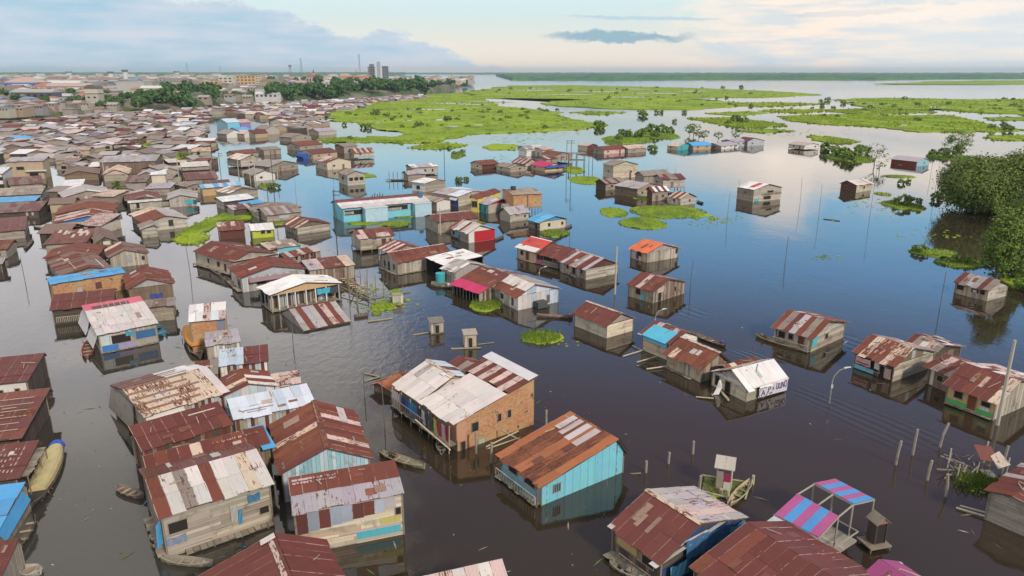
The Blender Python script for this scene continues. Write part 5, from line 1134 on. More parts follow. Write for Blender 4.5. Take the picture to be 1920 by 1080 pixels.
h = H('small turquoise fronted hut with a crimson gable before the yellow building', 'b', (899, 396), (916, 402), (948, 394), 2.4, 'a', .62, .9, ('cre2 lil4 wh23', 'wht'), 's:teal', 's:lgray', gable='s:red', op=[('a', 'w', .3, .8, .5, .8), ('a', 'd', .75, .2, .6, 1.3)])
h = H('cream lean-to with a white roof attached to the crimson gable hut', 'e', (944, 383), (949, 391), (976, 386), 2.0, 'b', .9, .4, 'wh2', 's:white', 's:cream', ov=.1, op=[])
h = H('grey gabled cottage between the brick storey and the blue roofed hut', 'b', (937, 412), (956, 417), (991, 412), 2.1, 'b', .55, 1.2, 'gry5 lil2', 's:lgray', 'h:lgray', op=[('b', 'w', .8, .8, .5, .6)])
h = H('boat-ended house with a big crimson panel and patchy white roof', 'b', (842, 444), (880, 455), (932, 449), 2.3, 'a', .42, 1.3, ('|mr2 pnk wh2 wh2', 'wh24 cre2'), 'h:gray', 's:white', op=[('a', 'w', .15, .7, .9, .9)])
band(h, 'b', .22, 1.01, .05, 2.35, WC['red'], 'crimson_panel', .05); cloth(h, 'a', .25, .5, .5, 1.7, (.10, .36, .50))
h = H('maroon hipped roof house next to the crimson panel house', 'e', (800, 406), (817, 418), (893, 408), 2.7, 'b', .55, .95, 'mar mr2', 'h:gray', 'v:gray', ov=.35, cap='cre', op=[])
# ---- out on the water, middle distance ------------------------------------------------------------------
h = H('brown roofed hut at the corner of the tight water hamlet', 'b', (1121, 354), (1136, 358), (1167, 353), 2.3, 'b', .55, .9, 'bgr4 mar', 'h:dark', 'h:gray')
h = H('wide plain grey roof in the middle of the water hamlet', 'e', (1167, 348), (1199, 358), (1224, 347), 2.7, 'a', .5, 1.1, 'gry5 lil2', 'h:brown', 'h:gray', ov=.3)
h = H('dark weathered roof on tall stilts at the back of the water hamlet', 'e', (1200, 328), (1209, 333), (1246, 325), 3.4, 'b', .55, 1.2, 'bgr', 'h:gray', 'v:gray', zb=1.0)
h = H('brown roofed stilt house with a deck, end of the water hamlet', 'e', (1229, 332), (1241, 338), (1282, 335), 3.8, 'b', .6, 1.1, 'bgr4 mar3', 'h:gray', 'h:lgray', zb=1.4)
h = H('little porch with red and white striped roof in the water hamlet', 'e', (1214, 356), (1222, 360), (1252, 357), 2.8, 'b', .6, 1.0, '|mr2 wht', 's:mar', 'h:gray')
h = H('rust patched gable hut behind the floating grass of the water hamlet', 'b', (1252, 381), (1275, 385), (1306, 382), 2.0, 'a', .5, 1.2, ('|pnk mr2 cre mar', 'gr2'), 'v:cream', 'h:lgray')
h = H('two storey weathered house with stacked brown roofs north of the hamlet', 'b', (1137, 331), (1149, 336), (1188, 331), 4.4, 'a', .5, 1.2, 'bgr gr2', 'h:lgray', 'h:cream+gray')
h = H('square stilt house with a flat white roof near the wooden jetty', 'b', (765, 327), (773, 331), (818, 327), 3.0, 'b', .6, .7, 'wht lil', 'h:gray', 's:lgray', zb=.5, op=[('b', 'w', .5, 1.2, .5, .9), ('b', 'w', .8, 1.2, .5, .9)])
h = H('low grey boathouse beside the wooden jetty', 'b', (760, 336), (764, 340), (795, 337), 2.2, 'b', .6, .8, 'gr2 lil', 'h:gray', 'h:gray')
h = H('dull red roofed house with dark red walls and weeds around', 'b', (889, 314), (902, 319), (929, 315), 2.3, 'b', .55, 1.3, 'mr2', 'h:cream', 's:mar')
h = H('cream hut with a beige roof in front of the magenta roofed cluster', 'b', (938, 318), (954, 324), (978, 320), 2.1, 'a', .45, 1.0, 'bgr tan', 's:cream', 'h:gray')
h = H('gabled plank house with rust striped roof behind the beige roofed hut', 'b', (968, 313), (984, 318), (1002, 314), 2.6, 'a', .5, 1.6, ('|mar pnk', 'gr2'), 'h:gray', 'h:lgray')
h = H('magenta roofed house with blue awning over its cream wall', 'b', (1002, 317), (1020, 323), (1048, 319), 2.3, 'a', .52, 1.3, 'mag', 's:peach', 's:peach')
awning(h, 'b', .0, 1.05, 1.4, 2.1, 1.2, CT['nvy'][0])
h = H('pale grey upper house behind the magenta roofed cluster', 'b', (979, 291), (987, 294), (1013, 290), 4.0, 'b', .6, 1.3, 'gr2 wh2', 'h:white', 'h:white')
h = H('cream walled house wedged behind the magenta roof', 'b', (1010, 293), (1016, 296), (1031, 293), 4.2, 'b', .6, .8, 'pnk', 's:cream', 's:cream')
h = H('maroon roofed stilt house with a bright blue tarpaulin eave by the pole tower', 'b', (1027, 302), (1041, 308), (1062, 303), 4.2, 'a', .4, 1.1, ('mr2', 'blu'), 'h:white', 'h:gray', zb=1.2)
h = H('pink lean-to roofs between magenta roof and pole tower', 'b', (1012, 305), (1022, 309), (1038, 306), 2.6, 'b', .6, .9, 'pnk mr2', 'h:gray', 'h:gray')
h = H('small cream hut with brown doors, first of the far water row', 'b', (1091, 281), (1101, 284), (1113, 281), 3.0, 'a', .5, 1.0, 'pnk', 's:cream', 's:mar')
h = H('long grey walled house with flaking rust roof in the far water row', 'b', (1117, 287), (1133, 290), (1168, 286), 2.6, 'b', .55, 1.4, 'mr2 pnk', 'h:gray', 'h:pink')
h = H('pale roofed house closing the far water row', 'b', (1168, 285), (1178, 288), (1204, 284), 2.6, 'b', .6, 1.3, 'bgr cre', 'h:gray', 'h:gray')
h = H('rust roofed house with turquoise panel beside the blue roof far out', 'b', (1259, 280), (1272, 283), (1292, 279), 2.4, 'a', .45, 1.4, ('cre', 'mr2'), 's:cream', 's:teal')
h = H('far house with a bright blue hipped roof and open porch', 'b', (1291, 279), (1299, 282), (1326, 279), 2.5, 'b', .55, 1.5, 'blu', 'h:gray', 'h:tan')
h = H('brown roofed low house, first of the trio at the light water edge', 'b', (1329, 277), (1352, 280), (1378, 275), 2.0, 'b', .6, 1.3, 'bgr lil', 'h:gray', 'h:white')
h = H('grey blue roofed house, middle of the trio at the light water edge', 'b', (1358, 273), (1377, 276), (1394, 273), 3.2, 'b', .55, 1.0, 'lil', 'h:gray', 'h:steel')
h = H('dark brown gabled house, last of the trio at the light water edge', 'b', (1388, 272), (1402, 275), (1425, 272), 3.2, 'a', .4, 1.7, 'mar', 'h:gray', 'h:steel')
h = H('narrow two storey plank house by the meadow edge', 'b', (637, 286), (645, 289), (662, 285), 4.0, 'b', .6, 1.2, 'bgr', 'h:brown', 'h:gray')
h = H('stilt house with brown striped roof above bright weeds', 'b', (656, 297), (664, 299), (700, 296), 3.6, 'b', .6, 1.6, '|mr2 pnk', 'h:gray', 'h:lgray', zb=.9)
h = H('open sided upper floor house with brown roof at the tip of the canal row', 'e', (633, 323), (649, 329), (685, 326), 3.3, 'a', .5, 1.2, 'mar bgr', 'h:lgray', 'h:lgray', op=[('b', 'w', .2, 1.4, 1.2, 1.0), ('b', 'w', .5, 1.4, 1.2, 1.0), ('b', 'w', .8, 1.4, 1.2, 1.0), ('a', 'w', .5, 1.4, 1.6, 1.0)])
h = H('cream house with rust roof second from the tip of the canal row', 'e', (592, 297), (612, 305), (656, 300), 2.8, 'a', .5, 1.4, 'mr2 pnk', 's:cream', 's:cream')
h = H('brown roofed house with a blue tarpaulin boat shed, third in the canal row', 'e', (575, 283), (586, 289), (622, 282), 2.8, 'b', .55, 1.4, 'mr2 mar', 'h:cream', 's:tan')
b_ = MB(); p = hpt(h, 'a', .5, 0, 2.2); b_.bar((p.x, p.y - 3, 1.0), (p.x, p.y + 2, 1.2), 1.5, 8); b_.build('blue_tarpaulin', CLOTH, h.root, (.03, .10, .36))
h = H('rust brown roofed house fourth in the canal row', 'e', (548, 266), (561, 274), (601, 266), 2.8, 'b', .55, 1.5, 'mr2', 'h:gray', 'h:gray')
h = H('grey brown gable house fifth in the canal row', 'e', (528, 252), (546, 258), (582, 251), 2.8, 'a', .5, 1.6, 'bgr', 'h:gray', 'h:gray')
h = H('plank house at the meadow corner with blue white roof', 'e', (588, 240), (597, 247), (622, 243), 2.8, 'b', .55, 1.5, 'pbl lil', 'h:gray', 'h:lgray')
h = H('white walled house with beige gable roof at the front of the canal islet', 'e', (461, 323), (470, 330), (511, 325), 2.8, 'a', .5, 1.3, 'bgr gr2', 's:tan', 's:white')
h = H('wide grey roofed house on the canal islet', 'e', (486, 303), (505, 313), (549, 300), 2.8, 'a', .5, 1.5, 'gr2', 'h:gray', 'h:gray')
h = H('pale gabled stilt house on the canal islet with white posts', 'e', (436, 296), (445, 302), (480, 296), 3.2, 'a', .5, 1.4, 'cre wh2', 'h:gray', 'h:lgray', zb=.6)
h = H('rusty low roof at the back of the canal islet', 'e', (433, 287), (441, 291), (476, 285), 2.6, 'b', .55, 1.2, 'mr2', 'h:gray', 'h:gray')
h = H('small flat roofed grey house at the back corner of the canal islet', 'e', (482, 278), (490, 282), (523, 279), 3.0, 'b', .6, .8, 'bgr', 'h:gray', 'h:gray')
h = H('white fronted gable shack first across the canal inlet', 'b', (415, 257), (422, 260), (448, 257), 3.0, 'a', .5, 2.2, 'bgr', 'h:gray', 's:white')
h = H('shack with pinkish roof second across the canal inlet', 'b', (450, 257), (456, 260), (469, 257), 3.0, 'a', .5, 2.0, 'pnk', 'h:gray', 's:white')
h = H('brown shack with cream wall third across the canal inlet', 'b', (470, 257), (476, 260), (493, 257), 3.2, 'b', .5, 2.0, 'mar', 'h:gray', 's:tan')
h = H('two storey turquoise house with pale hipped roof over the canal inlet', 'e', (414, 228), (419, 231), (441, 229), 6.0, 'b', .5, 2.0, 'pbl', 's:lblue', 's:cyan')
h = H('two storey mauve house beside the turquoise one', 'e', (442, 229), (447, 231), (463, 229), 5.5, 'b', .5, 1.8, 'pnk', 's:purple', 's:purple')
h = H('house with a small bright blue roof in front of the turquoise house', 'e', (440, 243), (443, 246), (460, 243), 3.6, 'b', .6, 1.4, 'blu', 'h:gray', 'h:dark')
h = H('stacked grey gable house at the mouth of the canal inlet', 'b', (489, 251), (496, 254), (515, 251), 4.2, 'a', .5, 2.2, 'bgr lil', 'h:gray', 's:lgray')
# ---- the town canals, street by street -------------------------------------------------------------------
h = H('tan rendered two storey house with a thin grey roof at the canal mouth', 'e', (20, 294), (14, 303), (84, 302), 6.0, 'b', .9, .8, 'lil', 's:tan', 's:tan', op=[('b', 'w', .35, 3.2, 2.2, 1.0), ('b', 'w', .7, .8, 2.6, 1.2)])
awning(h, 'b', .5, 1.08, 2.6, 3.0, 1.0, (.55, .48, .46))
h = H('large brown red roof below the tan house', 'e', (17, 321), (17, 348), (82, 343), 2.8, 'b', .6, 1.3, 'mar6 brn3', 'h:gray', 'h:gray', op=[])
on_roof(h, 'b', 0, .2, .98, .8, .9, 'pale_strip', (.55, .42, .38), .1, .3)
h = H('white stacked verandas of a two storey house at the picture edge', 'e', (-30, 313), (-30, 327), (15, 326), 5.0, 'b', .8, .7, 'wht', 's:white', 's:white', op=[('b', 'w', .5, 3.0, 6, 1.0), ('b', 'w', .5, .6, 6, 1.2)])
h = H('beige hipped roof house above the blue awning shed', 'e', (-40, 353), (-40, 370), (77, 366), 2.7, 'b', .6, .9, 'bgr tan', 'h:gray', 'h:gray', cap='cre', op=[])
h = H('long flat bright blue awning shed along the canal', 'e', (-8, 369), (-8, 379), (72, 378), 2.2, 'b', .92, .4, 'blu', 'h:dark', 'h:dark', op=[])
h = H('dark chocolate roof house under the blue awning', 'e', (-40, 382), (-40, 402), (71, 400), 2.4, 'b', .7, .9, 'brn mar', 'h:dark', 'h:dark', op=[('b', 'w', .8, .8, .4, .8, (.5, .4, .35)), ('b', 'w', .9, .8, .4, .8, (.5, .4, .35))])
h = H('broad plum coloured roof reaching in from the picture edge', 'e', (-60, 408), (-60, 440), (48, 432), 2.6, 'b', .75, 1.1, 'mar', 'h:gray', 'h:gray', op=[])
h = H('small rust red striped roof shack on the canal below the plum roof', 'e', (-40, 449), (-40, 469), (22, 469), 2.5, 'b', .8, .8, '|mr2 rst', 'h:gray', 'h:gray', op=[('b', 'w', .7, .6, 1.2, 1.0)])
h = H('grey tin hut under the rust red striped shack', 'e', (-40, 484), (-40, 497), (8, 496), 2.2, 'b', .8, .6, 'gr2', 'h:dark', 'h:dark', op=[])
h = H('dark brown gable roof at the top of the middle street', 'e', (120, 317), (118, 329), (185, 326), 2.7, 'a', .45, 1.2, 'brn', 'h:gray', 'h:brown', op=[])
h = H('flat greenish white roof in the middle street', 'e', (117, 335), (115, 350), (155, 348), 2.8, 'b', .8, .4, 'wht', 'h:gray', 'h:gray', op=[])
h = H('big light grey gable with a white back edge in the middle street', 'e', (120, 352), (118, 371), (211, 362), 2.8, 'a', .5, 1.4, '=wht2 gry5 lil4', 'v:gray', 'v:brown+gray', op=[('b', 'w', .45, .8, .8, 1.3, (.5, .45, .42))])
h = H('low rust brown roof below the big light grey gable', 'e', (120, 379), (116, 391), (216, 388), 2.3, 'a', .45, .8, 'brn5 mr22', 'h:gray', 'h:gray', op=[])
h = H('rust orange gable roof with pale edges above the blue gable', 'e', (112, 388), (106, 402), (217, 397), 2.4, 'a', .52, 1.1, 'mr26 rst2', 'h:gray', 'h:gray', op=[])
h = H('house with a bright blue painted gable and tan wall in the middle street', 'e', (107, 404), (101, 419), (209, 412), 2.5, 'a', .62, 1.2, 'pnk3 mr24 mar', 'h:gray', 's:tan', gable='s:blue', op=[])
h = H('roof with big cream patches on rust beside a dark gabled half', 'e', (100, 434), (97, 457), (176, 455), 2.6, 'b', .75, .9, ('mr25 mar3', 'brn'), 'h:gray', 'h:gray', op=[])
for k in range(10): l, s = .08 + .09 * k, h.rng.uniform(.25, .6); on_roof(h, 'b', 0, l, l + h.rng.uniform(.05, .1), s, s + h.rng.uniform(.15, .3), 'cream_patch', (.58, .46, .41), .1, .2)
h = H('dark brown gabled shop front next to the cream patched roof', 'e', (170, 436), (176, 457), (217, 452), 2.8, 'a', .45, 1.1, 'brn', 'h:dark', 'v:brown+dark', op=[('b', 'w', .5, 1.5, 1.2, .7, (.6, .58, .55))])
h = H('low rust roof with a pile of pale sheets under the cream patched one', 'e', (96, 466), (87, 484), (190, 478), 2.2, 'a', .5, .9, 'mr24 mar4', 'h:dark', 'h:dark', op=[])
for k in range(4): on_roof(h, 'a', 0, .62 + .07 * k, .66 + .07 * k, .2, .8, 'pale_sheet', (.55, .42, .36), .12, .3)
h = H('large plain dark brown roof behind the long blue eave', 'e', (98, 486), (103, 522), (200, 505), 2.8, 'a', .58, .9, 'brn8 mar4', 'h:gray', 'h:gray', op=[])
on_roof(h, 'a', 1, .45, .95, .1, .7, 'silver_sheet', (.46, .45, .46), .1, .1)
h = H('ochre brick house with a long narrow bright blue eave', 'e', (90, 522), (92, 536), (231, 510), 2.9, 'b', .9, .35, 'blu', 'k:brick', 'k:brick', op=[('b', 'w', .62, .9, .9, 1.1, (.14, .06, .05)), ('b', 'w', .35, .9, .8, .8, (.42, .42, .42))], ov=.25)
h = H('house with one pale verge and brown gable roof by the wide canal bend', 'e', (193, 467), (208, 483), (283, 476), 2.7, 'a', .42, 1.2, ('=cre2 mar5 brn3', 'mar4 brn3'), 'h:gray', 'v:lgray+gray', ov=.3, op=[('b', 'w', .9, .9, .5, .7), ('b', 'w', .5, .8, .9, 1.2, (.34, .35, .36))])
h = H('rust brown roof with pale rake, grey tin gable and blue cloth below', 'e', (230, 517), (240, 543), (328, 532), 2.7, 'a', .45, 1.3, 'mr24 mar5', 'h:gray', 'v:brown', ov=.35, gable='t:gry', op=[])
cloth(h, 'b', .45, .75, .8, 1.5, (.04, .07, .30))
h = H('dark maroon hipped roof over the water below the ochre brick house', 'e', (98, 553), (103, 579), (223, 571), 2.3, 'b', .6, 1.0, 'mar', 'h:dark', 'h:dark', op=[]); railing(h, 'b', .05, .45, .4, .8, .5)
h = H('dark narrow shed joining the white roofed house to the yellowish house', 'e', (268, 561), (275, 576), (333, 573), 2.3, 'b', .9, .4, 'bgr brn', 'h:dark', 'h:gray', op=[])
h = H('brown walled house with a row of pale shuttered windows at the street head', 'e', (206, 288), (184, 305), (291, 303), 4.2, 'b', .7, 1.2, 'gr2 lil', 'h:brown', 'v:brown+dark', op=[('b', 'w', .12, 1.8, .8, 1.0, (.45, .38, .34)), ('b', 'w', .3, 1.8, .8, 1.0, (.45, .38, .34)), ('b', 'w', .45, 1.8, .8, 1.0, (.45, .38, .34)), ('b', 'w', .9, 1.6, .7, 1.3, (.45, .40, .38))])
h = H('small orange gabled house with cream trim beside the shuttered house', 'e', (194, 318), (192, 328), (241, 326), 3.0, 'a', .5, 1.5, 'cre', 'h:gray', 'h:gray', gable='s:pink', op=[])
h = H('plain brown roof beside the house with the cream yellow wall', 'e', (240, 331), (240, 342), (282, 341), 3.0, 'b', .7, .9, 'mar brn', 'h:gray', 'h:gray')
h = H('house with cream yellow upper wall and purple band', 'e', (282, 322), (282, 328), (313, 327), 5.0, 'b', .8, .4, 'wht', 's:cream', 's:cream', op=[])
band(h, 'b', 0, 1, .2, 2.2, (.22, .17, .36), 'purple_band')
h = H('mauve grey low roof in front of the cream yellow wall', 'e', (281, 341), (280, 353), (326, 354), 2.6, 'b', .8, .7, 'lil', 'h:gray', 'h:gray')
h = H('long maroon roof with a pale grey verge along the second canal', 'e', (233, 360), (236, 377), (302, 372), 2.6, 'a', .6, .8, '=gry2 mar4 brn2', 'h:gray', 'h:gray', op=[])
h = H('white and maroon banded roof under the pale grey verge', 'e', (236, 367), (240, 381), (304, 376), 2.4, 'b', .8, .8, '-wh2 mar mar', 'h:gray', 'v:gray+lgray', op=[('b', 'd', .25, .2, .7, 1.4)])
h = H('wide grey gable with turquoise curtain facing the pond', 'e', (313, 362), (317, 374), (373, 371), 2.9, 'a', .45, 1.0, 'gry5 gr24', 'h:gray', 'v:lgray+gray', op=[]); cloth(h, 'b', .6, .88, .6, 1.8, (.06, .40, .42)); cloth(h, 'b', .88, 1.0, .5, 1.7, (.02, .10, .18))
h = H('red brown gable roof with cream rake above the grey box hut', 'e', (250, 401), (263, 421), (347, 410), 2.7, 'a', .5, 1.2, ('=cre3 mr26', 'gry'), 'h:gray', 'h:lgray', op=[('b', 'w', .6, .7, 1.0, 1.4, (.05, .04, .04))])
h = H('grey box hut of wide boards standing in the canal', 'e', (257, 421), (264, 431), (299, 428), 2.6, 'a', .75, .8, 'bgr lil', 'h:gray', 'h:lgray+gray', op=[])
h = H('pale grey boat landing house with rows of balcony rails', 'e', (338, 307), (338, 314), (391, 311), 4.4, 'b', .7, .8, 'wh2', 'h:gray', 'h:gray', op=[('b', 'w', .5, 2.2, 9, 1.0)])
h = H('dark roof house with white parapet next to the balcony house', 'e', (310, 300), (310, 306), (333, 304), 3.4, 'b', .7, .5, 'wh2', 'h:dark', 'h:dark', op=[])
h = H('hipped brown roof house beside the pole line', 'e', (340, 327), (349, 338), (410, 334), 2.8, 'b', .55, 1.3, 'brn mar', 'h:gray', 'h:gray', cap='bgr')
h = H('dark red flat roof by the pole line', 'e', (384, 339), (386, 344), (431, 341), 3.0, 'b', .9, .4, 'mar', 'h:dark', 'h:dark', op=[])
h = H('tan roofed shed with grey windows at the pond head', 'e', (338, 345), (341, 353), (371, 347), 3.0, 'a', .6, .6, 'bgr', 'h:gray', 'h:gray')
h = H('ochre house with a long pale blue eave at the pond head', 'e', (373, 346), (376, 354), (452, 347), 3.2, 'b', .8, .7, 'blu sky pbl', 's:tan', 's:ochre', op=[])
h = H('house with patched tan and white roof east of the pond', 'e', (415, 358), (425, 366), (473, 355), 2.9, 'a', .45, 1.0, ('wht bgr tan', 'mar bgr'), 's:cream', 'h:gray')
h = H('white verge strip roof facing the pond grass', 'e', (409, 370), (415, 381), (470, 371), 2.8, 'b', .85, .7, 'wbl wht', 'h:lgray', 'h:dark', op=[]); 
h = H('house with a mid blue roof strip above the pond grass', 'e', (450, 380), (456, 387), (491, 379), 2.6, 'b', .9, .5, 'blu', 'h:gray', 'h:gray', op=[])
h = H('low brown shack with white window bars beside the pond grass', 'e', (429, 385), (432, 396), (473, 389), 2.4, 'b', .85, .6, 'lil mar', 'h:lgray', 'h:dark', op=[])
h = H('grey brown roofed house behind the striped grey gable', 'e', (466, 390), (479, 400), (560, 388), 2.3, 'a', .45, .9, 'bgr5 brn3', 'h:lgray', 'h:gray', op=[])
h = H('house with a grey and rust striped hipped roof by the grass, west of the school', 'e', (482, 395), (497, 405), (565, 397), 2.2, 'b', .6, 1.1, ('|bgr lil brn bgr', 'bgr'), 'h:gray', 'h:brown+gray', op=[('b', 'w', .5, .5, 2.6, .8, (.45, .47, .5))])
# ================================================================== THE FAR QUARTER, THE TOWN AND THE TREES
def inpoly(x, y, poly):
    c = False; j = len(poly) - 1
    for i in range(len(poly)):
        if (poly[i][1] > y) != (poly[j][1] > y) and x < (poly[j][0] - poly[i][0]) * (y - poly[i][1]) / (poly[j][1] - poly[i][1]) + poly[i][0]: c = not c
        j = i
    return c
Z1 = [(-90, 300), (-90, 236), (30, 226), (110, 218), (180, 216), (260, 214), (345, 210), (384, 206), (384, 220), (393, 300), (300, 300), (252, 296), (205, 284), (150, 296), (100, 302)]
Z2 = [(384, 207), (420, 201), (520, 197), (600, 192), (680, 188), (760, 181), (800, 183), (795, 187), (700, 194), (668, 207), (612, 212), (604, 224), (608, 236), (560, 250), (528, 247), (512, 222), (468, 222), (440, 215), (388, 214)]
rf = random.Random(21); cand = []
GAPS = [pts for pts, s in MARSH[21:26]]
d = 303.0; row = 0
while d < 1250:
    row += 1; st = 9.6 + d * .0045
    y0 = pix(0, d, 0)[1]
    x = -330.0; 
    while x < 330:
        w = rf.uniform(6.5, 9.5); l = rf.uniform(7, 10)
        xx, yy = x + rf.uniform(-1, 1), d + rf.uniform(-3.0, 3.0); pp = pix(xx, yy, 0)
        if (inpoly(*pp, Z1) or inpoly(*pp, Z2)) and not any(inpoly(*pp, g) for g in GAPS):
            if all((xx - fx) ** 2 + (yy - fy) ** 2 > (fr + 3.4) ** 2 for fx, fy, fr in FOOT if abs(yy - fy) < 30):
                cand.append((d, xx, yy, w, l, row, inpoly(*pp, Z1)))
        x += w + rf.uniform(.6, 2.6)
    d += st
Z3 = [(120, 300), (205, 292), (252, 298), (300, 302), (388, 302), (392, 330), (395, 350), (372, 358), (330, 355), (246, 372), (246, 330), (212, 326), (208, 470), (112, 470), (122, 330)]
for _ in range(700):
    ppx, ppy = rf.uniform(-60, 420), rf.uniform(298, 450)
    if not inpoly(ppx, ppy, Z3): continue
    p = P(ppx, ppy)
    if all(max(abs(p.x - fx) * .95, abs(p.y - fy) * .55) > fr * .62 + 1.6 for fx, fy, fr in FOOT):
        cand.append((p.y, p.x, p.y, rf.uniform(4.5, 6.5), rf.uniform(5, 8), 0, True)); FOOT.append((p.x, p.y, 3.5))
N_IND = 300 - len([o for o in COL.objects if o.get('category') in ('house',)]) - 2
ORD = ['first', 'second', 'third', 'fourth', 'fifth', 'sixth', 'seventh', 'eighth', 'ninth', 'tenth', 'eleventh', 'twelfth', 'thirteenth', 'fourteenth', 'fifteenth', 'sixteenth', 'seventeenth', 'eighteenth', 'nineteenth', 'twentieth']
def ordn(k):
    if k < 20: return ORD[k]
    t, u = divmod(k + 1, 10); return (['', '', 'twentieth', 'thirtieth', 'fortieth', 'fiftieth', 'sixtieth', 'seventieth', 'eightieth', 'ninetieth'][t]) if u == 0 else ['', '', 'twenty', 'thirty', 'forty', 'fifty', 'sixty', 'seventy', 'eighty', 'ninety'][t] + '-' + ORD[u - 1]
FCOL = [('brown', 'brn', 6), ('maroon', 'mar', 5), ('rust', 'mr2', 4), ('taupe', 'bgr', 8), ('grey', 'gr2', 7), ('pale grey', 'gry', 4), ('lilac grey', 'lil', 5), ('white', 'wht', 4.5), ('cream', 'cre', 3), ('pinkish', 'pnk', 3), ('pale blue', 'pbl', 1.4), ('bright blue', 'blu', .7)]
cand.sort(key=lambda c: c[0])
ind, rest = cand[:N_IND], cand[N_IND:]
rows = {}
for c in ind: rows.setdefault((c[5], c[6]), []).append(c)
for (rw, z1), L_ in sorted(rows.items()):
    L_.sort(key=lambda c: -c[1])
    for k, c in enumerate(L_):
        d, x, y, w, l, _, _ = c; nm, code, _w = rf.choices(FCOL, [f[2] for f in FCOL])[0]
        e = rf.uniform(1.6, 2.6); rz = rf.uniform(-.28, .28) + .12
        root = empty('tin_shack', (x, y, 0), rz)
        side = 'from the pole canal' if z1 else 'from the meadow'
        tag(root, f"shack with {nm} roof, {ordn(k)} {side}, {ordn(rw - 1)} row of the crowded quarter" if rw else f"small shack with {nm} roof, {ordn(k)} from the pole canal, squeezed into the near streets", 'house', 'shacks of the crowded flooded quarter')
        ax = 'a' if rf.random() < .55 else 'b'; r = rf.choice((.5, .5, .45, .6, .97)); rise = rf.uniform(.7, 1.5); cc = CT[code]; hx, hy = w / 2, l / 2
        two_roof(root, -hx - .4, hx + .4, -hy - .4, hy + .4, ax, r, e, e + rise, e, (code, rf.choices(FCOL, [f[2] for f in FCOL])[0][1] if rf.random() < .3 else code), 3.5, rf)
        mb = MB(); mb.poly([(-hx, -hy, -.5), (hx, -hy, -.5), (hx, hy, -.5), (-hx, hy, -.5)], (0, 0, e + .45)); mb.build('walls', WOOD, root, jit(WC[rf.choice(('gray', 'gray', 'lgray', 'brown', 'tan', 'dark', 'cream'))], .2, rf))
        if ax == 'a' and r < .9: m_ = MB(); m_.poly([(-hx, -hy + .02, e), (hx, -hy + .02, e), (-hx + 2 * hx * r, -hy + .02, e + rise * .92)], (0, .1, 0)); m_.build('gable', WOOD, root, jit(WC[rf.choice(('gray', 'brown', 'lgray', 'dark'))], .2, rf))
        if rf.random() < .8:
            u = rf.uniform(-.6, .3) * hx; m_ = MB(); m_.box(u, u + rf.uniform(.8, 2.2), -hy - .05, -hy + .1, .35, min(e - .3, 1.6)); m_.build('opening', DARK, root)
        FOOT.append((x, y, 4))
# what lies further back: too many and too small to hold apart
def island_palette(name, cols, wood=False):
    m, n, b = mat(name); geo = n.add('ShaderNodeNewGeometry'); rp = n.add('ShaderNodeValToRGB'); r = rp.color_ramp; r.interpolation = 'CONSTANT'
    n.put(rp.inputs[0], geo.outputs['Random Per Island']); tot = sum(c[1] for c in cols); acc = 0
    for i, (c, w) in enumerate(cols):
        e = r.elements[0] if i == 0 else (r.elements[1] if i == 1 else r.elements.new(acc / tot)); e.position = acc / tot; e.color = (*c, 1); acc += w
    g = n.noise(geo.outputs['Position'], .5, 4, .6)
    n.put(b.inputs['Base Color'], n.mix(1.0, rp.outputs[0], n.mix(g, (.7, .7, .7), (1.2, 1.2, 1.2)), 'MULTIPLY')); b.inputs['Roughness'].default_value = .75; b.inputs['Specular IOR Level'].default_value = .3
    return m
FROOF = island_palette('far_roofs', [(CT[f[1]][0], f[2]) for f in FCOL]); FWALL = island_palette('far_walls', [(WC[k], w) for k, w in (('gray', 4), ('brown', 3), ('dark', 3), ('lgray', 3), ('cream', 2), ('tan', 2), ('purple', 1), ('lblue', 1))])
mb = MB(); mi = []
for d, x, y, w, l, _, _ in rest:
    e = rf.uniform(1.7, 3.0); rise = rf.uniform(.6, 1.6); a = rf.uniform(-.25, .4); ca, sa = cos(a), sin(a)
    T = lambda p: (x + p[0] * ca - p[1] * sa, y + p[0] * sa + p[1] * ca, p[2]); hx, hy = w / 2 + .3, l / 2 + .3
    def add(pts, dd, k):
        n0 = len(mb.f); mb.poly([T(p) for p in pts], dd); mi.extend([k] * (len(mb.f) - n0))
    add([(-hx + .4, -hy + .4, -.5), (hx - .4, -hy + .4, -.5), (hx - .4, hy - .4, -.5), (-hx + .4, hy - .4, -.5)], (0, 0, e + .4), 1)
    if rf.random() < .55:
        add([(-hx, -hy, e), (0, -hy, e + rise), (0, hy, e + rise), (-hx, hy, e)], (0, 0, .08), 0); add([(hx, -hy, e), (0, -hy, e + rise), (0, hy, e + rise), (hx, hy, e)], (0, 0, .08), 0)
        add([(-hx + .5, -hy + .3, e), (hx - .5, -hy + .3, e), (0, -hy + .3, e + rise - .1)], (0, .1, 0), 1)
    else: add([(-hx, -hy, e), (hx, -hy, e), (hx, hy * .4, e + rise), (-hx, hy * .4, e + rise)], (0, 0, .08), 0); add([(-hx, hy, e), (hx, hy, e), (hx, hy * .4, e + rise), (-hx, hy * .4, e + rise)], (0, 0, .08), 0)
me = mesh('far_shacks', mb.v, mb.f, FROOF); me.materials.append(FWALL); me.polygons.foreach_set('material_index', mi)
o = obj('far_shacks', me); o['kind'] = 'stuff'

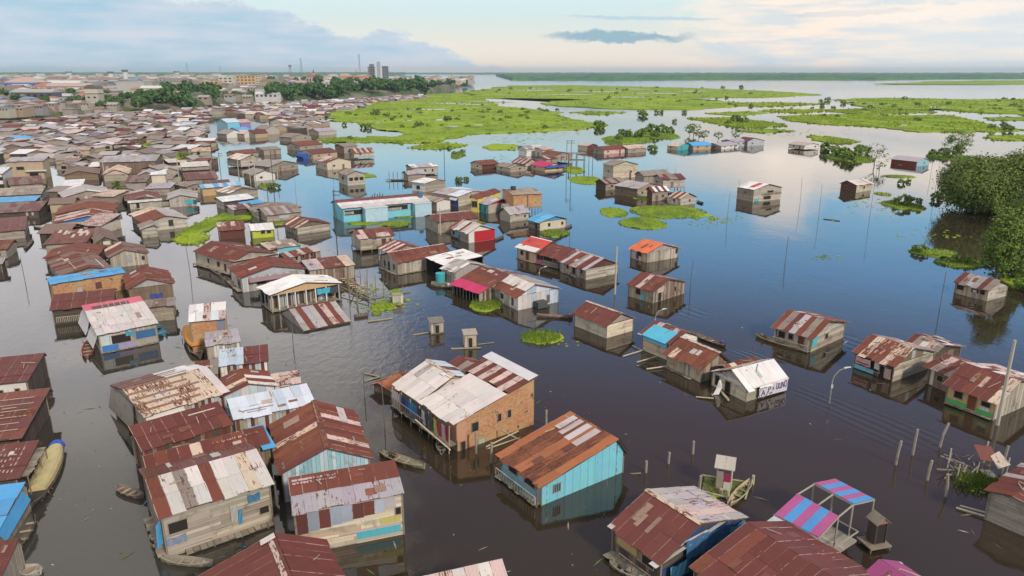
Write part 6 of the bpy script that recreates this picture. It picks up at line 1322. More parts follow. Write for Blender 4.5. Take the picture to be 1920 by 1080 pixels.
# ---- the town on its terrace ------------------------------------------------------------------
def building(label, px, py, wpx, hpx, col, roof, style='flat', depth=None, z=None, wins=(0, 0), name='town_building', cat='building', group='buildings of the upper town', rz=None, wcol=(.03, .03, .035)):
    c = P_land(px, py) if z is None else P(px, py, z); z = c.z; k = pxm_at(c); w, h = wpx / k, hpx / k; dp = depth or max(8, min(40, w * .8))
    root = empty(name, (c.x, c.y + dp / 2, z), rf.uniform(-.1, .1) if rz is None else rz)
    tag(root, label, cat, group); hx, hy = w / 2, dp / 2
    m_ = MB(); m_.box(-hx, hx, -hy, hy, -5, h); m_.build('walls', PAINT, root, col)
    m_ = MB()
    if style == 'flat':
        m_.box(-hx - .2, hx + .2, -hy - .2, hy + .2, h + .004, h + .5)
    elif style == 'gable':
        r = min(hy * .45, h * .5 + 1); m_.poly([(-hx - .4, -hy - .5, h - .1), (-hx - .4, hy + .5, h - .1), (-hx - .4, 0, h + r)], (2 * hx + .8, 0, 0))
    else:
        r = min(hx, hy) * .4; q = max(.1, hx - hy * .9); m_.v = [(-hx - .5, -hy - .5, h), (hx + .5, -hy - .5, h), (hx + .5, hy + .5, h), (-hx - .5, hy + .5, h), (-q, 0, h + r), (q, 0, h + r)]; m_.f = [(0, 1, 5, 4), (1, 2, 5), (2, 3, 4, 5), (3, 0, 4), (3, 2, 1, 0)]
    m_.build('roof', TIN, root, (*roof, .15))
    nx, nz = wins
    for i in range(nx):
        for j in range(nz):
            x = -hx + 2 * hx * (i + .5) / nx; zz = h * (j + .35) / nz; ww, wh = hx / nx * .5, h / nz * .2
            q = MB(); q.box(x - ww, x + ww, -hy - .12, -hy + .1, zz, zz + 2 * wh); q.build('window', DARK, root, wcol)
    return root, w, h, hx, hy
ROOFC = {'rust': (.26, .12, .08), 'grey': (.38, .36, .36), 'white': (.62, .62, .62), 'orange': (.42, .15, .08), 'brown': (.20, .15, .125), 'pink': (.48, .34, .31), 'blue': (.16, .28, .5)}
WALLC = {'cream': (.56, .50, .40), 'white': (.62, .61, .59), 'ochre': (.50, .34, .18), 'grey': (.36, .34, .32), 'pink': (.52, .34, .30), 'peach': (.56, .38, .25), 'tan': (.38, .31, .23), 'blue': (.10, .20, .48), 'brown': (.22, .16, .12), 'sky blue': (.35, .50, .58)}
B = building
B('blue walled hall with a pale hipped roof on the terrace', 38, 169, 50, 11, (.08, .20, .50), ROOFC['pink'], 'hip', wins=(5, 1))
B('house with an orange red hipped roof beside the blue hall', 79, 171, 34, 7, WALLC['cream'], ROOFC['orange'], 'hip', wins=(3, 1))
B('long dark fronted hall with grey roof and violet banner', 62, 187, 66, 11, (.10, .10, .13), ROOFC['grey'], 'gable', wins=(6, 1), depth=14)
B('long cream warehouse with beige roof', 128, 174, 68, 10, WALLC['tan'], ROOFC['pink'], 'gable', wins=(6, 1), depth=16)
B('low white warehouse roof behind the beige warehouse', 118, 163, 50, 6, WALLC['cream'], ROOFC['white'], 'gable', depth=18)
r_, w_, h_, hx_, hy_ = B('tall pale water intake tower with an arched roof on the bank', 176, 208, 21, 26, (.44, .42, .37), ROOFC['brown'], 'flat', depth=10, z=1.0)
q = MB(); q.box(-hx_, hx_, -hy_, hy_, h_ + .6, h_ + 4.5); q.build('upper_storey', PAINT, r_, WALLC['cream']); q = MB(); q.v = []; 
for sgn in (-1, 1):
    q.v += [(hx_ * 1.05 * cos(pi * i / 8), sgn * hy_ * 1.05, h_ + 4.5 + hx_ * .6 * sin(pi * i / 8)) for i in range(9)]
q.f = [tuple(range(8, -1, -1)), tuple(range(9, 18))] + [(i, i + 1, i + 10, i + 9) for i in range(8)] + [(8, 0, 9, 17)]; q.build('arched_roof', TIN, r_, (.14, .12, .11, .2))
for s in (-1, 1): q = MB(); q.box(s * hx_ * .45 - 1, s * hx_ * .45 + 1, -hy_ - .15, -hy_ + .2, h_ - 3.5, h_ - 2.2); q.build('vent', DARK, r_)
B('brown retaining wall building between the bank trees', 140, 199, 56, 12, (.30, .22, .15), ROOFC['pink'], 'flat', depth=10, z=3)
B('long grey wall building right beside the intake tower', 207, 196, 40, 16, (.36, .33, .28), ROOFC['pink'], 'flat', depth=10, z=3)
B('big windowless pale grey block', 245, 173, 44, 16, (.46, .45, .43), ROOFC['grey'], 'flat', depth=26)
B('white L-shaped hall with small arched windows', 290, 177, 46, 10, WALLC['cream'], ROOFC['white'], 'gable', wins=(6, 1), depth=12)
B('plain orange walled block on the terrace', 352, 170, 36, 10, (.54, .34, .20), ROOFC['brown'], 'flat', depth=20)
B('peach two storey block beside the plain orange block', 394, 166, 30, 12, WALLC['peach'], ROOFC['pink'], 'flat', depth=16, wins=(4, 2))
B('cream stepped building with a balcony front', 424, 161, 24, 14, (.58, .54, .44), ROOFC['white'], 'flat', depth=16, wins=(3, 3))
B('long orange ochre three storey block', 468, 159, 44, 15, (.56, .38, .19), ROOFC['brown'], 'flat', depth=24, wins=(7, 3), wcol=(.2, .13, .08))
B('pale end tower of the long orange block', 485, 160, 8, 17, (.58, .50, .40), ROOFC['brown'], 'flat', depth=12, wins=(2, 4))
B('tan hall roof next to the pale end tower', 510, 161, 40, 7, WALLC['tan'], ROOFC['brown'], 'gable', depth=20)
B('light blue stilt building with a tower room above the tree belt', 528, 178, 40, 12, WALLC['sky blue'], ROOFC['blue'], 'hip', wins=(6, 2), depth=14)
B('white long house with awning roofs left of the light blue building', 500, 184, 40, 7, WALLC['white'], ROOFC['white'], 'gable', wins=(5, 1), depth=10)
r_, w_, h_, hx_, hy_ = B('pink church with a small spire', 586, 156, 20, 10, (.50, .38, .34), ROOFC['rust'], 'gable', wins=(4, 1), depth=30)
q = MB(); q.bar((0, 0, h_), (0, 0, h_ + 9), 3.4, 4, 2.8); q.build('belfry', PAINT, r_, (.58, .42, .37)); q = MB(); q.bar((0, 0, h_ + 9), (0, 0, h_ + 18), 2.4, 6, .3); q.build('spire', PAINT, r_, (.10, .12, .14))
B('long yellow and white roofed market hall', 666, 154, 52, 7, (.52, .47, .33), ROOFC['orange'], 'gable', wins=(8, 1), depth=40)
# the unfinished high rise
c = P(711, 151, TZ); k = pxm_at(c); root = empty('tower_block', (c.x, c.y, TZ), .15); tag(root, 'unfinished grey and white high rise of three joined blocks', 'tower')
for nm, x0, x1, zt, cc in (('block', -19, -6, 24, (.36, .38, .42)), ('core', -5.9, 6, 25, (.60, .61, .62)), ('block', 6.1, 17, 24.5, (.20, .23, .27)), ('lift_tower', -3, 3, 32, (.33, .36, .40)), ('roof_frame', -16, -8, 28, (.15, .17, .20))):
    q = MB(); q.box(x0 / k * 1.0, x1 / k, -12 - .2 * x0 / 10, 12 + .1 * x1, -2, zt / k); ob = q.build(nm, PAINT, root, cc)
    if nm == 'block':
        for j in range(7):
            for i in range(3): 
                xx = (x0 + (x1 - x0) * (i + .5) / 3) / k; zz = (zt * (j + .5) / 7) / k; f_ = -12 - .2 * x0 / 10; q = MB(); q.box(xx - 1.4 / k, xx + 1.4 / k, f_ - .4, f_ + .3, zz - .8 / k, zz + .8 / k); q.build('window_opening', DARK, ob)
# white water towers and masts
for lab, px, py, hp in (('white flat topped water tank tower, bigger of the two side by side', 209, 150, 13), ('slim white water tank tower with dark top, next to the bigger one', 236, 149, 15), ('small white tank tower over the middle of the town', 332, 143, 8), ('small white tank tower at the far western edge of the town', 130, 143, 7)):
    c = P(px, py, TZ); k = pxm_at(c); root = empty('water_tower', (c.x, c.y, TZ)); tag(root, lab, 'water tower', 'water towers over the town'); hh = hp / k; w = 4 / k
    q = MB(); q.bar((0, 0, -3), (0, 0, hh * .8), w * .9, 10, w); q.build('shaft', PAINT, root, (.66, .66, .64)); q = MB(); q.bar((0, 0, hh * .8), (0, 0, hh), w * 1.25, 10); q.build('tank_rim', PAINT, root, (.10, .13, .17))
for lab, px, py, yt, wd in (('tall thin radio mast beside the high rise', 675, 140, 105, 1.6), ('lattice radio mast, tallest over the ochre block', 566, 141, 112, 2.2), ('short thick antenna tower next to the lattice mast', 545, 141, 124, 3.2), ('faint antenna west of the ochre block', 352, 137, 121, 2.0), ('tiny antenna between the ochre block and the white tank', 414, 137, 125, 1.5), ('slim pole antenna left of the high rise', 668, 141, 132, 1.2)):
    c = P(px, py, TZ); k = pxm_at(c); hh = (py - yt) / k; w = wd / k; root = empty('radio_mast', (c.x, c.y, TZ)); tag(root, lab, 'mast', 'radio masts over the town')
    for s, t in ((-1, -1), (1, -1), (0, 1)): q = MB(); q.bar((s * w, t * w, 0), (s * w * .25, t * w * .25, hh), .28 / k, 4); q.build('leg', PAINT, root, (.20, .21, .24))
    for j in range(1, 9): f = 1 - .75 * j / 9; zz = hh * j / 9; q = MB(); q.tube([(-w * f, -w * f, zz), (w * f, -w * f, zz), (0, w * f, zz), (-w * f, -w * f, zz)], .16 / k, 4); q.build('brace', PAINT, root, (.22, .23, .26))
    if wd > 2.9: q = MB(); q.bar((0, 0, hh * .8), (0, 0, hh * 1.0), w * .8, 8); q.build('antenna_head', PAINT, root, (.12, .14, .17))
# the other buildings, put in rows that follow the streets
seen = []
def relabel(made, way='towards the river'):
    by = {}
    for px, o in made: by.setdefault(o['label'], []).append((px, o))
    for lab, L_ in by.items():
        if len(L_) > 1:
            L_.sort(key=lambda t: t[0])
            for i, (_, o) in enumerate(L_): o['label'] = f'{lab}, {ordn(i)} {way}'
def place_town(n, fx, fy, wr, hr, where, styles=('gable', 'hip', 'flat')):
    k = 0; made = []
    while k < n:
        px, py = fx(), fy(); 
        if any(abs(px - a) < b_ * .62 and abs(py - c_) < 2.6 for a, c_, b_ in seen): 
            k += .02; continue
        wp = rf.uniform(*wr); seen.append((px, py, wp)); a, e = rf.choice(list(WALLC)), rf.choice(list(ROOFC))
        if a == 'blue' and rf.random() < .7: a = 'cream'
        if e == 'blue' and rf.random() < .6: e = 'grey'
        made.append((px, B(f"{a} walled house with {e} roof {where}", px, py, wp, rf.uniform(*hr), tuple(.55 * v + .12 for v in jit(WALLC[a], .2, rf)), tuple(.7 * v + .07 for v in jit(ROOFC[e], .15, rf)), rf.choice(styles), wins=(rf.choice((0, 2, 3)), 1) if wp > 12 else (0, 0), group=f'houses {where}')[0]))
        k += 1
    relabel(made)
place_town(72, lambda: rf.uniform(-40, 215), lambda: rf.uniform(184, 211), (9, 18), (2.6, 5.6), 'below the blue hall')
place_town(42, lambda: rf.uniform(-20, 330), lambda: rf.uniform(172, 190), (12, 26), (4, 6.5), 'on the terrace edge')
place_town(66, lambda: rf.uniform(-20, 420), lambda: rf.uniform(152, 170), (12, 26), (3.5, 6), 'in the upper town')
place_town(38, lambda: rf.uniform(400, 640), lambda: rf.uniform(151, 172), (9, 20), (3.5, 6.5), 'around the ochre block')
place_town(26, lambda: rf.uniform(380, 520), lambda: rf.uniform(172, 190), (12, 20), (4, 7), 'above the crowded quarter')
def mass(n, fx, fy, wr, hr):
    m_ = MB(); idx = []
    for _ in range(n):
        px, py = fx(), fy(); c = P(px, py, TZ); k = pxm_at(c); w, h, dp = rf.uniform(*wr) / k, rf.uniform(*hr) / k, rf.uniform(9, 22); x, y = c.x, c.y
        n0 = len(m_.f); m_.box(x - w / 2, x + w / 2, y, y + dp, TZ - 4, TZ + h); idx.extend([1] * (len(m_.f) - n0)); n0 = len(m_.f)
        if rf.random() < .6: m_.poly([(x - w / 2 - .3, y - .4, TZ + h), (x - w / 2 - .3, y + dp + .4, TZ + h), (x - w / 2 - .3, y + dp / 2, TZ + h + min(5, dp * .2))], (w + .6, 0, 0))
        else: m_.box(x - w / 2 - .2, x + w / 2 + .2, y - .2, y + dp + .2, TZ + h + .01, TZ + h + .5)
        idx.extend([0] * (len(m_.f) - n0))
    me = mesh('far_town', m_.v, m_.f, TROOF); me.materials.append(TWALL); me.polygons.foreach_set('material_index', idx); o = obj('far_town', me); o['kind'] = 'stuff'
TROOF = island_palette('town_roofs', [((.36, .17, .11), 3), ((.40, .37, .36), 4), ((.58, .57, .56), 3), ((.24, .19, .16), 3), ((.46, .34, .30), 3)]); TWALL = island_palette('town_walls', [((.52, .46, .37), 4), ((.58, .56, .53), 4), ((.46, .35, .24), 2), ((.40, .37, .34), 3), ((.50, .36, .31), 2), ((.30, .40, .50), .6)])
mass(190, lambda: rf.uniform(-30, 720), lambda: rf.uniform(142.5, 153), (7, 17), (1.5, 4)); mass(80, lambda: rf.uniform(730, 884), lambda: 148 + rf.uniform(-2, 8), (5, 12), (2, 4.2)); mass(60, lambda: rf.uniform(560, 720), lambda: rf.uniform(150, 158), (7, 14), (2, 4.5))
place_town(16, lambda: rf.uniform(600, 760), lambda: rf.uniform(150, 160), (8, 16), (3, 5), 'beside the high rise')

# ---- trees ------------------------------------------------------------------------------------------
def crown_mesh(name, n_clump, n_leaf, rad, hgt, leaf, m, seed, squash=1.0, hollow=.55):
    rr = random.Random(seed); vs, fs = [], []
    for c in range(n_clump):
        u = Vector((rr.gauss(0, 1), rr.gauss(0, 1), rr.gauss(0, 1))).normalized(); q = hollow + (1 - hollow) * rr.random() ** .7
        lobes = 1 + .28 * noise.noise(Vector((u.x * 1.7, u.y * 1.7, seed + u.z * 1.7)))
        cc = Vector((u.x * rad * q * lobes, u.y * rad * q * lobes, hgt * .5 + u.z * hgt * .5 * q * lobes)); cr = rad * rr.uniform(.16, .30)
        for _ in range(n_leaf):
            p = cc + Vector((rr.gauss(0, .5), rr.gauss(0, .5), rr.gauss(0, .38))) * cr
            nv = ((p - Vector((0, 0, hgt * .45))).normalized() * .5 + (p - cc).normalized() * .7 + Vector((rr.gauss(0, .4), rr.gauss(0, .4), rr.gauss(.25, .4)))).normalized(); a = nv.orthogonal(); a.rotate(Matrix.Rotation(rr.uniform(0, 6.28), 3, nv)); b_ = nv.cross(a) * 1.5; s = leaf * rr.uniform(.6, 1.3)
            k = len(vs); vs += [tuple(p - a * s), tuple(p + b_ * s * .55), tuple(p + a * s), tuple(p - b_ * s * .55)]; fs.append((k, k + 1, k + 2, k + 3))
    return mesh(name, vs, fs, m)
def trunk_mesh(h, r, seed, limbs=5, spread=.5):
    rr = random.Random(seed); mb = MB(); pts = [(0, 0, -1.5)]; x = y = 0
    for i in range(1, 5): x += rr.uniform(-.05, .05) * h; y += rr.uniform(-.05, .05) * h; pts.append((x, y, h * i / 4))
    mb.tube(pts, r, 7, r * .35)
    for i in range(limbs):
        t = rr.uniform(.35, .9); a = rr.uniform(0, 2 * pi); z = h * t; j = int(t * 4); b0 = Vector(pts[j]).lerp(Vector(pts[min(4, j + 1)]), t * 4 - j); s = h * spread * rr.uniform(.6, 1.1)
        mb.tube([b0, b0 + Vector((cos(a) * s * .5, sin(a) * s * .5, s * .35)), b0 + Vector((cos(a) * s, sin(a) * s, s * .55))], r * .4, 5, r * .12)
    return mesh('trunk', mb.v, mb.f, BARK)
def tree(name, label, loc, crown, trunk, s, rz, cz=0.0, cat='tree', group=None, sz=None):
    root = empty(name, loc, rz); root.scale = (s, s, sz or s); tag(root, label, cat, group)
    if trunk: obj('trunk', trunk, root)
    obj('crown', crown, root, Matrix.Translation((0, 0, cz))); return root
BELT = [crown_mesh('crown', 46, 16, 5.2, 8.5, .75, LEAFD, s) for s in (1, 2, 3, 4)]; BT = trunk_mesh(6.0, .35, 9)
BUSH = [crown_mesh('crown', 22, 14, 1.6, 2.3, .22, LEAF2, s + 20) for s in (1, 2, 3, 4)]
SPARSE = [crown_mesh('crown', 26, 9, 2.4, 3.6, .2, LEAF2, s + 50, hollow=.75) for s in (1, 2)]; ST = trunk_mesh(4.2, .14, 3, 9, .5)
def belt(n, x0, x1, y0, y1, s0, s1, where, z=TZ * .3):
    made = []
    for k in range(n):
        px = x0 + (x1 - x0) * (k + rf.uniform(.1, .9)) / n; py = rf.uniform(y0, y1); c = P_land(px, py) if z < TZ else P(px, py, z); z_ = c.z; s = rf.uniform(s0, s1)
        made.append((px, tree('tree', f'dark leafy tree {where}', (c.x, c.y, z_ - .3), BELT[k % 4], BT, s, rf.uniform(0, 6), 2.4, group=f'trees {where}', sz=s * rf.uniform(.8, 1.1))))
    relabel(made)
belt(12, 256, 362, 195, 209, 1.1, 1.7, 'under the white arched-window hall')
belt(5, 134, 168, 202, 210, .9, 1.2, 'beside the intake tower on its brown wall side'); belt(5, 192, 224, 202, 210, .9, 1.2, 'beside the intake tower on its grey wall side')
belt(12, 388, 520, 186, 193, .8, 1.2, 'at the terrace foot above the crowded quarter')
belt(22, 505, 640, 174, 189, 1.2, 1.7, 'in the belt under the light blue building'); belt(20, 630, 765, 166, 179, 1.3, 1.8, 'in the belt under the high rise'); belt(16, 700, 818, 164, 175, 1.3, 1.9, 'in the thick grove at the meadow edge')
belt(9, 822, 888, 156, 165, 1.1, 1.6, 'on the river point beyond the grove'); belt(14, 0, 330, 176, 196, .7, 1.0, 'between the terrace houses'); belt(10, 500, 700, 150, 160, 1.2, 1.8, 'between the houses of the town centre', TZ)
belt(8, 300, 420, 172, 180, 1.0, 1.4, 'behind the orange walled block', TZ)
# bushes of the marsh
def bushes(lst, where, name='bush', meshes=BUSH, scl=1.0, trunk=None, cz=-.3, cat='bush'):
    made = []
    for k, (px, py, w) in enumerate(lst):
        c = P(px, py); kx = pxm_at(c); s = w / kx / 3.4 * scl
        made.append((px, tree(name, f'{"leafy bush" if trunk is None else "thin flooded tree"} {where}', (c.x, c.y, 0), meshes[k % len(meshes)], trunk, s, rf.uniform(0, 6), cz, cat, f'{cat} clumps {where}')))
    relabel(made, 'counted from town')
rb = random.Random(9)
bushes([(704, 217, 20), (681, 240, 14), (690, 240, 16), (740, 222, 8), (752, 221, 7), (790, 236, 12), (785, 238, 18), (653, 216, 12), (668, 218, 8), (646, 235, 10), (655, 262, 12), (727, 220, 8), (848, 210, 8), (880, 238, 7), (840, 225, 14), (857, 226, 10), (803, 238, 10), (925, 225, 8), (955, 223, 8)], 'on the big green meadow')
bushes([(rb.uniform(690, 1060), rb.uniform(206, 242), rb.uniform(5, 11)) for _ in range(46)], 'scattered over the green meadow')
bushes([(rb.uniform(900, 1420), rb.uniform(164, 200), rb.uniform(4, 9)) for _ in range(46)], 'on the middle reed islands')
bushes([(rb.uniform(1480, 1915), rb.uniform(186, 212), rb.uniform(5, 11)) for _ in range(32)] + [(1545, 219, 9), (1570, 220, 9), (1660, 219, 8), (1720, 228, 12)], 'on the reed islands of the wide river')
bushes([(1022, 242, 13), (1008, 243, 6), (1092, 240, 5), (1124, 240, 24), (1120, 236, 16)], 'at the tip of the green meadow')
bushes([(1160, 262, 18), (1172, 256, 22), (1185, 258, 24), (1205, 252, 20), (1222, 248, 26), (1240, 248, 26), (1255, 250, 20), (1165, 250, 14), (1200, 258, 20), (1228, 257, 20)], 'on the reed bank behind the far water row')
bushes([(1225, 281, 16), (1218, 278, 10)], 'in open water by the far water row')
bushes([(1203, 217, 18), (1208, 219, 14), (1282, 212, 10), (1380, 229, 22), (1395, 231, 18), (1365, 233, 12), (1265, 229, 10), (1230, 212, 9), (1240, 212, 9)], 'standing in the bright water')
bushes([(1554, 285, 30), (1580, 296, 32), (1600, 292, 30), (1615, 288, 26), (1570, 290, 22), (1590, 305, 26)], 'on the flooded bank left of the bare tree')
bushes([(1882, 238, 13), (1890, 246, 18), (1860, 242, 14), (1770, 290, 20), (1782, 297, 22), (1750, 292, 18), (1800, 282, 16), (1722, 380, 14), (1693, 385, 30), (1705, 378, 18), (1720, 391, 14), (1755, 375, 20), (1762, 366, 14), (1690, 345, 14), (1704, 342, 10), (1725, 474, 24), (1795, 492, 20), (1815, 494, 22)], 'around the flooded trees by the grove')
bushes([(1320, 262, 14), (1310, 262, 12)], 'flooded beside the blue roofed far house', 'flooded_tree', SPARSE, .9, ST, 1.2, 'tree')
bushes([(1300, 256, 18), (1293, 254, 14), (1380, 262, 14), (1346, 264, 12)], 'behind the far light-water houses', 'flooded_tree', SPARSE, .95, ST, 1.2, 'tree')
bushes([(842, 279, 9), (520, 352, 14), (862, 340, 16), (874, 338, 12), (868, 287, 12), (852, 290, 12)], 'by the wooden jetty and the school')
bushes([(45, 244, 16), (60, 232, 16), (230, 246, 20), (305, 250, 22), (298, 242, 14), (315, 268, 12), (285, 278, 14), (342, 296, 16), (112, 226, 14), (10, 280, 14), (470, 405, 12)], 'growing between the crowded shacks')
bushes([(218, 348, 14), (224, 356, 12), (510, 352, 16)], 'in the narrow canal of the middle street')
# lone trees and the big flooded grove
def hero(name, label, px, py, hpx, wpx, ncl, nlf, leaf, m, seed, trunk_h=.4, hollow=.5, squash=1.0, limbs=7):
    c = P(px, py); k = pxm_at(c); Ht, Wd_ = hpx / k * .80, wpx / k * .86
    root = empty(name, (c.x, c.y, 0), 0); tag(root, label, 'tree')
    obj('trunk', trunk_mesh(Ht * .72, max(.12, Ht * .022), seed, limbs, .42), root)
    obj('crown', crown_mesh('crown', ncl, nlf, Wd_ / 2, Ht * (1 - trunk_h * .5), leaf, m, seed, hollow=hollow), root, Matrix.Translation((0, 0, Ht * trunk_h * .5)))
    return root
hero('tree', 'sparse many-branched tree rising from the bright water above the grove', 1792, 300, 60, 46, 60, 40, .17, LEAF2, 61, .5, .35, 1, 10)
hero('tree', 'thin nearly bare tree in open water west of the pink roofed house', 1640, 312, 50, 40, 30, 7, .2, LEAF2, 67, .6, .6, 1, 12)
hero('tree', 'smaller thin tree in front of the nearly bare one', 1648, 326, 28, 22, 18, 6, .18, LEAF2, 68, .6, .6, 1, 9)
hero('tree', 'big round dense tree, half of the flooded grove beside open water', 1826, 396, 100, 116, 520, 72, .19, LEAF, 71, .0, .74, 1, 8)
hero('tree', 'big round dense tree, half of the flooded grove at the picture edge', 1905, 398, 108, 126, 520, 72, .19, LEAF, 72, .0, .74, 1, 8)
hero('tree', 'lower dark tree bridging the two big round trees', 1868, 388, 84, 70, 240, 66, .19, LEAF, 73, .0, .6, 1, 6)
hero('tree', 'leafy lower tree at the picture edge under the big grove', 1945, 428, 78, 84, 260, 66, .18, LEAF, 74, .05, .6, 1, 6)
hero('tree', 'tall column of climbing creepers over a dead trunk', 1866, 522, 150, 60, 170, 60, .14, LEAF2, 75, .0, .45, 1, 6)
hero('tree', 'creeper hung tree leaning at the picture edge', 1892, 510, 135, 44, 90, 60, .15, LEAF2, 76, .25, .5, 1, 8)
hero('shrub', 'dark shrub at the foot of the creeper column', 1905, 522, 52, 52, 60, 60, .14, LEAF, 77, .0, .4, 1, 4)
hero('shrub', 'yellowish shrub at the water by the plank hut', 1925, 545, 36, 44, 46, 36, .2, LEAF2, 78, .0, .4, 1, 4)
# ================================================================== BOATS, POLES, PEOPLE, SMALL THINGS
def canoe(label, p0, p1, wid=1.0, col=(.20, .16, .12), name='canoe', group='canoes among the houses', thw=4, cat='canoe', inside=None, z=0.0, rise=.17):
    """a dugout built of sections: bow at p0, stern at p1"""
    a, b_ = P(*p0), P(*p1); d = b_ - a; Ln = d.length; rz = atan2(d.y, d.x); c = (a + b_) / 2
    root = empty(name, (c.x, c.y, z), rz); tag(root, label, cat, group)
    ns, nr = 13, 7; vs, fs = [], []
    prof = lambda t: (max(.06, sin(pi * min(1, max(0, .04 + .92 * t))) ** .55))
    for inner in (0, 1):
        for i in range(ns):
            t = i / (ns - 1); w = wid / 2 * prof(t) - (.05 if inner else 0); x = -Ln / 2 + Ln * t + (.12 * (1 - 2 * t) if inner else 0); sh = rise * (abs(2 * t - 1) ** 3); w = max(.02, w)
            for j in range(nr):
                g = j / (nr - 1) * 2 - 1; yy = w * (g if abs(g) < .7 else math.copysign(1.0 if abs(g) > .99 else .93, g)); zz = (-.12 + (.06 if inner else 0)) + (abs(g) ** 2.6) * .45 + sh * (.4 + .6 * abs(g))
                vs.append((x, yy, zz))
    for inner in (0, 1):
        o_ = inner * ns * nr
        for i in range(ns - 1):
            for j in range(nr - 1):
                q = (o_ + i * nr + j, o_ + (i + 1) * nr + j, o_ + (i + 1) * nr + j + 1, o_ + i * nr + j + 1); fs.append(q if inner == 0 else q[::-1])
    n = ns * nr
    for i in range(ns - 1):
        for j in (0, nr - 1): fs.append((i * nr + j, n + i * nr + j, n + (i + 1) * nr + j, (i + 1) * nr + j))
    for i in (0, ns - 1):
        for j in range(nr - 1): fs.append((i * nr + j, i * nr + j + 1, n + i * nr + j + 1, n + i * nr + j))
    obj('hull', mesh('hull', vs, fs, WOOD), root, None, col)
    for k in range(thw):
        t = (k + .8) / (thw + .6); w = wid / 2 * prof(t) * .96; x = -Ln / 2 + Ln * t; m_ = MB(); m_.box(x - .11, x + .11, -w, w, .20, .25); m_.build('thwart', WOOD, root, jit((.34, .28, .21), .2))
    m_ = MB(); m_.box(-Ln * .36, Ln * .36, -wid * .26, wid * .26, -.02, .01); m_.build('floor_board', WOOD, root, inside or (.16, .13, .10))
    return root, Ln
LIST = [
 ('long grey canoe with a passenger aft, moored below the light blue gable', (713, 853), (796, 880), 1.15, (.26, .25, .17)), ('short canoe lying nose-on under the brick building', (828, 853), (828, 824), 1.1, (.26, .24, .21)),
 ('long dark canoe alongside the laundry gallery', (734, 757), (800, 797), 1.2, (.12, .09, .07)), ('slim brown canoe trailing from the maroon roofed cream house', (1006, 594), (1074, 597), .9, (.20, .14, .11)),
 ('long canoe with outboard wake and a helmsman in violet', (1293, 626), (1361, 653), 1.25, (.20, .16, .13)), ('moored canoe with two people in front of the balustraded porch', (1418, 632), (1496, 657), 1.3, (.30, .24, .16)),
 ('empty black canoe beside the sky blue roof', (64, 974), (24, 1045), 1.1, (.10, .095, .085)), ('broken canoe with pale boards beside the tall plank house', (219, 917), (268, 936), 1.1, (.20, .15, .13)),
 ('narrow canoe under the plank house wall at the lower edge', (304, 1053), (398, 1062), .95, (.24, .22, .18)), ('old canoe afloat by the torn tarpaulin house', (1144, 1060), (1208, 1090), 1.0, (.25, .23, .17)),
 ('half sunken pale log boat by the little outhouse raft', (1366, 952), (1408, 906), 1.0, (.40, .34, .23)), ('dark canoe tied beside the crimson panel house', (846, 444), (873, 452), 1.0, (.12, .10, .08)),
 ('canoe loaded with buckets by the turquoise tank', (810, 538), (862, 541), 1.2, (.12, .11, .10)), ('curved canoe under the maroon house piles, upper one', (388, 497), (414, 519), 1.0, (.24, .20, .16)),
 ('curved canoe under the maroon house piles, lower one', (422, 522), (442, 541), 1.0, (.24, .20, .16)), ('long pale canoe with a rower crossing the narrow canal', (108, 432), (64, 427), 1.2, (.34, .33, .30)),
 ('thin canoe floating in the open blue water', (1544, 411), (1575, 415), .5, (.10, .13, .12)), ('dark canoe in the pond at the street head', (140, 297), (178, 300), 1.2, (.10, .09, .09)), ('short dark canoe in the narrow canal', (112, 396), (98, 393), 1.0, (.12, .12, .12)),
 ('dark canoe crossing by the big grey gable', (116, 365), (96, 368), 1.0, (.08, .08, .09)), ('canoe by the rust striped shack', (82, 462), (98, 455), 1.1, (.14, .13, .12)), ('dark canoe lying under the debris of the collapsed shed', (664, 596), (690, 592), .9, (.14, .12, .10)),
 ('canoe pulled against the board walk of the long grey board house', (1068, 515), (1082, 524), .8, (.22, .19, .15)), ('small canoe beside the blue roofed cream hut', (1060, 430), (1072, 424), .9, (.12, .11, .10)), ('dark raft boat near the wooden jetty', (733, 339), (760, 338), 1.3, (.09, .09, .09)),
 ('black canoe beside the rust patched gable hut', (1307, 379), (1318, 383), 1.2, (.06, .07, .09)), ('canoe under the porch deck of the torn tarpaulin house', (1160, 1020), (1176, 1034), .8, (.22, .19, .15)), ('small boat at the brown roof in the lower corner', (44, 1072), (76, 1078), 1.3, (.34, .33, .30)),
 ('long canoe skirting the crimson panel house', (928, 452), (944, 445), .9, (.10, .09, .09)), ('canoe moored at the plum roof shacks', (46, 470), (62, 450), 1.0, (.13, .12, .11)),
]
BO = {}
for lab, a, b_, w, cc in LIST: BO[lab] = canoe(lab, a, b_, w, cc, z=-.22 if 'open blue' in lab else 0, rise=.02 if 'open blue' in lab else .17)
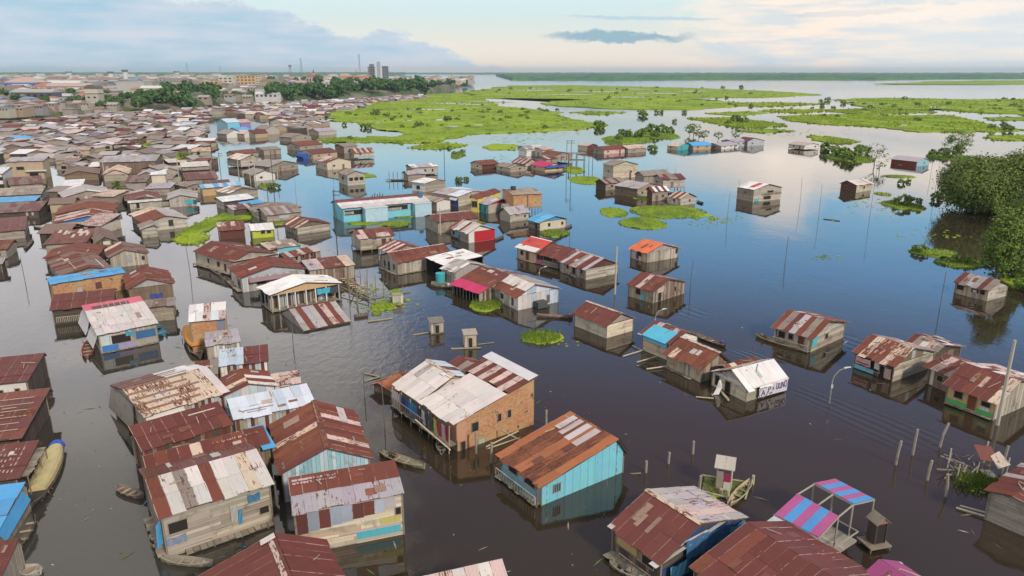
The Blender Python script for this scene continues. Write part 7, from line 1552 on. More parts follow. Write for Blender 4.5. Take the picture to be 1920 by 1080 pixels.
# the long covered boat, the orange canopy boat, the red and the blue boats
root, Ln = canoe('long river boat under a yellow tarpaulin with a blue bow cover', (111, 840), (57, 960), 2.3, (.11, .09, .08), 'covered_boat', None, 3, 'boat', None, 0, .5)
def canopy(root, x0, x1, w, z0, h, m, col, name):
    vs, n, k = [], 9, 8
    for i in range(k + 1):
        x = x0 + (x1 - x0) * i / k; ww = w * (1 - .35 * abs(2 * i / k - 1) ** 3)
        for j in range(n): t = pi * j / (n - 1); vs.append((x, ww * cos(t), z0 + h * sin(t) ** .8 + .03 * sin(i * 3.0 + j)))
    fs = [(i * n + j, i * n + j + 1, (i + 1) * n + j + 1, (i + 1) * n + j) for i in range(k) for j in range(n - 1)] + [tuple(range(n)), tuple(range(k * n + n - 1, k * n - 1, -1))]
    return obj(name, mesh(name, vs, fs, m), root, None, (*col, 0))
canopy(root, -Ln * .40, Ln * .27, .98, .35, .75, CLOTH, (.52, .44, .22), 'yellow_tarpaulin'); canopy(root, -Ln * .475, -Ln * .41, .7, .4, .7, CLOTH, (.03, .10, .45), 'blue_tarpaulin'); m_ = MB(); m_.box(Ln * .28, Ln * .38, -.85, .85, .3, .5); m_.build('engine_well', WOOD, root, (.04, .04, .04))
root, Ln = canoe('wooden boat with an orange canvas canopy moored by the yellow wall', (376, 674), (352, 626), 1.9, (.20, .15, .11), 'canopy_boat', None, 3, 'boat', None, 0, .4)
canopy(root, -Ln * .26, Ln * .46, .95, 1.0, .45, CLOTH, (.62, .28, .06), 'orange_canopy')
for s in (-1, 1):
    for t in (-.24, .1, .42): q = MB(); q.bar((Ln * t, s * .85, .2), (Ln * t, s * .9, 1.05), .04); q.build('canopy_post', WOOD, root, (.3, .2, .12))
canoe('dark red boat beside the raspberry ridged house', (164, 674), (167, 644), 1.5, (.24, .06, .05), 'wooden_boat', None, 4, 'boat'); root, Ln = canoe('blue painted boat with awning behind the blue veranda', (309, 631), (281, 618), 1.9, (.05, .28, .46), 'wooden_boat', None, 2, 'boat'); canopy(root, -Ln * .1, Ln * .45, .9, .8, .4, CLOTH, (.05, .12, .16), 'dark_awning')
root, Ln = canoe('small blue boat at the corner of the maroon canal house', (372, 487), (384, 474), 1.4, (.06, .30, .52), 'wooden_boat', None, 2, 'boat')

# ---- people: one continuous skinned body, with shirt, shorts and hair as clothing ---------------------------------
SKIN, n, b = mat('skin'); b.inputs['Base Color'].default_value = (.22, .11, .065, 1); b.inputs['Roughness'].default_value = .6
HAIR, n, b = mat('hair'); b.inputs['Base Color'].default_value = (.012, .01, .009, 1); b.inputs['Roughness'].default_value = .5
def skin_obj(name, verts, edges, rad, m, parent, root_i=0, lv=1, color=None):
    me = bpy.data.meshes.new(name); me.from_pydata(verts, edges, []); me.materials.append(m)
    o = obj(name, me, parent, None, color); s = o.modifiers.new('skin', 'SKIN')
    sv = me.skin_vertices[0].data
    for i, r in enumerate(rad): sv[i].radius = (r, r) if not isinstance(r, tuple) else r
    sv[root_i].use_root = True; s.use_smooth_shade = True
    u = o.modifiers.new('sub', 'SUBSURF'); u.levels = u.render_levels = lv
    return o
def person(label, loc, rz, shirt, shorts, pose='sit', cat='person', group=None):
    root = empty('person', loc, rz); tag(root, label, cat, group)
    if pose == 'sit':
        J = dict(pel=(0, 0, .14), sp=(.02, 0, .36), ch=(.04, 0, .54), nk=(.06, 0, .66), hd=(.08, 0, .76), top=(.09, 0, .86),
                 shl=(.04, .17, .57), ell=(.12, .24, .36), wrl=(.34, .16, .30), hal=(.42, .14, .30), shr=(.04, -.17, .57), elr=(.14, -.24, .37), wrr=(.36, -.18, .32), har=(.44, -.16, .32),
                 hil=(.02, .10, .13), knl=(.42, .14, .34), anl=(.50, .13, -.02), fol=(.64, .13, -.05), hir=(.02, -.10, .13), knr=(.42, -.14, .34), anr=(.50, -.13, -.02), forr=(.64, -.13, -.05))
    else:
        J = dict(pel=(0, 0, .90), sp=(0, 0, 1.10), ch=(.01, 0, 1.28), nk=(.02, 0, 1.44), hd=(.04, 0, 1.55), top=(.04, 0, 1.66),
                 shl=(0, .18, 1.36), ell=(.02, .25, 1.10), wrl=(.14, .24, .88), hal=(.18, .23, .80), shr=(0, -.18, 1.36), elr=(.06, -.25, 1.10), wrr=(.26, -.20, 1.04), har=(.34, -.18, 1.04),
                 hil=(0, .09, .86), knl=(.03, .10, .48), anl=(0, .10, .08), fol=(.16, .11, .03), hir=(0, -.09, .86), knr=(.03, -.10, .48), anr=(0, -.10, .08), forr=(.16, -.11, .03))
    K = list(J); E = [('pel', 'sp'), ('sp', 'ch'), ('ch', 'nk'), ('nk', 'hd'), ('hd', 'top'), ('ch', 'shl'), ('shl', 'ell'), ('ell', 'wrl'), ('wrl', 'hal'), ('ch', 'shr'), ('shr', 'elr'), ('elr', 'wrr'), ('wrr', 'har'), ('pel', 'hil'), ('hil', 'knl'), ('knl', 'anl'), ('anl', 'fol'), ('pel', 'hir'), ('hir', 'knr'), ('knr', 'anr'), ('anr', 'forr')]
    RD = dict(pel=.12, sp=.11, ch=.13, nk=.055, hd=.095, top=.07, shl=.06, ell=.045, wrl=.032, hal=.04, shr=.06, elr=.045, wrr=.032, har=.04, hil=.085, knl=.06, anl=.04, fol=.035, hir=.085, knr=.06, anr=.04, forr=.035)
    skin_obj('body', [J[k] for k in K], [(K.index(a), K.index(c)) for a, c in E], [RD[k] for k in K], SKIN, root)
    S = ['pel', 'sp', 'ch', 'shl', 'ell', 'shr', 'elr']; mid = lambda a, c, t: tuple(J[a][i] + (J[c][i] - J[a][i]) * t for i in range(3))
    skin_obj('shirt', [J['pel'], J['sp'], J['ch'], J['shl'], mid('shl', 'ell', .7), J['shr'], mid('shr', 'elr', .7)], [(0, 1), (1, 2), (2, 3), (3, 4), (2, 5), (5, 6)], [.145, .135, .15, .08, .07, .08, .07], CLOTH, root, 0, 1, (*shirt, 0))
    skin_obj('shorts', [J['pel'], J['hil'], mid('hil', 'knl', .75), J['hir'], mid('hir', 'knr', .75)], [(0, 1), (1, 2), (0, 3), (3, 4)], [.15, .11, .09, .11, .09], CLOTH, root, 0, 1, (*shorts, 0))
    h0 = J['hd']; skin_obj('hair', [(h0[0] - .03, 0, h0[2] + .03), (h0[0] - .01, 0, h0[2] + .09)], [(0, 1)], [.095, .085], HAIR, root)
    return root
def seat_in(boat, t, shirt, shorts, label, flip=False):
    r, Ln = BO[boat]; x = -Ln / 2 + Ln * t; c = Vector((r.location.x + cos(r.rotation_euler.z) * x, r.location.y + sin(r.rotation_euler.z) * x, .22))
    return person(label, c, r.rotation_euler.z + (pi if flip else 0), shirt, shorts)
seat_in(LIST[0][0], .30, (.05, .05, .06), (.04, .04, .05), 'person in dark clothes seated in the moored grey canoe'); seat_in(LIST[4][0], .90, (.05, .04, .30), (.06, .06, .12), 'helmsman in a violet shirt steering the canoe with a wake', True)
seat_in(LIST[5][0], .14, (.55, .55, .52), (.08, .08, .1), 'person in white at the bow of the porch canoe'); seat_in(LIST[5][0], .50, (.32, .04, .05), (.08, .05, .05), 'person in red amid the porch canoe'); seat_in(LIST[5][0], .62, (.6, .5, .45), (.1, .08, .08), 'person in a pale shirt behind the one in red')
seat_in(LIST[3][0], .93, (.55, .55, .58), (.1, .1, .12), 'person in white at the stern of the slim brown canoe', True); seat_in(LIST[2][0], .10, (.60, .60, .58), (.05, .05, .07), 'child in white at the bow of the laundry gallery canoe'); seat_in(LIST[2][0], .20, (.05, .05, .06), (.05, .05, .07), 'child in black in the laundry gallery canoe')
seat_in(LIST[15][0], .06, (.05, .05, .06), (.05, .05, .07), 'rower in dark clothes in the pale canoe of the narrow canal')
def stand(label, px, py, z, rz, shirt, shorts): c = P(px, py, z); person(label, c, rz, shirt, shorts, 'stand')
stand('person in red on the balustraded porch', 1478, 634, .24, -2.4, (.42, .05, .05), (.06, .06, .10)); stand('person in white on the balustraded porch', 1462, 630, .24, -2.0, (.6, .6, .58), (.10, .12, .2)); stand('person in blue on the white veranda deck', 520, 560, .32, -1.8, (.06, .12, .4), (.05, .05, .06))
stand('person in yellow on the laundry gallery', 812, 806, .9, -2.2, (.55, .45, .08), (.05, .05, .07)); stand('person in dark shirt on the long grey board house walk', 1075, 512, .15, -2.2, (.05, .05, .07), (.2, .16, .12)); stand('person in pink at the rear of the loaded canoe', 852, 537, .15, 3.0, (.5, .2, .25), (.06, .06, .08)); stand('person in white before the crimson panel house', 862, 449, .1, -2.0, (.6, .6, .58), (.05, .08, .2))
# litter and twigs on the water by the houses
rr = random.Random(31); mb = MB()
for fx, fy, fr in FOOT:
    if fy > 170 or fx < -60: continue
    for _ in range(16):
        a = rr.uniform(0, 6.28); q = fr + rr.gauss(1.5, 2.2); x, y = fx + cos(a) * q, fy + sin(a) * q; s = rr.uniform(.04, .16); k = len(mb.v); t = rr.uniform(0, 3.1); ln = s * rr.choice((1, 1.3, 5))
        mb.v += [(x - cos(t) * ln, y - sin(t) * ln, .015), (x + sin(t) * s * .5, y - cos(t) * s * .5, .03), (x + cos(t) * ln, y + sin(t) * ln, .015), (x - sin(t) * s * .5, y + cos(t) * s * .5, .03)]; mb.f.append((k, k + 1, k + 2, k + 3))
o = mb.build('floating_litter', island_palette('litter', [((.30, .26, .19), 5), ((.16, .13, .09), 5), ((.6, .6, .58), 2), ((.10, .17, .04), 3), ((.1, .25, .45), .4)])); o['kind'] = 'stuff'
# ---- poles and posts ------------------------------------------------------------------------------------------------
def pole(label, px, yt, yb, r=.07, col=(.13, .12, .11), arms=0, m=None, name='wooden_pole', cat='pole', group='poles standing in the water', lean=0.0, r2=None):
    c = P(px, yb); k = pxm_at(c); h = max(.5, (yb - yt) / k / max(.3, cos(math.asin(min(.95, (CAM_H) / (c - Vector((0, 0, CAM_H))).length)))))
    root = empty(name, (c.x, c.y, 0)); tag(root, label, cat, group)
    q = MB(); q.tube([(0, 0, -1.5), (lean * h * .4, 0, h * .5), (lean * h, 0, h)], r, 7, r2 or r * .8); q.build('shaft', m or WOOD, root, col)
    for i in range(arms): z = h - .4 - .75 * i; q = MB(); q.box(-.15, 1.25, -.06, .06, z, z + .12); q.build('crossarm', WOOD, root, (.10, .09, .085)); 
    for i in range(arms):
        for x in (.45, 1.15): z = h - .28 - .75 * i; q = MB(); q.bar((x, 0, z), (x, 0, z + .22), .05); q.build('insulator', PAINT, root, (.16, .12, .1))
    return root, h
CONC = (.46, .43, .37)
for lab, px, yt, yb, r in (('thick pale concrete pole behind the long grey board house', 1153, 465, 552, .17), ('tall pale concrete pole in front of the yellow house', 1870, 668, 797, .19), ('pale concrete pole before the maroon hipped roof', 826, 392, 440, .14), ('white concrete pole, first on the canal islet', 448, 300, 331, .16), ('white concrete pole, second on the canal islet', 470, 304, 343, .16), ('white concrete pole, third on the canal islet', 480, 295, 343, .16), ('white concrete pole beside the school roof bush', 522, 324, 347, .15), ('white pole at the pond head', 338, 305, 353, .14), ('pale pole beside the orange gabled house', 197, 304, 337, .14), ('pale pole beside the big white verandas', 18, 318, 350, .14)):
    pole(lab, px, yt, yb, r, CONC, 0, PAINT, 'concrete_pole', group='concrete poles')
for lab, px, yt, yb, arms in (('tall dark power pole with two crossarms at the school corner', 633, 362, 476, 2), ('dark power pole with two crossarms in the pole canal', 415, 291, 336, 2), ('tallest dark power pole of the pole canal', 402, 272, 334, 1), ('dark power pole with crossarms on the islet tip', 515, 290, 374, 2), ('dark power pole before the striped verge roof', 502, 345, 366, 1), ('first power pole of the twin pole tower', 1062, 265, 322, 2), ('second power pole of the twin pole tower', 1070, 265, 330, 2), ('power pole, first behind the hamlet', 1104, 285, 310, 1), ('power pole, second behind the hamlet', 1111, 287, 312, 1), ('slim power pole by the palm-like bush', 834, 278, 336, 0)):
    pole(lab, px, yt, yb, .11, (.075, .07, .07), arms, None, 'power_pole', group='power poles')
for i, (lab, px, yt, yb) in enumerate((('dark pole in the wide canal bend', 357, 462, 514), ('dark pole in the narrow canal, lower one', 47, 490, 528), ('bare pole near the islet, between the canals', 556, 340, 382), ('thin pole beyond the collapsed shed', 550, 596, 655), ('dark pole in front of the sunken orange roof', 722, 705, 804), ('thin pole left of the sunken orange roof', 684, 700, 745), ('pole in open water below the thin canoe', 1472, 446, 492), ('pole in the bright reflection', 1500, 337, 384), ('pole east of the bright reflection', 1535, 352, 408), ('pole beside the low patched hut', 1631, 326, 404), ('pole before the two storey plank house', 1363, 364, 413), ('pole touching the two storey plank house', 1384, 338, 375), ('pole in front of the striped plank hut', 1762, 519, 578), ('thin pole beside the rust striped board house', 1294, 490, 542), ('dark mooring pole between canoe and porch house', 1413, 622, 672), ('pole behind the blue roofed hut', 1068, 432, 465), ('post at the lane before the stilted plank house', 750, 417, 452), ('pole beside the plank shed', 689, 497, 545), ('thin pole at the debris', 657, 515, 585), ('far pole by the far water row', 1083, 265, 290), ('far pole beyond the hamlet', 1250, 312, 330), ('pole beside the hamlet stilt house', 1266, 314, 335), ('thin pole in front of the meadow', 626, 306, 348), ('pole by the canal rows', 480, 300, 322), ('pole left of the gravel grass', 393, 455, 470), ('thin pole near the trees', 1745, 300, 330), ('thin pole near the grove', 1751, 318, 372))):
    pole(lab, px, yt, yb, .045 if yb < 420 else .055, lean=((i * 37) % 7 - 3) * .012)
for lab, px, yt, yb, ln in (('post stub beside the torn tarpaulin house', 1211, 866, 886, 0), ('second post stub in the line of five', 1253, 850, 869, .05), ('third post stub in the line', 1299, 829, 851, 0), ('leaning post stub nearest the wake', 1679, 833, 871, .08), ('tall post stub in the wake', 1711, 812, 853, .03), ('post stub under the wake', 1738, 869, 900, .08), ('leaning post stub before the yellow house', 1760, 800, 838, .22), ('post stub tilted towards the pavilion', 1775, 896, 931, -.12), ('post stub by the broken shack', 1884, 840, 858, .1), ('post stub by the outhouse raft', 1311, 895, 920, .03), ('post before the brick wall', 893, 812, 850, 0), ('yellowish post between brick and turquoise houses', 921, 832, 868, .03), ('post beside the brick wall corner', 1024, 770, 800, 0)):
    pole(lab, px, yt, yb, .12, (.30, .27, .22), 0, None, 'post_stub', 'post', 'post stubs in the dark water', ln, .12)
def lamp(label, px, yt, yb, out):
    c = P(px, yb); k = pxm_at(c); h = (yb - yt) / k / .9; root = empty('street_lamp', (c.x, c.y, 0)); tag(root, label, 'street lamp', 'flooded street lamps')
    q = MB(); q.tube([(0, 0, -1.5), (0, 0, h * .62), (out * .12, 0, h * .78), (out * .5, 0, h * .93), (out, 0, h)], .06, 7, .04); q.build('pole', PAINT, root, (.32, .32, .31)); q = MB(); q.tube([(out * .92, 0, h - .02), (out * 1.15, 0, h + .06), (out * 1.5, 0, h + .10)], .11, 8, .07); q.build('lamp_head', PAINT, root, (.62, .62, .62)); q = MB(); q.box(-.1, .1, -.14, -.05, h * .45, h * .55); q.build('junction_box', PAINT, root, (.5, .5, .48))
lamp('curved street lamp standing alone in the wake', 1555, 698, 757, 1.2); lamp('curved street lamp behind the blue tarpaulin hut', 1227, 583, 622, 1.0); lamp('curved street lamp by the red roofed ochre house', 1011, 502, 522, .9)
# ---- outhouses -------------------------------------------------------------------------------------------------------
def outhouse(label, px, py, w, d_, h, zb, rz, style, col, roof):
    c = P(px, py); root = empty('outhouse', (c.x, c.y, 0), rz); tag(root, label, 'outhouse'); hx, hy = w / 2, d_ / 2; rr = random.Random(px)
    for f in 'abcd': wall(root, f, -hx, hx, -hy, hy, zb, lambda x, y: zb + h, [], style, 20, rr)
    q = MB(); q.poly([(-hx - .2, -hy - .25, zb + h), (hx + .2, -hy - .25, zb + h), (hx + .2, hy + .2, zb + h + .25), (-hx - .2, hy + .2, zb + h + .25)], (0, 0, .04)); q.build('roof', TIN, root, (*roof, .3))
    q = MB(); q.box(-hx - .1, hx + .1, -hy - .12, hy + .1, zb - .12, zb - .004); q.build('floor_deck', WOOD, root, (.17, .15, .11))
    for sx in (-1, 1):
        for sy in (-1, 1): q = MB(); q.bar((sx * hx, sy * hy, -1), (sx * hx, sy * hy, zb), .07); q.build('stilt', WOOD, root, (.22, .18, .13))
    opening(root, 'b', -hx, hx, -hy, hy, 'd', .5, zb + .05, w * .3, h * .7)
    return root
o1 = outhouse('grey plank privy standing in rippled water, its lid gone dark', 818, 623, 1.7, 1.5, 1.55, .15, .3, 'v:lgray+gray', .3, (.20, .18, .16)); o2 = outhouse('second plank privy with a log moored beside it', 881, 650, 1.5, 1.3, 1.8, .15, .2, 'v:lgray+tan', .3, (.38, .34, .28))
for lab, a, e, r in (('long pale log floating by the second privy', (846, 654), (902, 652), .13), ('thin branch beside the second privy', (895, 646), (926, 642), .07), ('dark floating log beside the first privy', (775, 628), (812, 622), .1), ('floating forked timber, upper arm', (682, 700), (712, 706), .1), ('floating forked timber, lower arm', (684, 715), (712, 706), .1), ('half sunk pole by the thin pole', (735, 597), (690, 603), .14), ('long half sunk log by the weed raft', (760, 547), (730, 557), .12)):
    a, e = P(*a, .05), P(*e, .12); c = (a + e) / 2; q = MB(); q.bar(a - c, e - c, r, 7, r * .7); o = q.build('floating_log', WOOD, None, (.30, .27, .20)); o.location = c; tag(o, lab, 'log', 'logs afloat')
# privy on the grass raft (raspberry and white)
c = P(1356, 915); root = empty('raft_outhouse', (c.x, c.y, 0), -.35); tag(root, 'tiny privy with raspberry and white boards on a grassy raft', 'outhouse')
q = MB(); q.box(-1.7, 1.7, -1.2, 1.2, -.2, .12); q.build('raft', WOOD, root, (.16, .17, .07))
for x, y in ((-.6, -.5), (.6, -.5), (.6, .6), (-.6, .6)): q = MB(); q.bar((x, y, -.4), (x, y, 2.35), .06); q.build('corner_post', WOOD, root, (.38, .35, .28))
for nm, x0, x1, z0, z1, cc in (('raspberry_board', -.02, .55, 1.0, 1.75, (.34, .03, .10)), ('white_board', .0, .58, .2, .98, (.62, .60, .52)), ('grey_board', -.6, -.05, .2, 1.9, (.34, .30, .26))): q = MB(); q.box(x0, x1, -.62, -.55, z0, z1); q.build(nm, PAINT, root, cc)
q = MB(); q.box(.62, .68, -.55, .6, .2, 1.7); q.build('side_board', PAINT, root, (.58, .56, .52)); q = MB(); q.poly([(-.85, -.9, 2.3), (.85, -.9, 2.3), (.85, .9, 2.62), (-.85, .9, 2.62)], (0, 0, .05)); q.build('roof', TIN, root, (.46, .42, .37, .2))
for a, e in (((-2.2, -1.3, .15), (.8, -1.7, .15)), ((-2.0, 1.2, .2), (2.4, 1.4, .2)), ((1.9, -1.4, .15), (2.2, 1.6, .3))): q = MB(); q.bar(a, e, .09); q.build('raft_log', WOOD, root, (.36, .33, .24))
for x, y, h in ((2.4, 1.5, .9), (.5, -1.75, .9), (-.1, -1.2, .6)): q = MB(); q.bar((x, y, -1), (x, y, h), .13); q.build('raft_post', WOOD, root, (.42, .39, .30))
blades('grass', lambda r: (c.x + r.uniform(-1.7, 1.9), c.y + r.uniform(-1.1, 1.2)), 700, .15, .5, .03, LEAF2, 91)
c = P(1640, 1022); root = empty('gabled_privy', (c.x, c.y, 0), .25); root.scale = (.85, .85, .9); tag(root, 'tall narrow privy with a tiny peaked roof beside the striped pavilion', 'outhouse')
for f in 'acd': wall(root, f, -.55, .55, -.55, .55, .5, lambda x, y: 2.5, [], 'v:gray+dark', 20, random.Random(3))
q = MB(); q.box(-.42, .42, -.5, -.4, .5, 2.3); q.build('doorway', DARK, root)
for s in (-1, 1): q = MB(); q.poly([(0, -.75, 3.05), (0, .75, 3.05), (s * .75, .75, 2.4), (s * .75, -.75, 2.4)], (0, 0, .05)); q.build('roof_board', WOOD, root, (.26, .23, .19))
m_ = MB(); m_.poly([(-.55, -.6, 2.42), (.55, -.6, 2.42), (0, -.6, 2.95)], (0, .06, 0)); m_.build('gable', PAINT, root, (.30, .14, .12)); q = MB(); q.box(-1.3, .9, -1.0, .9, .3, .45); q.build('deck', WOOD, root, (.24, .20, .16))
for x, y in ((-1.2, -.9), (.8, -.9), (.8, .8), (-1.2, .8)): q = MB(); q.bar((x, y, -1), (x, y, .35), .08); q.build('stilt', WOOD, root, (.22, .19, .15))
# ---- the pavilion with pink and blue stripes -------------------------------------------------------------------------
z0, z1 = 2.6, 3.7
A, Bp, C, D = P(1452, 965, z0), P(1535, 1008, z0), P(1572, 968, z1), P(1495, 926, z1)
c = (A + Bp + C + D) / 4; root = empty('striped_pavilion', (c.x, c.y, 0)); tag(root, 'open timber pavilion with pink and blue striped roof sheets and its ridge missing', 'pavilion'); S0 = Vector((c.x, c.y, 0))
def stripes(a, b_, cc, dd, n, start):
    for i in range(n):
        t0, t1 = i / n, (i + 1) / n; col = [(.42, .10, .28), (.08, .30, .66)][(i + start) % 2]; q = MB(); p = [a.lerp(b_, t0), a.lerp(b_, t1), dd.lerp(cc, t1), dd.lerp(cc, t0)]; q.poly([v - S0 + Vector((0, 0, .006 * (i % 2))) for v in p], (0, 0, .04)); q.build('roof_sheet', TIN, root, (*col, 0))
stripes(A, Bp, C, D, 5, 0)
z2, z3 = 3.7, 3.2
E, F_, G, Hh = P(1527, 906, z2), P(1600, 945, z2), P(1639, 936, z3), P(1566, 898, z3); stripes(E, F_, G, Hh, 6, 0)
W1 = P(1425, 975, 2.2); stripes_white = MB(); stripes_white.poly([A - S0 - Vector((0, 0, .1)), Bp - S0 - Vector((0, 0, .1)), Bp - S0 + (A - D) * .4 + Vector((0, 0, .05)), A - S0 + (A - D) * .4 + Vector((0, 0, .05))], (0, 0, .03)); stripes_white.build('white_eave_sheet', TIN, root, (.5, .55, .6, .1))
fl = [Vector((p.x, p.y, .75)) for p in (A, Bp, F_, E)]; f2 = [fl[0], fl[1] + (fl[1] - fl[0]) * .18, fl[2] + (fl[1] - fl[0]) * .18, fl[3]]; q = MB(); q.poly([v - S0 for v in f2], (0, 0, .12)); fd = q.build('floor', WOOD, root, (.30, .28, .23))
nb = 14
for i in range(nb): a0, a1 = f2[0].lerp(f2[3], i / nb), f2[0].lerp(f2[3], (i + .93) / nb); b0, b1 = f2[1].lerp(f2[2], i / nb), f2[1].lerp(f2[2], (i + .93) / nb); q = MB(); q.poly([v - S0 + Vector((0, 0, .125)) for v in (a0, b0, b1, a1)], (0, 0, .03)); q.build('plank', WOOD, fd, jit((.34, .31, .26), .2))
for p, zt in ((A, z0), (Bp, z0), (C, z1), (D, z1), (E, z2), (F_, z2), (G, z3), (Hh, z3), ((A + Bp) / 2, z0), ((E + F_) / 2, z2)): q = MB(); q.bar(Vector((p.x, p.y, -1)) - S0, Vector((p.x, p.y, zt)) - S0, .07); q.build('post', WOOD, root, (.32, .29, .24))
for a, e in ((D, C), (E, F_), (A, Bp), (Hh, G), (D, E), (C, F_), ((D + C) / 2, (E + F_) / 2), (F_, G), (E, Hh), (C, Bp)): q = MB(); q.bar(a - S0 - Vector((0, 0, .08)), e - S0 - Vector((0, 0, .08)), .06, 4); q.build('beam', WOOD, root, (.36, .33, .28))
for i, (a, e) in enumerate(((f2[1], f2[2]), (f2[3], f2[2]))): q = MB(); q.bar(a - S0 + Vector((0, 0, .9)), e - S0 + Vector((0, 0, .9)), .06, 4); q.build('handrail', WOOD, root, (.33, .30, .25))
# ---- debris: broken shack at the right edge, the jetty, the scaffolding in the weed -------------------------------------------
c = P(1826, 888); root = empty('wrecked_shack', (c.x, c.y, 0), .2); tag(root, 'wrecked shack of loose timbers with a sliver of rust roof at the picture edge', 'wreck'); rw = random.Random(12)
for i in range(34):
    a = Vector((rw.uniform(-2.6, 1.6), rw.uniform(-1.3, 1.8), rw.uniform(.0, 1.2))); e = a + Vector((rw.uniform(-1.4, 1.4), rw.uniform(-1.2, 1.2), rw.uniform(-.5, .7))); q = MB(); q.bar(a, e, rw.uniform(.04, .08), 4); q.build('timber', WOOD, root, jit((.24, .21, .165), .3, rw))
for i, (cc, p) in enumerate((((.17, .06, .045), [(.2, -.2, 1.5), (1.9, -.6, 1.2), (2.4, 1.0, 1.9), (.8, 1.4, 2.1)]), ((.50, .43, .36), [(1.2, -1.2, 1.0), (2.9, -.8, 1.0), (2.9, .6, 1.6), (1.4, .0, 1.6)]), ((.44, .42, .38), [(-.2, -1.4, .5), (.9, -1.7, .4), (1.0, -.7, .6), (.0, -.5, .7)]))): q = MB(); q.poly(p, (0, 0, .04)); q.build('loose_sheet', TIN, root, (*cc, .3))
for x, y, h in ((-2.6, -.8, 1.7), (-2.0, 1.0, 2.2), (1.2, -1.6, 1.3), (2.8, -.6, 1.6), (2.4, 1.5, 2.2)): q = MB(); q.bar((x, y, -1), (x + .1, y, h), .07); q.build('post', WOOD, root, (.44, .40, .33))
c = P(1838, 908); blades('grass', lambda r: (c.x + r.gauss(0, 1.0), c.y + r.gauss(0, .7)), 800, .3, 1.1, .05, LEAF2, 97)
for lab, a, e, r in (('bamboo pole afloat at the wrecked shack', (1793, 952), (1860, 972), .1), ('second bamboo pole alongside', (1800, 948), (1862, 965), .08), ('plank afloat below the wrecked shack', (1797, 898), (1822, 908), .12), ('mooring beam out from the blue tarpaulin hut', (1168, 668), (1207, 656), .08), ('second mooring beam from the blue tarpaulin hut', (1194, 679), (1232, 668), .08), ('third mooring beam from the blue tarpaulin hut', (1186, 648), (1206, 657), .06), ('timber by the grey board shack', (1212, 692), (1252, 686), .09), ('beam from the white sheet house', (1305, 744), (1338, 747), .08), ('slanting board at the white sheet house', (1345, 726), (1366, 750), .14), ('upper scaffold rail between brick and turquoise houses', (911, 838), (972, 808), .07), ('lower scaffold rail between brick and turquoise houses', (912, 842), (976, 820), .06), ('scaffold brace between brick and turquoise houses', (938, 806), (985, 830), .07)):
    zz = 1.1 if 'scaffold' in lab else .15; a, e = P(*a, zz), P(*e, zz + .1); c2 = (a + e) / 2; q = MB(); q.bar(a - c2, e - c2, r, 6); o = q.build('timber_beam', WOOD, None, (.44, .39, .29)); o.location = c2; tag(o, lab, 'beam', 'loose beams')
c = P(1345, 740); q = MB(); q.v = [(-.5, 0, .0), (.1, -.2, .1), (.5, .1, .9), (.35, .3, 1.7), (.1, .2, 1.6), (-.1, .3, .6)]; q.f = [(0, 1, 2, 5), (2, 3, 4, 5)]; o = q.build('white_cloth', CLOTH, None, (.68, .67, .63, 0)); o.location = c; tag(o, 'crumpled white cloth hanging at the corner of the white sheet house', 'cloth'); s_ = o.modifiers.new('solid', 'SOLIDIFY'); s_.thickness = .05
c = P(712, 565); root = empty('timber_scaffold', (c.x, c.y, 0)); tag(root, 'skeleton of posts and planks of a ruined house standing in weed', 'ruin'); rw = random.Random(4)
for px, py, h in ((640, 545, 2.6), (656, 552, 2.0), (668, 556, 2.8), (684, 540, 2.2), (690, 560, 3.0), (660, 530, 1.6), (676, 526, 2.0), (700, 548, 1.5), (704, 536, 1.9), (720, 540, 1.2), (648, 525, 2.2), (672, 572, 2.6), (735, 560, 1.0)): p = P(px, py) - c; q = MB(); q.bar((p.x, p.y, -1), (p.x + rw.uniform(-.2, .2), p.y, h), .06); q.build('post', WOOD, root, jit((.22, .18, .13), .3, rw))
for a, e, z in (((640, 545), (690, 560), .6), ((648, 525), (704, 548), .7), ((656, 552), (668, 525), .8), ((640, 538), (700, 565), .25), ((690, 560), (770, 546), .15), ((700, 566), (752, 572), .15), ((668, 556), (672, 580), .5), ((650, 520), (690, 545), .9)): a, e = P(*a, z) - c, P(*e, z) - c; q = MB(); q.bar(a, e, .08, 4); q.build('rail', WOOD, root, jit((.26, .21, .16), .3, rw))
for i in range(9): p = P(648 + i * 4.6, 522 + i * 3.4, .6) - c; q = MB(); q.poly([p + Vector((-.9, -.35, 0)), p + Vector((1.0, -.1, 0)), p + Vector((1.0, .3, 0)), p + Vector((-.9, .05, 0))], (0, 0, .05)); q.build('plank', WOOD, root, jit((.50, .40, .20) if i < 6 else (.3, .22, .16), .2, rw))
c = P(746, 568); root = empty('weed_privy', (c.x, c.y, 0), .2); tag(root, 'pale ruined closet standing in the weed raft', 'outhouse')
for f in 'abd': wall(root, f, -.8, .8, -.6, .6, -.2, lambda x, y: 1.5, [], 'v:cream+lgray', 14, random.Random(8))
q = MB(); q.box(-.9, .9, -.7, .7, 1.45, 1.5); q.build('roof', WOOD, root, (.3, .28, .22))
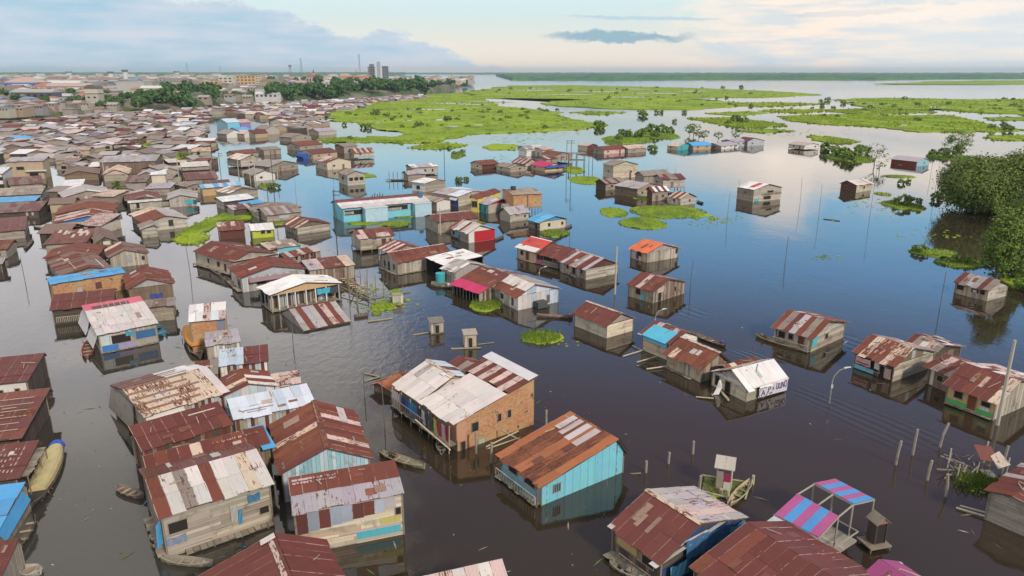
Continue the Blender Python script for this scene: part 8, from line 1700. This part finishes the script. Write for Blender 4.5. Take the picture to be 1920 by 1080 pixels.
c = P(826, 532); root = empty('tank_stand', (c.x, c.y, 0)); tag(root, 'turquoise plastic tank on a low jetty beside the grey gable house', 'tank'); q = MB(); q.bar((0, 0, .3), (0, 0, 1.9), .75, 12, .85); q.build('tank', PAINT, root, (.06, .42, .48)); q = MB(); q.box(-1.6, 3.0, -.7, .7, .1, .28); q.build('jetty', WOOD, root, (.22, .19, .15))
for x in (-1.5, .5, 2.8): q = MB(); q.bar((x, -.6, -1), (x, -.6, .2), .07); q.build('pile', WOOD, root, (.2, .17, .13))
for k, (x, y) in enumerate(((841, 536), (847, 537))):
    c = P(x, y, .25); q = MB(); q.bar((0, 0, 0), (0, 0, .4), .22, 10, .28); o = q.build('bucket', PAINT, None, (.66, .66, .64)); o.location = c; tag(o, ['white bucket in the loaded canoe, the one nearer the tank', 'white bucket in the loaded canoe, the one away from the tank'][k], 'bucket', 'white buckets in the loaded canoe')
c = P(752, 339); root = empty('wooden_jetty', (c.x, c.y, 0)); tag(root, 'short dark jetty with bare posts beside the boathouse', 'jetty'); q = MB(); q.box(-5, 2, -.6, .6, .25, .4); q.build('deck', WOOD, root, (.16, .14, .12))
for x in (-4, -2.6, -1.2, .4): q = MB(); q.bar((x, .4, -1), (x, .4, 3.0), .1); q.build('post', WOOD, root, (.16, .14, .12))
c = P(1076, 311); root = empty('platform_frame', (c.x, c.y, 0)); tag(root, 'open scaffold platform on tall thin stilts beside the twin pole tower', 'platform')
for x in (-2, 1, 4):
    for y in (-2, 2): q = MB(); q.bar((x, y, -1), (x, y, 5), .12); q.build('stilt', WOOD, root, (.2, .19, .18))
for z in (2.2, 4.8): q = MB(); q.box(-2.2, 4.2, -2.2, 2.2, z, z + .15); q.build('deck', WOOD, root, (.24, .23, .21))
# electric wires of the pole canal
HAZE_D = 0.00007
hm = bpy.data.materials.new('air'); hm.use_nodes = True; hn = hm.node_tree; hn.nodes.clear(); ho = hn.nodes.new('ShaderNodeOutputMaterial'); hv = hn.nodes.new('ShaderNodeVolumePrincipled'); hv.inputs['Color'].default_value = (.72, .90, 1.0, 1); hv.inputs['Density'].default_value = HAZE_D; hv.inputs['Anisotropy'].default_value = .3
hn.links.new(hv.outputs[0], ho.inputs['Volume'])
m_ = MB(); m_.box(-18500, 18500, -400, 18000, -4.0, 100.0); hz = m_.build('haze', hm); hz['kind'] = 'stuff'
